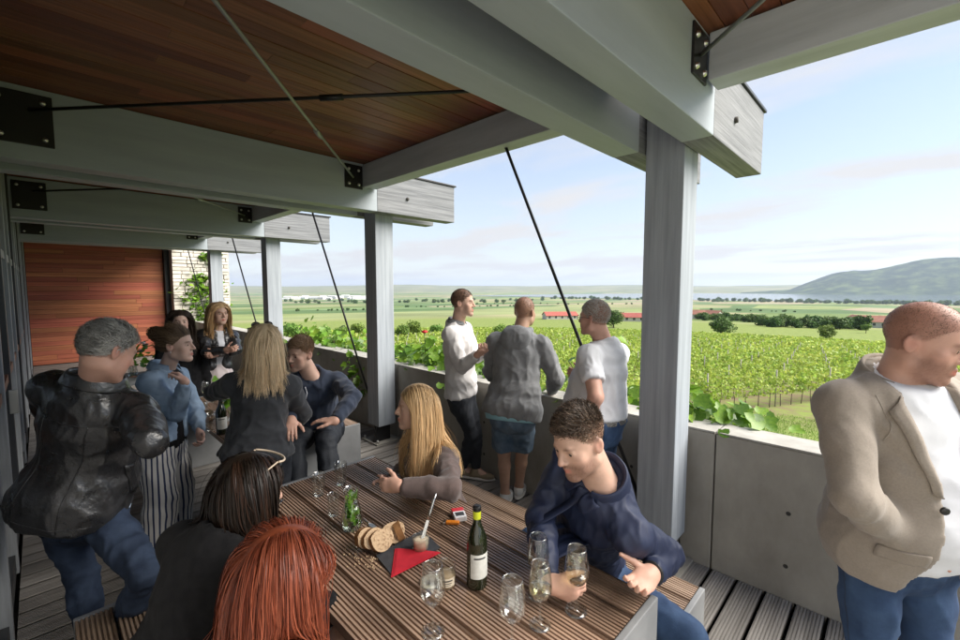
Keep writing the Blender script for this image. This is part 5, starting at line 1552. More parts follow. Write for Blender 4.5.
p.seam('back_seam', m_leather, [p.T(.09, .78, -.5), p.T(.08, .4, -.5), p.T(.10, .02, -.5)], B_, 0.003)
p.seam('back_seam', m_leather, [p.T(-.09, .78, -.5), p.T(-.08, .4, -.5), p.T(-.10, .02, -.5)], B_, 0.003)
p.seam('hem_seam', m_leather, [p.T(-.19, .05, -.5), p.T(0, .05, -.5), p.T(.19, .05, -.5)], B_, 0.003)
p.patch('side_pocket', m_leather, [p.T(.5, .42, -.02), p.T(.5, .40, .03), p.T(.5, .16, .06), p.T(.5, .16, .01)], -p.sright, thick=0.004, off=0.003)
p.collar(m_leather, r=0.080, hgt=0.04, fall=0.05, gap=0.9, flare=0.02, thick=0.007)
p.body(scalp=(0.55, 0.50, 0.46), stubble=0.2, cheeks=0.3)
p.short_hair(h_grey, n=8000, length=0.024, comb=(0.1, -0.6, -0.15), var=0.4, width=0.0009, seed=11, tint=lambda R, r: np.ones((len(R), 3)) * np.where(R[:, 1:2] < -0.05, 0.7, 1.15) * (1 + 0.9 * np.clip(pnoise(R * np.array([50., 30., 40.])), -.4, .5))[:, None])
p.shoes(m_shoe_d, m_shoe_d)
# ---------------------------------------------------------------- 2 denim jacket
p = Person('person', 'woman with hair bun in denim jacket and striped trousers, hand at her throat', W(162, 446, 3.05), W(165, 368, 3.06), W(177, 345, 3.03), face=62, hface=66, sex='f', bulk=1.08, skin='pale', near=True,
           arms={'R': ((180, 419, -1), (185, 382, -1)), 'L': ((195, 408, 1), (200, 434, -1))}); chk(p)
def stripes(V):
    out = np.zeros(len(V)); best = np.full(len(V), 9.0)
    for sd in 'RL':
        a, b = p.J['hip' + sd], p.J['an' + sd]; ax = b - a; t = np.clip((V - a) @ ax / (ax @ ax), 0, 1); q = V - (a + t[:, None] * ax)
        d = np.linalg.norm(q, axis=1); th = np.arctan2(q @ Rh, -(q @ Fh)); w = d < best
        out[w] = (th[w] * 0.105 / 0.030); best[w] = d[w]
    return {'su': out + 20.3}
p.bottom('striped_trousers', ms, ease=0.012, flare=0.045, waist=0.2, h=0.009, folds=0.005, attrs=stripes, hem=-0.02)
p.top('tank_top', m_black, ease=0.004, hem=0.0, h=0.012, arms='')
p.top('denim_jacket', m_denim_l, ease=0.018, hem=0.10, h=0.0075, folds=0.007, fs=11, nr=0.058,
      open_fn=lambda f: f.fn(lambda P: np.maximum(np.abs((P - A3(p.neck)) @ A3(p.sright)) - 0.05, -((P - A3(p.neck)) @ A3(p.sfwd)) + 0.02), -1, 0.004))
p.patch('pocket_flap', m_denim_l, [p.T(.06, .74, .5), p.T(.135, .74, .5), p.T(.135, .64, .5), p.T(.06, .64, .5)], -p.sfwd, thick=0.004)
p.patch('hem_band', m_denim_l, [p.T(.5, .19, -.10), p.T(.5, .19, .12), p.T(.5, .11, .12), p.T(.5, .11, -.10)], -p.sright, thick=0.004, nu=12)
p.seam('sleeve_seam', m_denim_l, [p.J['shR'] + p.sright * .5 + p.up * .06 - p.sfwd * .05, p.J['shR'] + p.sright * .5 - p.up * .07 - p.sfwd * .05], -p.sright, 0.003)
p.seam('yoke_seam', m_denim_l, [p.T(.5, .72, -.10), p.T(.5, .72, .10)], -p.sright, 0.0025)
p.collar(m_denim_l, r=0.066, hgt=0.03, fall=0.05, gap=1.6, flare=0.024, thick=0.005, pts=0.02)
p.body(scalp=(0.30, 0.22, 0.16), hand={'R': dict(dir=p.HR[2] * 0.5 - heading(90) * 0.5 + heading(180) * .2, palm=-p.sfwd, curl=0.75, thumb=Zu), 'L': dict(curl=0.7)})
p.short_hair(h_brown, n=7000, length=0.06, comb=(0, -1.0, 0.25), width=0.0008, var=0.2, seed=12, cap=0.004, lift=0.22, tint=lambda R, r: (0.75 + 1.3 * np.clip(pnoise(R * np.array([70., 9., 45.])), -0.35, 0.6))[:, None] * np.ones((1, 3)))
p.bun(h_brown, (0.0, -0.128, 0.085), 0.047, n=420)
local_mesh(p, MB().lathe([(0.0, 0.006), (0.006, 0.0), (0.0, -0.006)], 8, M=Matrix.Translation((0.083, -0.006, -0.040))), 'earring', m_bolt)
p.shoes(m_shoe_d, m_sole)
# ---------------------------------------------------------------- 3 dark haired woman behind
p = Person('person', 'dark haired woman in black cardigan facing the camera behind the denim jacket', W(183, 390, 4.6), W(182, 338, 4.62), W(180, 322, 4.55), face=10, hface=5, sex='f', skin='pale'); chk(p)
p.bottom('trousers', m_bpants, h=0.014)
p.top('cardigan', m_black, ease=0.016, hem=-0.12, h=0.012, folds=0.007)
p.body(scalp=(0.15, 0.10, 0.08), cheeks=0.3)
p.long_hair(h_dkbr, n=2400, length=0.36, part=0.0, wave=0.006, width=0.0022, seed=3, front=-0.2, back=0.3, steps=13)
p.shoes(m_shoe_d, m_shoe_d)
# ---------------------------------------------------------------- 4 blonde with crossed arms
p = Person('person', 'smiling blonde woman in black leather jacket with folded arms', W(215, 377, 4.95), W(218, 329, 4.92), W(219, 313.5, 4.86), face=20, hface=28, hpitch=2, sex='f', skin='fair',
           arms={'R': ((206.5, 352, -1), (226, 350, -1)), 'L': ((236, 350, -1), (217, 354, -1))}); chk(p)
f = Field(); f.loft(p.torso_nodes(0.008, t1=0.23), k=0.04); f.cap(p.pel, p.pel - Zu * 0.72, 0.17, 0.24, k=0.05); f.plane(p.pel - Zu * 0.62, -Zu, 0.01)
p.garment('skirt', f, 0.013, m_skirt, 0.012, 7.0, drape=(1.3, 1.3, 0.15))
p.top('blouse', m_tee, ease=0.004, hem=0.05, h=0.012, arms='')
p.top('leather_jacket', m_leather, ease=0.022, hem=0.12, h=0.010, folds=0.010, fs=9,
      open_fn=lambda f: f.fn(lambda P: np.maximum(np.abs((P - A3(p.neck)) @ A3(p.sright)) - 0.035, -((P - A3(p.neck)) @ A3(p.sfwd)) + 0.02), -1, 0.004))
p.collar(m_leather, r=0.064, hgt=0.03, fall=0.05, gap=1.4, flare=0.026, thick=0.005, pts=0.03)
p.body(scalp=(0.42, 0.30, 0.20), lips=(0.85, 0.42, 0.42), hand={'R': dict(palm=-p.sfwd, curl=0.5), 'L': dict(palm=-p.sfwd, curl=0.6)})
p.long_hair(h_blonde, n=2400, length=0.30, part=0.3, wave=0.006, width=0.0022, seed=4, back=0.5, front=-0.2, steps=13)
p.shoes(m_shoe_d, m_shoe_d)
# ---------------------------------------------------------------- 5 blonde in black sweater, from behind
p = Person('person', 'long haired blonde woman in black sweater seen from behind at the far table', W(258, 452, 2.72), W(262, 372, 2.72), W(264, 344, 2.70), face=172, hface=185, sex='f', bulk=1.08, skin='fair',
           arms={'L': ((213, 393, 1), (222, 386, 1)), 'R': ((303, 413, 1), (296, 424, 1))}); chk(p)
p.bottom('jeans', m_bpants, h=0.012)
p.top('sweater', m_blackd, ease=0.018, hem=-0.02, h=0.008, folds=0.007, fs=10)
p.body(scalp=(0.45, 0.33, 0.22), hand={'L': dict(curl=0.5), 'R': dict(curl=0.5)})
p.long_hair(h_blond2, n=6000, length=0.27, part=0.0, wave=0.010, width=0.0013, seed=5, back=0.5, volume=0.010, root_dark=0.75, clump=0.6, steps=14)
sunglasses(p, 0.080, 0.098, m=m_steel)
p.shoes(m_shoe_d, m_shoe_d)
# ---------------------------------------------------------------- 6 young man, navy sweater, sitting on the far table
p = Person('person', 'young man in navy sweater perched on the far table, hand on his thigh', W(318, 428, 3.52), W(311, 374, 3.28), W(300, 354, 3.22), face=-12, hface=-42, hpitch=6, hroll=-6, bulk=1.0, skin='fair', near=True,
           arms={'L': ((353, 397, -1), (335, 421, -1)), 'R': ((287, 405, -1), (291, 420, -1))},
           legs={'L': ((326, 441, -1), (332, 505, 1)), 'R': ((294, 447, -1), (300, 512, 1))}); chk(p)
p.bottom('trousers', m_bpants, ease=0.014, h=0.010, folds=0.008)
p.top('sweater', m_navy, ease=0.016, hem=-0.04, h=0.008, folds=0.007, fs=10)
p.body(scalp=(0.42, 0.33, 0.27), stubble=0.25, cheeks=0.2, hand={'L': dict(dir=-heading(90) + 0.1 * Zu, palm=-Zu, thumb=-heading(0) * -1, curl=0.25), 'R': dict(dir=heading(20) - 0.5 * Zu, palm=-Zu - heading(0) * .2, thumb=heading(90), curl=0.3)})
p.short_hair(h_brown, n=6000, length=0.032, side=0.14, comb=(0.25, 0.35, 0.45), width=0.0009, seed=16, infl_top=0.2, cap=0)
f = MB().tube([W(305, 387, 3.12), W(307, 393, 3.12), W(306, 399, 3.12)], 0.004, 6); f.wbuild('drawstring', m_tee, p.o)
p.shoes(m_shoe_d, m_sole)
# ---------------------------------------------------------------- 7 blonde, brown cardigan, at the table
p = Person('person', 'woman with long blonde hair in brown cardigan seated with clasped hands on the table', W(438, 512, 2.52), W(428, 437, 2.42), W(416, 407, 2.38), face=-62, hface=-85, sex='f', bulk=1.0, skin='fair',
           arms={'L': ((450, 489, -1), (396, 486, -1)), 'R': ((405, 470, 1), (390, 482, -1))},
           legs={'L': (('L', -0.1, 0.95, -0.12), ('L', 0, -0.1, -1)), 'R': (('L', 0.15, 0.95, -0.12), ('L', 0, -0.1, -1))}); chk(p)
p.bottom('jeans', m_jeans_m, h=0.012)
p.top('blouse', m_black, ease=0.006, hem=0.0, h=0.012, arms='')
p.top('cardigan', m_brown, ease=0.020, hem=0.02, h=0.008, folds=0.008, fs=9)
p.body(scalp=(0.45, 0.33, 0.22), hand={'L': dict(dir=heading(-100), palm=heading(180) - Zu * .2, thumb=Zu, curl=0.55), 'R': dict(dir=heading(-60), palm=heading(0), thumb=Zu, curl=0.55)})
p.long_hair(h_blonde, n=7500, length=0.47, part=0.1, wave=0.006, width=0.0013, seed=7, back=0.22, volume=0.014, root_dark=0.55, clump=0.75, front=-0.5, guides=300, steps=17)
p.shoes(m_shoe_d, m_shoe_d)
# ---------------------------------------------------------------- 8 dark haired woman, black top, bench on the facade side
p = Person('person', 'woman with long dark hair in black top leaning to the table from the bench', np.array([0.22, 1.50, 0.60]), W(226, 536, 1.36), W(250, 492, 1.44), face=128, hface=112, hpitch=14, sex='f', bulk=1.12, skin='fair', hp=dict(),
           arms={'R': (('L', 0.35, 0.75, -0.6), ('L', -0.15, 1, 0.05)), 'L': (('L', -0.4, 0.7, -0.6), ('L', 0.2, 1, 0.1))},
           legs={'L': (('L', -0.12, 0.95, -0.3), ('L', 0, -0.1, -1)), 'R': (('L', 0.12, 0.95, -0.3), ('L', 0, -0.1, -1))}); chk(p)
p.bottom('jeans', m_bpants, h=0.013)
p.top('top', m_black, ease=0.018, hem=-0.02, h=0.009, folds=0.006, fs=7)
p.body(scalp=(0.10, 0.07, 0.05))
p.long_hair(h_dark, n=7500, length=0.37, part=0.0, wave=0.005, width=0.0011, seed=8, back=0.30, volume=0.012, root_dark=0.9, guides=320, steps=16, tint=lambda C, r, g: np.stack([0.75 + 0.8 * (g > .78), 0.75 + 0.4 * (g > .78), 0.75 + .25 * (g > .78)], 1), gravity=(0.05, -0.02, -1))
sunglasses(p, 0.075, 0.118, m=mat('pale_frame', (0.62, 0.50, 0.38), rough=0.25), lens=False)
p.shoes(m_shoe_d, m_shoe_d)
# ---------------------------------------------------------------- 9 copper haired woman
p = Person('person', 'woman with long copper red hair seated with her back turned', np.array([0.22, 0.96, 0.60]), W(262, 640, 1.12), W(284, 577, 1.13), face=120, hface=100, hpitch=20, sex='f', bulk=1.0, skin='fair',
           arms={'R': (('L', 0.3, 0.7, -0.6), ('L', -0.2, 1, 0.1)), 'L': (('L', -0.35, 0.75, -0.6), ('L', 0.1, 0.8, 0.9))},
           legs={'L': (('L', -0.12, 0.95, -0.3), ('L', 0, -0.1, -1)), 'R': (('L', 0.12, 0.95, -0.3), ('L', 0, -0.1, -1))}); chk(p)
p.bottom('jeans', m_jeans_d, h=0.014)
p.top('top', m_black, ease=0.016, hem=-0.02, h=0.012, folds=0.006)
p.body(scalp=(0.35, 0.14, 0.08))
p.long_hair(h_red, n=10500, length=0.50, part=0.0, wave=0.018, width=0.00095, seed=9, back=0.25, volume=0.024, root_dark=0.8, guides=900, steps=18, clump=0.42, front=0.0, tint=lambda C, r, g: np.stack([0.75 + 0.6 * g, 0.6 + 0.9 * g, 0.6 + 1.1 * g], 1))
p.shoes(m_shoe_d, m_shoe_d)
# ---------------------------------------------------------------- 10 man in navy shirt at the table
p = Person('person', 'man in navy shirt with short dark hair seated at the table holding a glass', np.array([1.74, 1.02, 0.60]), W(602, 478, 1.62), W(579, 441, 1.55), face=-48, hface=-42, hpitch=20, hroll=4, bulk=1.0, skin='fair', near=True, hp=dict(jaw=1.0, nose=1.05),
           arms={'R': ((522, 553, -1), ('W', *(Wz(576, 611, 0.75) - Rh * 0.085 + Fh * 0.015 + Zu * 0.075))), 'L': ((668, 553, 1), (651, 574, -1))},
           legs={'R': (('L', 0.15, 0.95, -0.28), ('L', 0, -0.05, -1)), 'L': ((690, 640, -1), ('L', 0, -0.05, -1))}); chk(p)
p.bottom('jeans', m_jeans_m, ease=0.014, h=0.010, folds=0.007)
p.top('shirt', m_shirt, ease=0.012, hem=-0.06, h=0.0062, folds=0.006, fs=13, nr=0.059, neck_drop=0.006, ntilt=0.35)
p.patch('placket', m_shirt, [p.T(-.017, .98, .5), p.T(.017, .98, .5), p.T(.017, .1, .5), p.T(-.017, .1, .5)], -p.sfwd, off=0.003, thick=0.003, nu=2, nv=24)
for sg in (1, -1): p.patch('collar_point', m_shirt, [p.T(sg * .012, 1.0, .5), p.T(sg * .085, .985, .5), p.T(sg * .066, .90, .5), p.T(sg * .040, .875, .5)], -p.sfwd, off=0.013, thick=0.005)
p.patch('chest_pocket', m_shirt, [p.T(-.045, .74, .5), p.T(-.125, .74, .5), p.T(-.125, .58, .5), p.T(-.045, .58, .5)], -p.sfwd, off=0.003, thick=0.003)
p.collar(m_shirt, r=0.066, hgt=0.040, fall=0.062, gap=0.8, flare=0.020, thick=0.0035, pts=0.045, tilt=0.45, dz=0.014)
p.body(scalp=(0.36, 0.31, 0.28), stubble=0.85, hand={'R': dict(dir=Rh * 0.9 - Zu * 0.25 + heading(0) * .25, palm=heading(0) * .25 + Fh * 0.5 + Rh * .3, thumb=Zu, curl=0.75, tout=0.5),
                                                        'L': dict(dir=heading(-75) * 0.8 - Zu * 0.05 + heading(0) * 0.4, palm=heading(0) * .5 + Zu * .75, thumb=Zu + heading(90) * 0.3, curls=[0.35, 0.4, 0.45, 0.5], tout=1.5)})
p.short_hair(h_dkbr, n=11000, length=0.022, side=0.14, comb=(0.25, 0.3, 0.4), width=0.0007, seed=20, infl_top=0.35, cap=0, lift=0.95, tint=lambda R, r: np.where(R[:, 2:3] < 0.055, 2.6, 1.0) * np.ones((len(R), 3)) * np.where(r.random((len(R), 1)) < 0.18, 3.5, 1.0))
_w, _e = p.J['wrL'], p.J['elL']; _d = unit(_w - _e); _a = unit(np.cross(_d, Zu)); _b = np.cross(_d, _a)
wb = MB(); wb.tube([_w - _d * 0.012 + (_a * math.cos(t) + _b * math.sin(t)) * 0.034 for t in np.linspace(0, 6.283, 19)], 0.006, 6)
wo = wb.wbuild('wrist_watch', m_steel, p.o)
Mx = Matrix(((*_a, 0), (*_d, 0), (*_b, 0), (0, 0, 0, 1))).transposed(); Mx.translation = Vector(_w - _d * 0.012)
MB().lathe([(0, 0.044), (0.017, 0.044), (0.019, 0.040), (0.019, 0.034)], 16, M=Mx).wbuild('watch_case', m_bolt, wo)
for i in range(4):
    h_ = p.cast(p.T(0, 0.86 - 0.15 * i, .5), -p.sfwd)
    if h_ is not None: MB().lathe([(0, 0.0065), (0.005, 0.006), (0.0055, 0)], 10, M=Matrix.Translation(Vector(h_[0])) @ Vector(p.sfwd).to_track_quat('Z', 'Y').to_matrix().to_4x4()).wbuild('button', m_button, p.o)
p.shoes(m_shoe_d, m_shoe_d)
# ---------------------------------------------------------------- 11 white sweater at the parapet
p = Person('person', 'man in white sweater with cropped hair standing in profile at the parapet', W(462, 393, 4.0), W(457, 323, 3.93), W(463, 303, 3.88), face=72, hface=74, bulk=1.02, skin='fair', near=True,
           arms={'R': ((462, 367, -1), (477, 355, -1)), 'L': ((478, 360, 1), (484, 352, -1))},
           legs={'R': ('G', Wz(463, 468, 0.09), 0.10), 'L': ('G', Wz(476, 470, 0.09), 0.05)}); chk(p)
p.bottom('trousers', m_bpants, ease=0.002, waist=0.0, h=0.010, folds=0.006)
p.top('sweater', m_white, ease=0.016, hem=-0.02, h=0.008, folds=0.008, fs=8)
p.collar(m_greyk, r=0.062, hgt=0.032, fall=0.035, gap=0.6, flare=0.014)
p.body(scalp=(0.30, 0.25, 0.22), stubble=0.35, hand={'R': dict(curl=0.7, palm=Zu + heading(180) * .5), 'L': dict(curl=0.8)})
p.short_hair(h_dkbr, n=6000, length=0.010, comb=(0, 0.3, 0.1), width=0.0008, seed=21, tint=lambda R, r: np.full((len(R), 3), 1.5), cap=0)
p.shoes(m_shoe_t, m_sole)
# ---------------------------------------------------------------- 12 hoodie at the parapet
p = Person('person', 'man in grey hooded sweatshirt and denim shorts leaning on the parapet', W(513, 408, 3.42), W(519, 334, 3.52), W(525, 312, 3.58), face=168, hface=150, bulk=1.06, skin='tan',
           arms={'R': ((556, 378, 1), (551, 391, 1)), 'L': ((490, 372, 1), (500, 380, 1))},
           legs={'R': ('G', Wz(519, 487, 0.09), 0.02), 'L': ('G', Wz(505, 494, 0.09), 0.03)}); chk(p)
p.bottom('denim_shorts', m_jeans_s, ease=0.010, short=0.86, h=0.010, folds=0.008)
p.band('tee', m_aqua, 0.040, -0.17, -0.06, h=0.011)
def hood(f):
    for s1 in (-1, 1):
        f.cap(p.neck + p.sright * s1 * 0.085 + p.up * 0.035 + p.sfwd * 0.02, p.neck - p.sfwd * 0.10 - p.up * 0.01 + p.sright * s1 * 0.06, 0.034, 0.042, k=0.03)
    f.ell(p.neck - p.sfwd * 0.125 - p.up * 0.055, (0.125, 0.050, 0.105), axes=np.stack([p.sright, p.sfwd, p.up]), k=0.02)
p.top('hooded_sweatshirt', m_greyk, ease=0.024, hem=-0.12, h=0.008, folds=0.008, fs=9, hem_n=unit(p.up + p.right * 0.1), sm=1, nr=0.060)
f = Field(); hood(f); f.fn(lambda P: np.linalg.norm(P - A3(p.neck + p.up * 0.05 + p.sfwd * 0.03), axis=1) - 0.068, -1, 0.01); p.garment('hood', f, 0.008, m_greyk, 0.006, 9)
p.body(bare_legs=True, scalp=(0.62, 0.54, 0.50), bald=0.0)
p.short_hair(h_dkbr, n=1800, length=0.004, width=0.0012, seed=22, cap=0, bald=0.0, lo=-0.06, tint=lambda R, r: np.full((len(R), 3), 2.2))
p.shoes(m_shoe_w, m_sole)
# ---------------------------------------------------------------- 13 white t-shirt at the parapet
p = Person('person', 'heavy man in white t-shirt with belt standing at the parapet beside the post', W(599, 422, 3.0), W(605, 343, 2.98), W(594, 318, 2.95), face=-122, hface=-118, bulk=1.14, belly=0.07, skin='ruddy', hp=dict(fat=0.008),
           arms={'L': ((596, 397, -1), (582, 428, 1)), 'R': (('L', 0.35, 0.55, -0.75), ('D', 556, 374, 2.95))}); chk(p)
p.bottom('jeans', m_jeans_m, ease=0.012, waist=0.08, h=0.011)
p.band('belt', m_belt, 0.016, 0.02, 0.10, h=0.007)
p.top('t_shirt', m_tee, ease=0.016, hem=0.085, sleeve=0.62, h=0.008, folds=0.006, fs=9, nr=0.064)
p.body(bare_arms=True, scalp=(0.55, 0.50, 0.46), stubble=0.3, hand={'R': dict(dir=heading(-100) + 0.3 * Zu, palm=heading(180), thumb=Zu, curl=0.75)})
p.short_hair(h_salt, n=7500, length=0.013, comb=(0, 0.3, 0.2), width=0.0008, seed=23, cap=0)
gl = MB()
for sx in (-1, 1):
    gl.tube([(sx * 0.033 + 0.021 * math.cos(t), 0.100, 0.002 + 0.016 * math.sin(t)) for t in np.linspace(0, 6.283, 15)], 0.0016, 5, caps=False)
    gl.tube([(sx * 0.054, 0.098, 0.004), (sx * 0.080, 0.03, 0.006), (sx * 0.081, -0.015, 0.002)], 0.0018, 5)
gl.tube([(-0.012, 0.101, 0.006), (0.012, 0.101, 0.006)], 0.0016, 5)
local_mesh(p, gl, 'spectacles', m_steel)
p.shoes(m_shoe_d, m_shoe_d)
# ---------------------------------------------------------------- 14 taupe blazer
p = Person('person', 'shaven headed man in taupe blazer and white t-shirt, hand in jacket pocket', W(895, 535, 1.50), W(897, 376, 1.45), W(924, 342, 1.39), face=48, hface=80, hpitch=16, bulk=1.0, belly=0.045, scale=1.02, skin='ruddy', near=True,
           arms={'R': (('D', 850, 464, 1.36), ('D', 905, 541, 1.38)), 'L': (('L', -0.35, 0.35, -0.85), ('L', 0.1, 0.95, -0.1))}); chk(p)
p.bottom('jeans', m_jeans_m, ease=0.004, h=0.009, folds=0.007)
p.seam('side_seam', m_jeans_d, [p.J['hipR'] + p.right * .5 - p.up * .02, p.J['knR'] + p.right * .5], -p.right, 0.002)
p.patch('front_pocket', m_jeans_m, [p.T(.07, -.02, .5), p.T(.15, -.02, .5), p.T(.16, -.13, .5), p.T(.12, -.10, .5)], -p.sfwd, thick=0.003, off=0.002)
p.top('t_shirt', m_tee, ease=0.012, hem=-0.06, h=0.009, folds=0.0035, arms='', nr=0.062)
def lap(f):
    n, u, r, w = A3(p.neck), A3(p.up), A3(p.sright), A3(p.sfwd); tl = p.tl
    def wid(P):
        z = (P - n) @ u / tl          # 0 at neck, -1 at pelvis
        return np.interp(z, [-1.25, -1.0, -0.62, -0.2, 0.1], [0.14, 0.085, 0.045, 0.085, 0.085]), z
    def lapel(P):
        wd, z = wid(P); x = np.abs((P - n) @ r); y = (P - n) @ w
        lw = np.interp(z, [-0.62, -0.25, -0.12, 0.05], [0.0, 0.075, 0.085, 0.05])
        e = np.clip((wd + lw - x) / 0.006, 0, 1) * np.clip((x - wd + 0.01) / 0.004, 0, 1) * (y > 0.0) * (z > -0.62)
        return -0.007 * e
    f.fn(lapel, 2)
    f.fn(lambda P: np.maximum(np.abs((P - n) @ r) - wid(P)[0], -((P - n) @ w) + 0.0), -1, 0.003)
p.top('blazer', m_blazer, ease=0.022, hem=-0.15, h=0.0070, folds=0.004, fs=8.0, open_fn=lap, hem_n=unit(p.up + p.sfwd * 0.22), sm=1, nr=0.066)
for sg in (1, -1):
    p.patch('lapel', m_blazer, [p.T(sg * .060, 1.0, .5), p.T(sg * .135, .86, .5), p.T(sg * .075, .44, .5), p.T(sg * .052, .42, .5)], -p.sfwd, off=0.006, thick=0.005, nu=6, nv=14)
p.patch('pocket_flap', m_blazer, [p.T(.10, .12, .5), p.T(.19, .12, .5), p.T(.19, .04, .5), p.T(.10, .04, .5)], -p.sfwd, off=0.005, thick=0.004)
p.seam('sleeve_seam', m_blazer, [p.J['shR'] + p.sfwd * .4 + p.up * .05 - p.sright * .045, p.J['shR'] + p.sfwd * .4 - p.up * .03 - p.sright * .055, p.J['shR'] + p.sfwd * .4 - p.up * .09 - p.sright * .04], -p.sfwd, 0.002)
p.collar(m_blazer, r=0.074, hgt=0.034, fall=0.055, gap=1.7, flare=0.018, thick=0.006, tilt=0.7)
_c = p.neck + (p.pel - p.neck) * 0.64 + p.sfwd * 0.20 + p.sright * 0.055
MB().lathe([(0, 0.006), (0.010, 0.006), (0.0125, 0.003), (0.0125, 0)], 14, M=Matrix.Translation(Vector(_c)) @ Vector(unit(p.sfwd + 0.3 * p.sright)).to_track_quat('Z', 'Y').to_matrix().to_4x4()).wbuild('button', m_button, p.o)
p.body(scalp=(0.60, 0.52, 0.49), stubble=0.7, hand={'R': dict(curl=0.3, palm=-p.sright, dir=p.pel + p.sfwd * 0.10 + p.sright * 0.02 - p.up * 0.05 - p.J['wrR'])})
p.short_hair(h_dkbr, n=7000, length=0.0026, width=0.0004, seed=24, cap=0, tint=lambda R, r: np.full((len(R), 3), 1.8))
p.shoes(m_shoe_d, m_shoe_d)

# ================================================================ TABLES AND BENCHES
def slab_set(name, x0, x1, y0, y1, z, npl, m, label, cat, ribs=9, panel=0.024, legs_in=0.0):
    t = empty(name, ((x0 + x1) / 2, (y0 + y1) / 2, 0), label, cat)
    gap = 0.007; w = (x1 - x0 - gap * (npl - 1)) / npl
    me = board_mesh(w, 0.03, ribs, y1 - y0 - 0.004, 'Y', m, depth=0.008, gap=0.46)
    for i in range(npl):
        o = link('plank', me, t, (x0 + i * (w + gap) - (x0 + x1) / 2, y0 + 0.002 - (y0 + y1) / 2, z))
    for ya, yb in ((y0 - panel, y0), (y1, y1 + panel)):
        MB().bbox((x0 - 0.002, ya, 0.003), (x1 + 0.002, yb, z + 0.001), 0.004).wbuild('end_panel', m_panel, t)
    for xx in (x0 + 0.08, x1 - 0.12):
        MB().bbox((xx, y0 + 0.001, z - 0.085), (xx + 0.04, y1 - 0.001, z - 0.032), 0.003).wbuild('rail', m_dframe, t)
    MB().box((x0 + 0.01, y0 + 0.001, z - 0.0318), (x1 - 0.01, y1 - 0.001, z - 0.0305)).wbuild('underlay', m_dark, t)
    return t
TZ = 0.75
slab_set('table', 0.62, 1.455, 0.575, 2.36, TZ, 6, m_table, 'slatted brown table laid with glasses, bottle and bread', 'table')
slab_set('bench', 1.69, 2.065, 0.595, 2.40, 0.45, 3, m_bench, 'slatted bench between the laid table and the parapet', 'bench', ribs=8)
slab_set('bench', 0.03, 0.41, 0.35, 2.38, 0.45, 3, m_bench, 'slatted bench between the laid table and the facade', 'bench', ribs=8)
slab_set('table', 0.88, 1.64, 3.22, 5.05, 0.72, 6, m_table, 'slatted table beyond, where the young man perches', 'table')
slab_set('bench', 1.86, 2.22, 3.9, 5.2, 0.45, 3, m_bench, 'slatted bench between the second table and the parapet', 'bench', ribs=8)

# ================================================================ GLASSWARE
def thin_glass(name, col, gl=1.0, rough=0.0):
    """clear thin-walled glass: lets light straight through and mirrors more towards grazing angles"""
    m = bpy.data.materials.new(name); m.use_nodes = True
    N, L = m.node_tree.nodes, m.node_tree.links; N.clear()
    o = N.new('ShaderNodeOutputMaterial'); t = N.new('ShaderNodeBsdfTransparent'); t.inputs[0].default_value = (*col, 1)
    g = N.new('ShaderNodeBsdfGlossy'); g.inputs['Roughness'].default_value = rough; g.inputs[0].default_value = (gl, gl, gl, 1)
    lw = N.new('ShaderNodeLayerWeight'); f = N.new('ShaderNodeMath'); f.operation = 'POWER'; f.inputs[1].default_value = 3.0; L.new(lw.outputs['Facing'], f.inputs[0])
    mr = N.new('ShaderNodeMapRange'); mr.inputs[1].default_value = 0.0; mr.inputs[2].default_value = 1.0; mr.inputs[3].default_value = 0.085; mr.inputs[4].default_value = 0.85; L.new(f.outputs[0], mr.inputs[0])
    x = N.new('ShaderNodeMixShader'); L.new(mr.outputs[0], x.inputs[0]); L.new(t.outputs[0], x.inputs[1]); L.new(g.outputs[0], x.inputs[2]); L.new(x.outputs[0], o.inputs[0])
    return m
m_glass = thin_glass('clear_glass', (0.945, 0.96, 0.955))
m_wine = thin_glass('white_wine', (0.93, 0.91, 0.74), 0.8)
m_water = thin_glass('water', (0.93, 0.97, 0.94), 0.8)
def wall_profile(outer, th):
    """closed lathe profile of a vessel from its outer profile (bottom to top)"""
    inner = [(max(r - th, 0.0005), z + (th if i == 0 else 0)) for i, (r, z) in enumerate(outer)]
    return outer + [(outer[-1][0] - th * 0.5, outer[-1][1] + th * 0.4)] + inner[::-1]
def wine_glass_meshes():
    foot = [(0.0004, 0.0), (0.033, 0.0), (0.0335, 0.0012), (0.02, 0.003), (0.006, 0.006), (0.0038, 0.014), (0.0036, 0.055), (0.0045, 0.078), (0.010, 0.0835), (0.0004, 0.0845)]
    b = MB().lathe(foot, 28)
    bowl = [(0.0006, 0.0846), (0.012, 0.0855), (0.026, 0.094), (0.0345, 0.112), (0.0362, 0.128), (0.0345, 0.150), (0.0305, 0.176), (0.0275, 0.195)]
    c = MB().lathe(wall_profile(bowl, 0.0011), 32)
    w = MB().lathe([(0.0004, 0.0868), (0.011, 0.0875), (0.0242, 0.0952), (0.0330, 0.1125), (0.0345, 0.1205), (0.0004, 0.1205)], 28)
    return b.mesh(m_glass, 'stem'), c.mesh(m_glass, 'bowl'), w.mesh(m_wine, 'wine')
WG = wine_glass_meshes()
m_rim = thin_glass('glass_rim', (0.75, 0.78, 0.78)); m_rim.node_tree.nodes['Map Range'].inputs[3].default_value = 0.45
RIM = MB().tube([(0.027 * math.cos(t), 0.027 * math.sin(t), 0.1955) for t in np.linspace(0, 2 * math.pi, 33)], 0.0007, 5, caps=False).mesh(m_rim, 'rim')
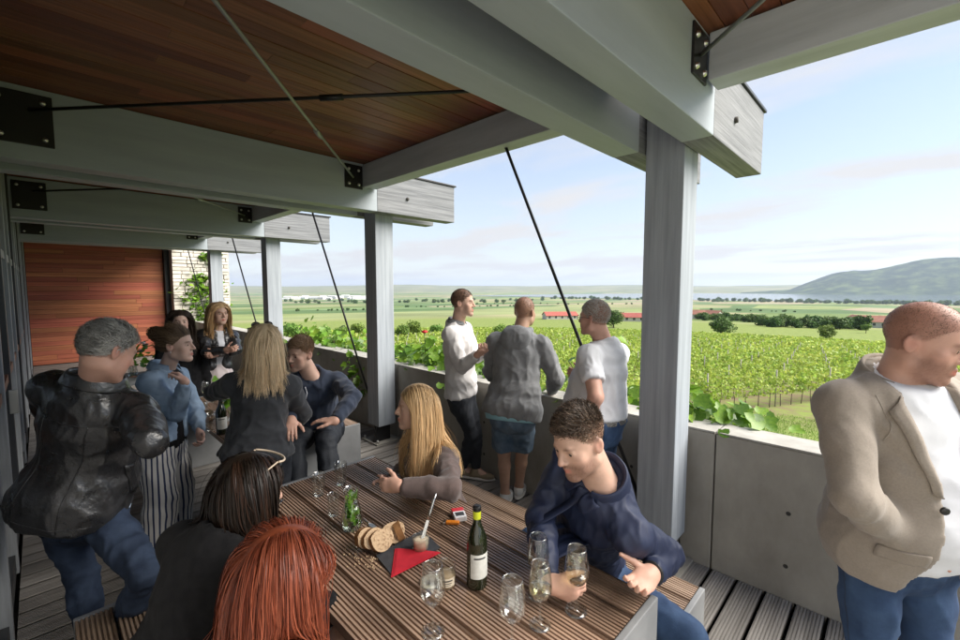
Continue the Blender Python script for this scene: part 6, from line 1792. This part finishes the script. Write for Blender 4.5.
def wine_glass(pos, label, wine=True, s=1.0, fill=1.0):
    o = empty('wine_glass', pos, label, 'wine glass', 'stemmed wine glasses'); o.scale = (s, s, s)
    link('stem', WG[0], o); link('bowl', WG[1], o); link('rim', RIM, o)
    if wine: link('wine', WG[2], o)
    return o
def tumbler_mesh(r0, r1, h, th=0.0016):
    prof = [(0.0006, 0), (r0, 0), (r0 + 0.001, 0.003), ((r0 + r1) / 2, h * 0.5), (r1, h)]
    return MB().lathe(wall_profile(prof, th), 28).mesh(m_glass, 'vessel')
TUM = tumbler_mesh(0.026, 0.033, 0.115)
def tumbler(pos, label, s=1.0):
    o = link('tumbler', TUM, None, pos); o.scale = (s, s, s); return tag(o, label, 'tumbler')
def onT(u, v, z=TZ): 
    q = Wz(u, v, z); return (q[0], q[1], z + 0.0005)
wine_glass(onT(433, 632), 'empty stemmed glass beside the glass jar on the near table edge', wine=False, s=1.12)
wine_glass(onT(512, 650), 'stemmed glass nearest the table end among the group by the navy shirt', s=1.12, wine=False)
wine_glass(onT(540, 625), 'stemmed glass with a little wine between the other stemmed glasses', s=1.05)
wine_glass(onT(538, 595), 'stemmed glass with a little wine behind the gripped glass', s=1.1)
wine_glass(onT(576, 611), 'stemmed glass held by the man in the navy shirt', s=1.12)
wine_glass(onT(277, 501), 'stemmed glass in front of the dark haired woman', s=1.0)
tumbler(onT(319, 495), 'straight clear tumbler behind the mint carafe')
tumbler(onT(341, 484), 'clear flared tumbler at the far end of the laid table', s=1.05)
tumbler(onT(334, 515), 'clear tumbler close beside the mint carafe', s=0.9)
# carafe with mint
cp = onT(352, 528)
ca = empty('carafe', cp, 'clear glass carafe of water filled with green mint leaves', 'carafe')
cprof = [(0.0006, 0), (0.040, 0), (0.047, 0.012), (0.049, 0.04), (0.042, 0.085), (0.031, 0.125), (0.029, 0.145), (0.036, 0.185)]
MB().lathe(wall_profile(cprof, 0.0018), 32).build('vessel', m_glass, ca)
MB().lathe([(0.0006, 0.003), (0.038, 0.003), (0.0448, 0.013), (0.0466, 0.04), (0.0398, 0.085), (0.0300, 0.115), (0.0006, 0.115)], 28).build('water', m_water, ca)
m_mint = mat('mint_leaf', (0.11, 0.30, 0.02), (0.25, 0.45, 0.05), rough=0.45, scale=30, translucent=0.3)
rng = np.random.default_rng(31)
for i in range(34):
    z = 0.015 + 0.10 * rng.random() if i < 24 else 0.12 + 0.05 * rng.random()
    r = 0.028 * rng.random() ** 0.5 if z > 0.07 else 0.036 * rng.random() ** 0.5; a = rng.random() * 6.28
    L = leaf_shape(0.030 + 0.014 * rng.random()); q = Matrix.Rotation(rng.random() * 6.28, 3, 'Z') @ Matrix.Rotation(rng.random() * 2.4, 3, 'X')
    V = L @ np.array(q).T; V[:, 0] *= 0.9; V += np.array([r * math.cos(a) , r * math.sin(a), z]) - V.mean(0)
    rr = np.hypot(V[:, 0], V[:, 1]); lim = np.interp(V[:, 2], [0, 0.012, 0.04, 0.085, 0.12, 0.19], [0.034, 0.041, 0.043, 0.036, 0.026, 0.031]); k = np.minimum(1, lim / np.maximum(rr, 1e-6)); V[:, 0] *= k; V[:, 1] *= k; V[:, 2] = np.clip(V[:, 2], 0.005, 0.2)
    link('mint_leaf', np_mesh('mint_leaf', V, np.array([(0, j, j + 1) for j in range(1, 10)] + [(0, 10, 1)]), m_mint), ca)
MB().tube([(0.0, 0.0, 0.006), (0.008, 0.004, 0.07), (0.002, 0.0, 0.14)], 0.0018, 5).build('stem', m_mint, ca)
# wine bottle
def wine_bottle(pos, label, neck_m, h=0.30):
    o = empty('wine_bottle', pos, label, 'bottle')
    m_bot = mat('bottle_glass', (0.012, 0.016, 0.007), rough=0.06, spec=0.8, coat=0.3)
    k = h / 0.30
    MB().lathe([(0.0005, 0.004), (0.030, 0.0), (0.0365, 0.004), (0.0372, 0.012), (0.0372, 0.165 * k), (0.034, 0.19 * k), (0.020, 0.222 * k), (0.0148, 0.24 * k), (0.0138, 0.27 * k), (0.0138, 0.285 * k), (0.0005, 0.286 * k)], 32).build('body', m_bot, o)
    MB().lathe([(0.0142, 0.236 * k), (0.0146, 0.27 * k), (0.0148, 0.2815 * k)], 24).build('capsule', neck_m, o)
    MB().lathe([(0.0150, 0.2815 * k), (0.0155, 0.283 * k), (0.0155, 0.296 * k), (0.0148, 0.2985 * k), (0.0005, 0.299 * k)], 24).build('cap', m_steel, o)
    lab = MB(); n = 20; R = 0.0376
    vs = [(R * math.cos(a), R * math.sin(a), z) for a in np.linspace(-1.35, 1.35, n) for z in (0.045, 0.135 * k)]
    lab.add(vs, [(2 * i, 2 * i + 2, 2 * i + 3, 2 * i + 1) for i in range(n - 1)], 0, True)
    lo = lab.build('label', mat('paper_label', (0.70, 0.70, 0.66), (0.60, 0.60, 0.56), rough=0.7, scale=60), o)
    band = MB(); vs = [((R + 0.0003) * math.cos(a), (R + 0.0003) * math.sin(a), z) for a in np.linspace(-1.0, 0.2, 12) for z in (0.118 * k, 0.124 * k)]
    band.add(vs, [(2 * i, 2 * i + 2, 2 * i + 3, 2 * i + 1) for i in range(11)], 0, True)
    band.build('print_line', m_dframe, lo)
    return o
wb1 = wine_bottle(onT(477, 585), 'dark wine bottle with yellow neck and white label on the laid table', mat('yellow_foil', (0.55, 0.60, 0.03), rough=0.4))
wb1.rotation_euler.z = rad(-95)
# slate, napkin, bread, spread
_q = [Wz(376, 557, TZ), Wz(392.5, 577.5, TZ), Wz(440, 548.5, TZ)]; _q.append(_q[0] + _q[2] - _q[1]); _c = sum(_q) / 4
sb_ = MB(); sb_.add([tuple(q - _c) for q in _q] + [tuple((q - _c) + np.array([0, 0, 0.007])) for q in _q], [(3, 2, 1, 0), (4, 5, 6, 7), (0, 1, 5, 4), (1, 2, 6, 5), (2, 3, 7, 6), (3, 0, 4, 7)])
sl = sb_.build('slate_board', mat('slate', (0.035, 0.038, 0.045), (0.055, 0.058, 0.065), rough=0.6, scale=30, bump=0.3), None, _c + np.array([0, 0, 0.0006]))
tag(sl, 'thin dark slate board under the bread and napkin', 'board')
nb = np.array(onT(412, 562)) + np.array([0, 0, 0.0085])
nap = MB()
tri = [Wz(391, 578, TZ + 0.009), Wz(441, 553, TZ + 0.009), Wz(395, 549, TZ + 0.009)]
n3 = len(tri); c3 = sum(tri) / 3
lay = [(np.array(q) - c3) for q in tri]
for L_ in range(3):
    sc_ = 1 - 0.05 * L_; z_ = 0.0018 * L_
    nap.add([tuple(q * sc_ + np.array([0.003 * L_, 0, z_])) for q in lay] + [tuple(q * sc_ + np.array([0.003 * L_, 0, z_ + 0.0014])) for q in lay], [(0, 1, 2), (5, 4, 3), (0, 3, 4, 1), (1, 4, 5, 2), (2, 5, 3, 0)])
tag(nap.build('napkin', mat('red_paper', (0.55, 0.018, 0.035), (0.48, 0.014, 0.03), rough=0.8, scale=40), None, c3), 'folded red paper napkin on the slate board', 'napkin')
m_crust = mat('bread_crust', (0.32, 0.16, 0.06), (0.20, 0.09, 0.03), rough=0.8, scale=40, bump=0.4, bscale=60)
m_crumb = mat('bread_crumb', (0.52, 0.37, 0.23), (0.20, 0.11, 0.055), rough=0.9, scale=85, bump=0.9, bscale=80, bdist=0.006, contrast=(0.5, 0.7))
def bread(pos, rot, tilt, s, label):
    n = 22; t = 0.014
    o = empty('bread_slice', pos, label, 'bread', 'slices of bread on the slate'); o.rotation_euler = (rad(tilt), 0, rot)
    out = []
    for i in range(n):
        a = 2 * math.pi * i / n; r = 1 + 0.05 * math.sin(3 * a + s * 40) + (0.10 if math.sin(a) > 0.5 else 0)
        out.append((0.044 * s * r * math.cos(a), 0.036 * s * r * math.sin(a) + 0.034 * s))
    mb = MB(); mb.add([(x, -t, z) for x, z in out] + [(x, t, z) for x, z in out], [(i, (i + 1) % n, n + (i + 1) % n, n + i) for i in range(n)], 0, True)
    mb.build('crust', m_crust, o)
    c = MB()
    for sg in (-1, 1):
        ring = [(x * 0.95, sg * (t + 0.0), 0.034 * s + (z - 0.034 * s) * 0.94) for x, z in out]
        ring0 = [(x, sg * t * 0.999, z) for x, z in out]
        c.add(ring0 + ring + [(0, sg * (t + 0.001), 0.034 * s)], [(i, (i + 1) % n, n + (i + 1) % n, n + i) if sg < 0 else (i, n + i, n + (i + 1) % n, (i + 1) % n) for i in range(n)] + [(n + i, n + (i + 1) % n, 2 * n) if sg < 0 else (n + (i + 1) % n, n + i, 2 * n) for i in range(n)])
    c.build('crumb', m_crumb, o)
for i, (u, v, rz, tl, s) in enumerate([(367, 549, 48, -18, 1.0), (375, 551, 46, -24, 1.05), (384, 553, 42, -30, 1.12), (395, 545, 30, -35, 1.1), (402, 540, 110, -20, 1.0)]):
    q = onT(u, v); bread((q[0], q[1], TZ + 0.011), rad(rz - 45), tl, s, ['front slice of crusty bread with its cut face showing', 'slice of crusty bread leaning in the row on the slate', 'largest slice of bread with brown seeds in its cut face', 'slice of bread lying behind the row on the slate', 'bread crust heel behind the other slices'][i])
jp = onT(421, 551); jp = (jp[0], jp[1], TZ + 0.012)
jar = empty('spread_pot', jp, 'small glass pot of pale spread with a knife standing in it', 'pot')
MB().lathe(wall_profile([(0.0006, 0), (0.031, 0), (0.033, 0.004), (0.034, 0.04), (0.036, 0.045), (0.036, 0.05)], 0.002), 28).build('vessel', m_glass, jar)
MB().lathe([(0.0005, 0.0025), (0.0305, 0.0025), (0.0318, 0.036), (0.02, 0.039), (0.0005, 0.036)], 24).build('spread', mat('spread', (0.66, 0.56, 0.42), (0.55, 0.45, 0.32), rough=0.6, scale=50, bump=0.4), jar)
kn = MB()
top_ = W(434, 500, 1.83); bot_ = np.array(jp) + np.array([0.0, 0.0, 0.02])
dv = unit(top_ - bot_); top_ = bot_ + dv * 0.20
kn.tube([bot_ + dv * t for t in (0.09, 0.12, 0.17, 0.20)], [0.0045, 0.0062, 0.0068, 0.004], 8)
sdv = unit(np.cross(dv, Fh)); bl = [bot_ + dv * t + sdv * w for t, w in ((0.0, -0.007), (0.09, -0.006), (0.09, 0.006), (0.0, 0.006))]; th_ = np.cross(dv, sdv) * 0.0008
kn.add([q - th_ for q in bl] + [q + th_ for q in bl], [(0, 1, 2, 3), (7, 6, 5, 4), (0, 4, 5, 1), (1, 5, 6, 2), (2, 6, 7, 3), (3, 7, 4, 0)])
kno = empty('table_knife', bot_, 'steel table knife standing upright in the spread pot', 'knife'); kn.wbuild('blade_and_handle', mat('cutlery', (0.55, 0.55, 0.55), rough=0.22, metal=1.0), kno)
# label jar and its lid
j2 = onT(446, 585); jl = empty('preserving_jar', j2, 'glass jar with printed label and tan spread beside the bottle', 'jar')
MB().lathe(wall_profile([(0.0006, 0), (0.034, 0), (0.036, 0.004), (0.036, 0.058), (0.033, 0.066), (0.034, 0.072), (0.035, 0.084)], 0.002), 28).build('vessel', m_glass, jl)
MB().lathe([(0.0005, 0.0025), (0.0335, 0.0025), (0.0337, 0.045), (0.0005, 0.047)], 24).build('spread', mat('tan_spread', (0.50, 0.36, 0.22), (0.42, 0.29, 0.16), rough=0.6, scale=40), jl)
lb = MB(); n = 14; vs = [(0.0364 * math.cos(a), 0.0364 * math.sin(a), z) for a in np.linspace(-2.9, -1.3, n) for z in (0.014, 0.046)]
lb.add(vs, [(2 * i, 2 * i + 2, 2 * i + 3, 2 * i + 1) for i in range(n - 1)], 0, True); lbo = lb.build('label', mat('cream_label', (0.60, 0.52, 0.40), rough=0.7), jl)
for z0, z1, a0, a1 in ((0.034, 0.039, -2.6, -1.6), (0.026, 0.029, -2.5, -1.7), (0.020, 0.022, -2.4, -1.8)):
    t = MB(); vs = [(0.0367 * math.cos(a), 0.0367 * math.sin(a), z) for a in np.linspace(a0, a1, 9) for z in (z0, z1)]
    t.add(vs, [(2 * i, 2 * i + 2, 2 * i + 3, 2 * i + 1) for i in range(8)], 0, True); t.build('print_line', m_dframe, lbo)
ld = onT(430, 583); ldo = MB().lathe([(0.0005, 0.005), (0.022, 0.005), (0.024, 0.009), (0.036, 0.009), (0.038, 0.006), (0.038, 0.001), (0.0005, 0.001)], 28).build('jar_lid', mat('lid_pale', (0.62, 0.56, 0.46), rough=0.4), None, ld)
tag(ldo, 'round pale jar lid lying beside the labelled jar', 'lid')
# fork, packet and lighter
fk = MB(); a_, b_ = np.array(onT(365, 521)), np.array(onT(376, 530)); ab = unit(b_ - a_) ; a_ = b_ - ab * 0.17 + np.array([0, 0, .004]); b_ = b_ + np.array([0, 0, .004])
fk.tube([a_, a_ + ab * 0.09, a_ + ab * 0.11], [0.004, 0.003, 0.003], 6); sd_ = np.cross(ab, Zu)
fk.add([tuple(a_ + ab * t + sd_ * w + Zu * z) for z in (0, 0.0015) for t, w in ((0.11, -0.004), (0.125, -0.011), (0.17, -0.009), (0.17, 0.009), (0.125, 0.011), (0.11, 0.004))], [(5, 4, 3, 2, 1, 0), (6, 7, 8, 9, 10, 11)] + [(i, (i + 1) % 6, 6 + (i + 1) % 6, 6 + i) for i in range(6)])
fo = empty('butter_knife', a_, 'steel spreading knife lying beside the mint carafe', 'knife'); fk.wbuild('blade_and_handle', MATS['cutlery'], fo)
pk = onT(459, 517); po = empty('cigarette_packet', pk, 'small white and red packet lying at the table edge', 'packet', rz=rad(-30))
MB().bbox((-0.028, -0.044, 0.0), (0.028, 0.044, 0.022), 0.002).build('box', mat('packet_white', (0.62, 0.62, 0.64), rough=0.4), po)
MB().bbox((-0.0285, 0.012, -0.0002), (0.0285, 0.0445, 0.0226), 0.002).build('lid', mat('packet_red', (0.50, 0.03, 0.045), rough=0.4), po)
MB().box((-0.02, -0.03, 0.0222), (0.02, 0.002, 0.0226)).build('dark_print', m_dframe, po)
lg = onT(452, 524); lo_ = empty('lighter', lg, 'orange cigarette lighter beside the packet', 'lighter', rz=rad(40))
MB().bbox((-0.011, -0.034, 0.0005), (0.011, 0.028, 0.013), 0.004).build('body', mat('orange_plastic', (0.65, 0.20, 0.02), rough=0.3), lo_)
MB().bbox((-0.010, 0.0285, 0.001), (0.010, 0.042, 0.012), 0.002).build('cap', m_bolt, lo_)
# sunglasses lying on the table edge
sgp = onT(441, 513)
# ================================================================ SECOND TABLE
T2 = 0.72
def on2(u, v): q = Wz(u, v, T2); return (q[0], q[1], T2 + 0.0005)
wine_bottle(on2(222, 434), 'dark wine bottle with white label on the second table', mat('dark_foil', (0.03, 0.03, 0.03), rough=0.4)).rotation_euler.z = rad(-80)
tumbler(on2(211, 430), 'clear tumbler left of the bottle on the second table', s=1.15)
tumbler(on2(204, 415), 'clear tumbler beside the bread basket on the second table')
wine_glass(on2(214, 412), 'stemmed wine glass on the second table behind the bottle')
wine_glass(on2(206, 402), 'stemmed wine glass at the far end of the second table')
bkt = empty('bread_basket', on2(205, 421), 'round wooden basket of bread on the second table', 'basket')
MB().lathe(wall_profile([(0.0006, 0), (0.06, 0), (0.075, 0.02), (0.085, 0.05)], 0.006), 20).build('bowl', m_crust, bkt)
for i in range(5):
    f = Field(); f.ell((0.035 * math.cos(i * 1.3), 0.035 * math.sin(i * 1.3), 0.045 + 0.008 * i), (0.04, 0.024, 0.02), k=0)
    V, F = polygonize(f, 0.008); link('roll', np_mesh('roll', V, F, m_crumb), bkt)
def bouquet(pos, label, n, r, h, m, seed, flowers=True, vase=True):
    rg = np.random.default_rng(seed); o = empty('bouquet', pos, label, 'flowers')
    if vase: MB().lathe(wall_profile([(0.0006, 0), (0.04, 0), (0.045, 0.03), (0.035, 0.10), (0.04, 0.13)], 0.002), 20).build('vase', m_glass, o)
    V, F, b = [], [], 0
    for i in range(n):
        L = leaf_shape(0.05 + 0.04 * rg.random()); q = Matrix.Rotation(rg.random() * 6.28, 3, 'Z') @ Matrix.Rotation(rg.normal() * 0.8 + 0.6, 3, 'X')
        V.append(L @ np.array(q).T + np.array([rg.normal() * r, rg.normal() * r, h + rg.normal() * r * 0.8])); F += [(b, b + j, b + j + 1) for j in range(1, 10)] + [(b, b + 10, b + 1)]; b += 11
    link('leaves', np_mesh('leaves', np.concatenate(V), np.array(F), m), o)
    st = MB()
    for i in range(7): st.tube([(rg.normal() * .01, rg.normal() * .01, 0.01), (rg.normal() * r * .4, rg.normal() * r * .4, h * 0.6), (rg.normal() * r, rg.normal() * r, h)], 0.002, 4)
    st.build('stalks', m_mint, o)
    if flowers:
        for i in range(9):
            f = MB(); c = Matrix.Translation((rg.normal() * r, rg.normal() * r, h + abs(rg.normal()) * r))
            for k in range(3): f.lathe([(0.003, 0), (0.016 + 0.005 * k, 0.008), (0.02 + 0.006 * k, 0.02 - 0.006 * k)], 8, M=c)
            f.build('blossom', mat('blossom_pale', (0.62, 0.55, 0.58), rough=0.7), o)
bouquet(on2(233, 420), 'bunch of green leaves with pale blossoms beside the second bottle', 40, 0.05, 0.19, m_mint, 41)
x_, y_ = Wz(133, 372, 0.95)[:2]
shelf = empty('side_counter', (x_ + 0.0, y_, 0), 'narrow grey side counter by the red clad wall', 'counter')
MB().bbox((x_ - 0.35, y_ - 0.3, 0.86), (x_ + 0.35, y_ + 0.3, 0.90), 0.004).wbuild('top', m_panel, shelf)
for a in (-0.3, 0.26):
    for b in (-0.26, 0.22): MB().bbox((x_ + a, y_ + b, 0.0), (x_ + a + 0.04, y_ + b + 0.04, 0.859), 0.003).wbuild('leg', m_dframe, shelf)
bouquet((x_, y_, 0.901), 'bunch of white flowers and green leaves between the leather and denim jackets', 60, 0.09, 0.24, m_mint, 42)

cr_ = MB(); rg = np.random.default_rng(77)
for i in range(70):
    q = np.array(onT(372 + rg.normal() * 14, 560 + rg.normal() * 7)); a = 0.0012 + 0.002 * rg.random()
    cr_.box(tuple(q - np.array([a, a, -0.0002])), tuple(q + np.array([a, a * 0.8, a * 1.4])), M=None)
_o = cr_.build('bread_crumbs', m_crumb); tag(_o, 'scattered bread crumbs on the boards in front of the slices', 'crumbs', kind='stuff')
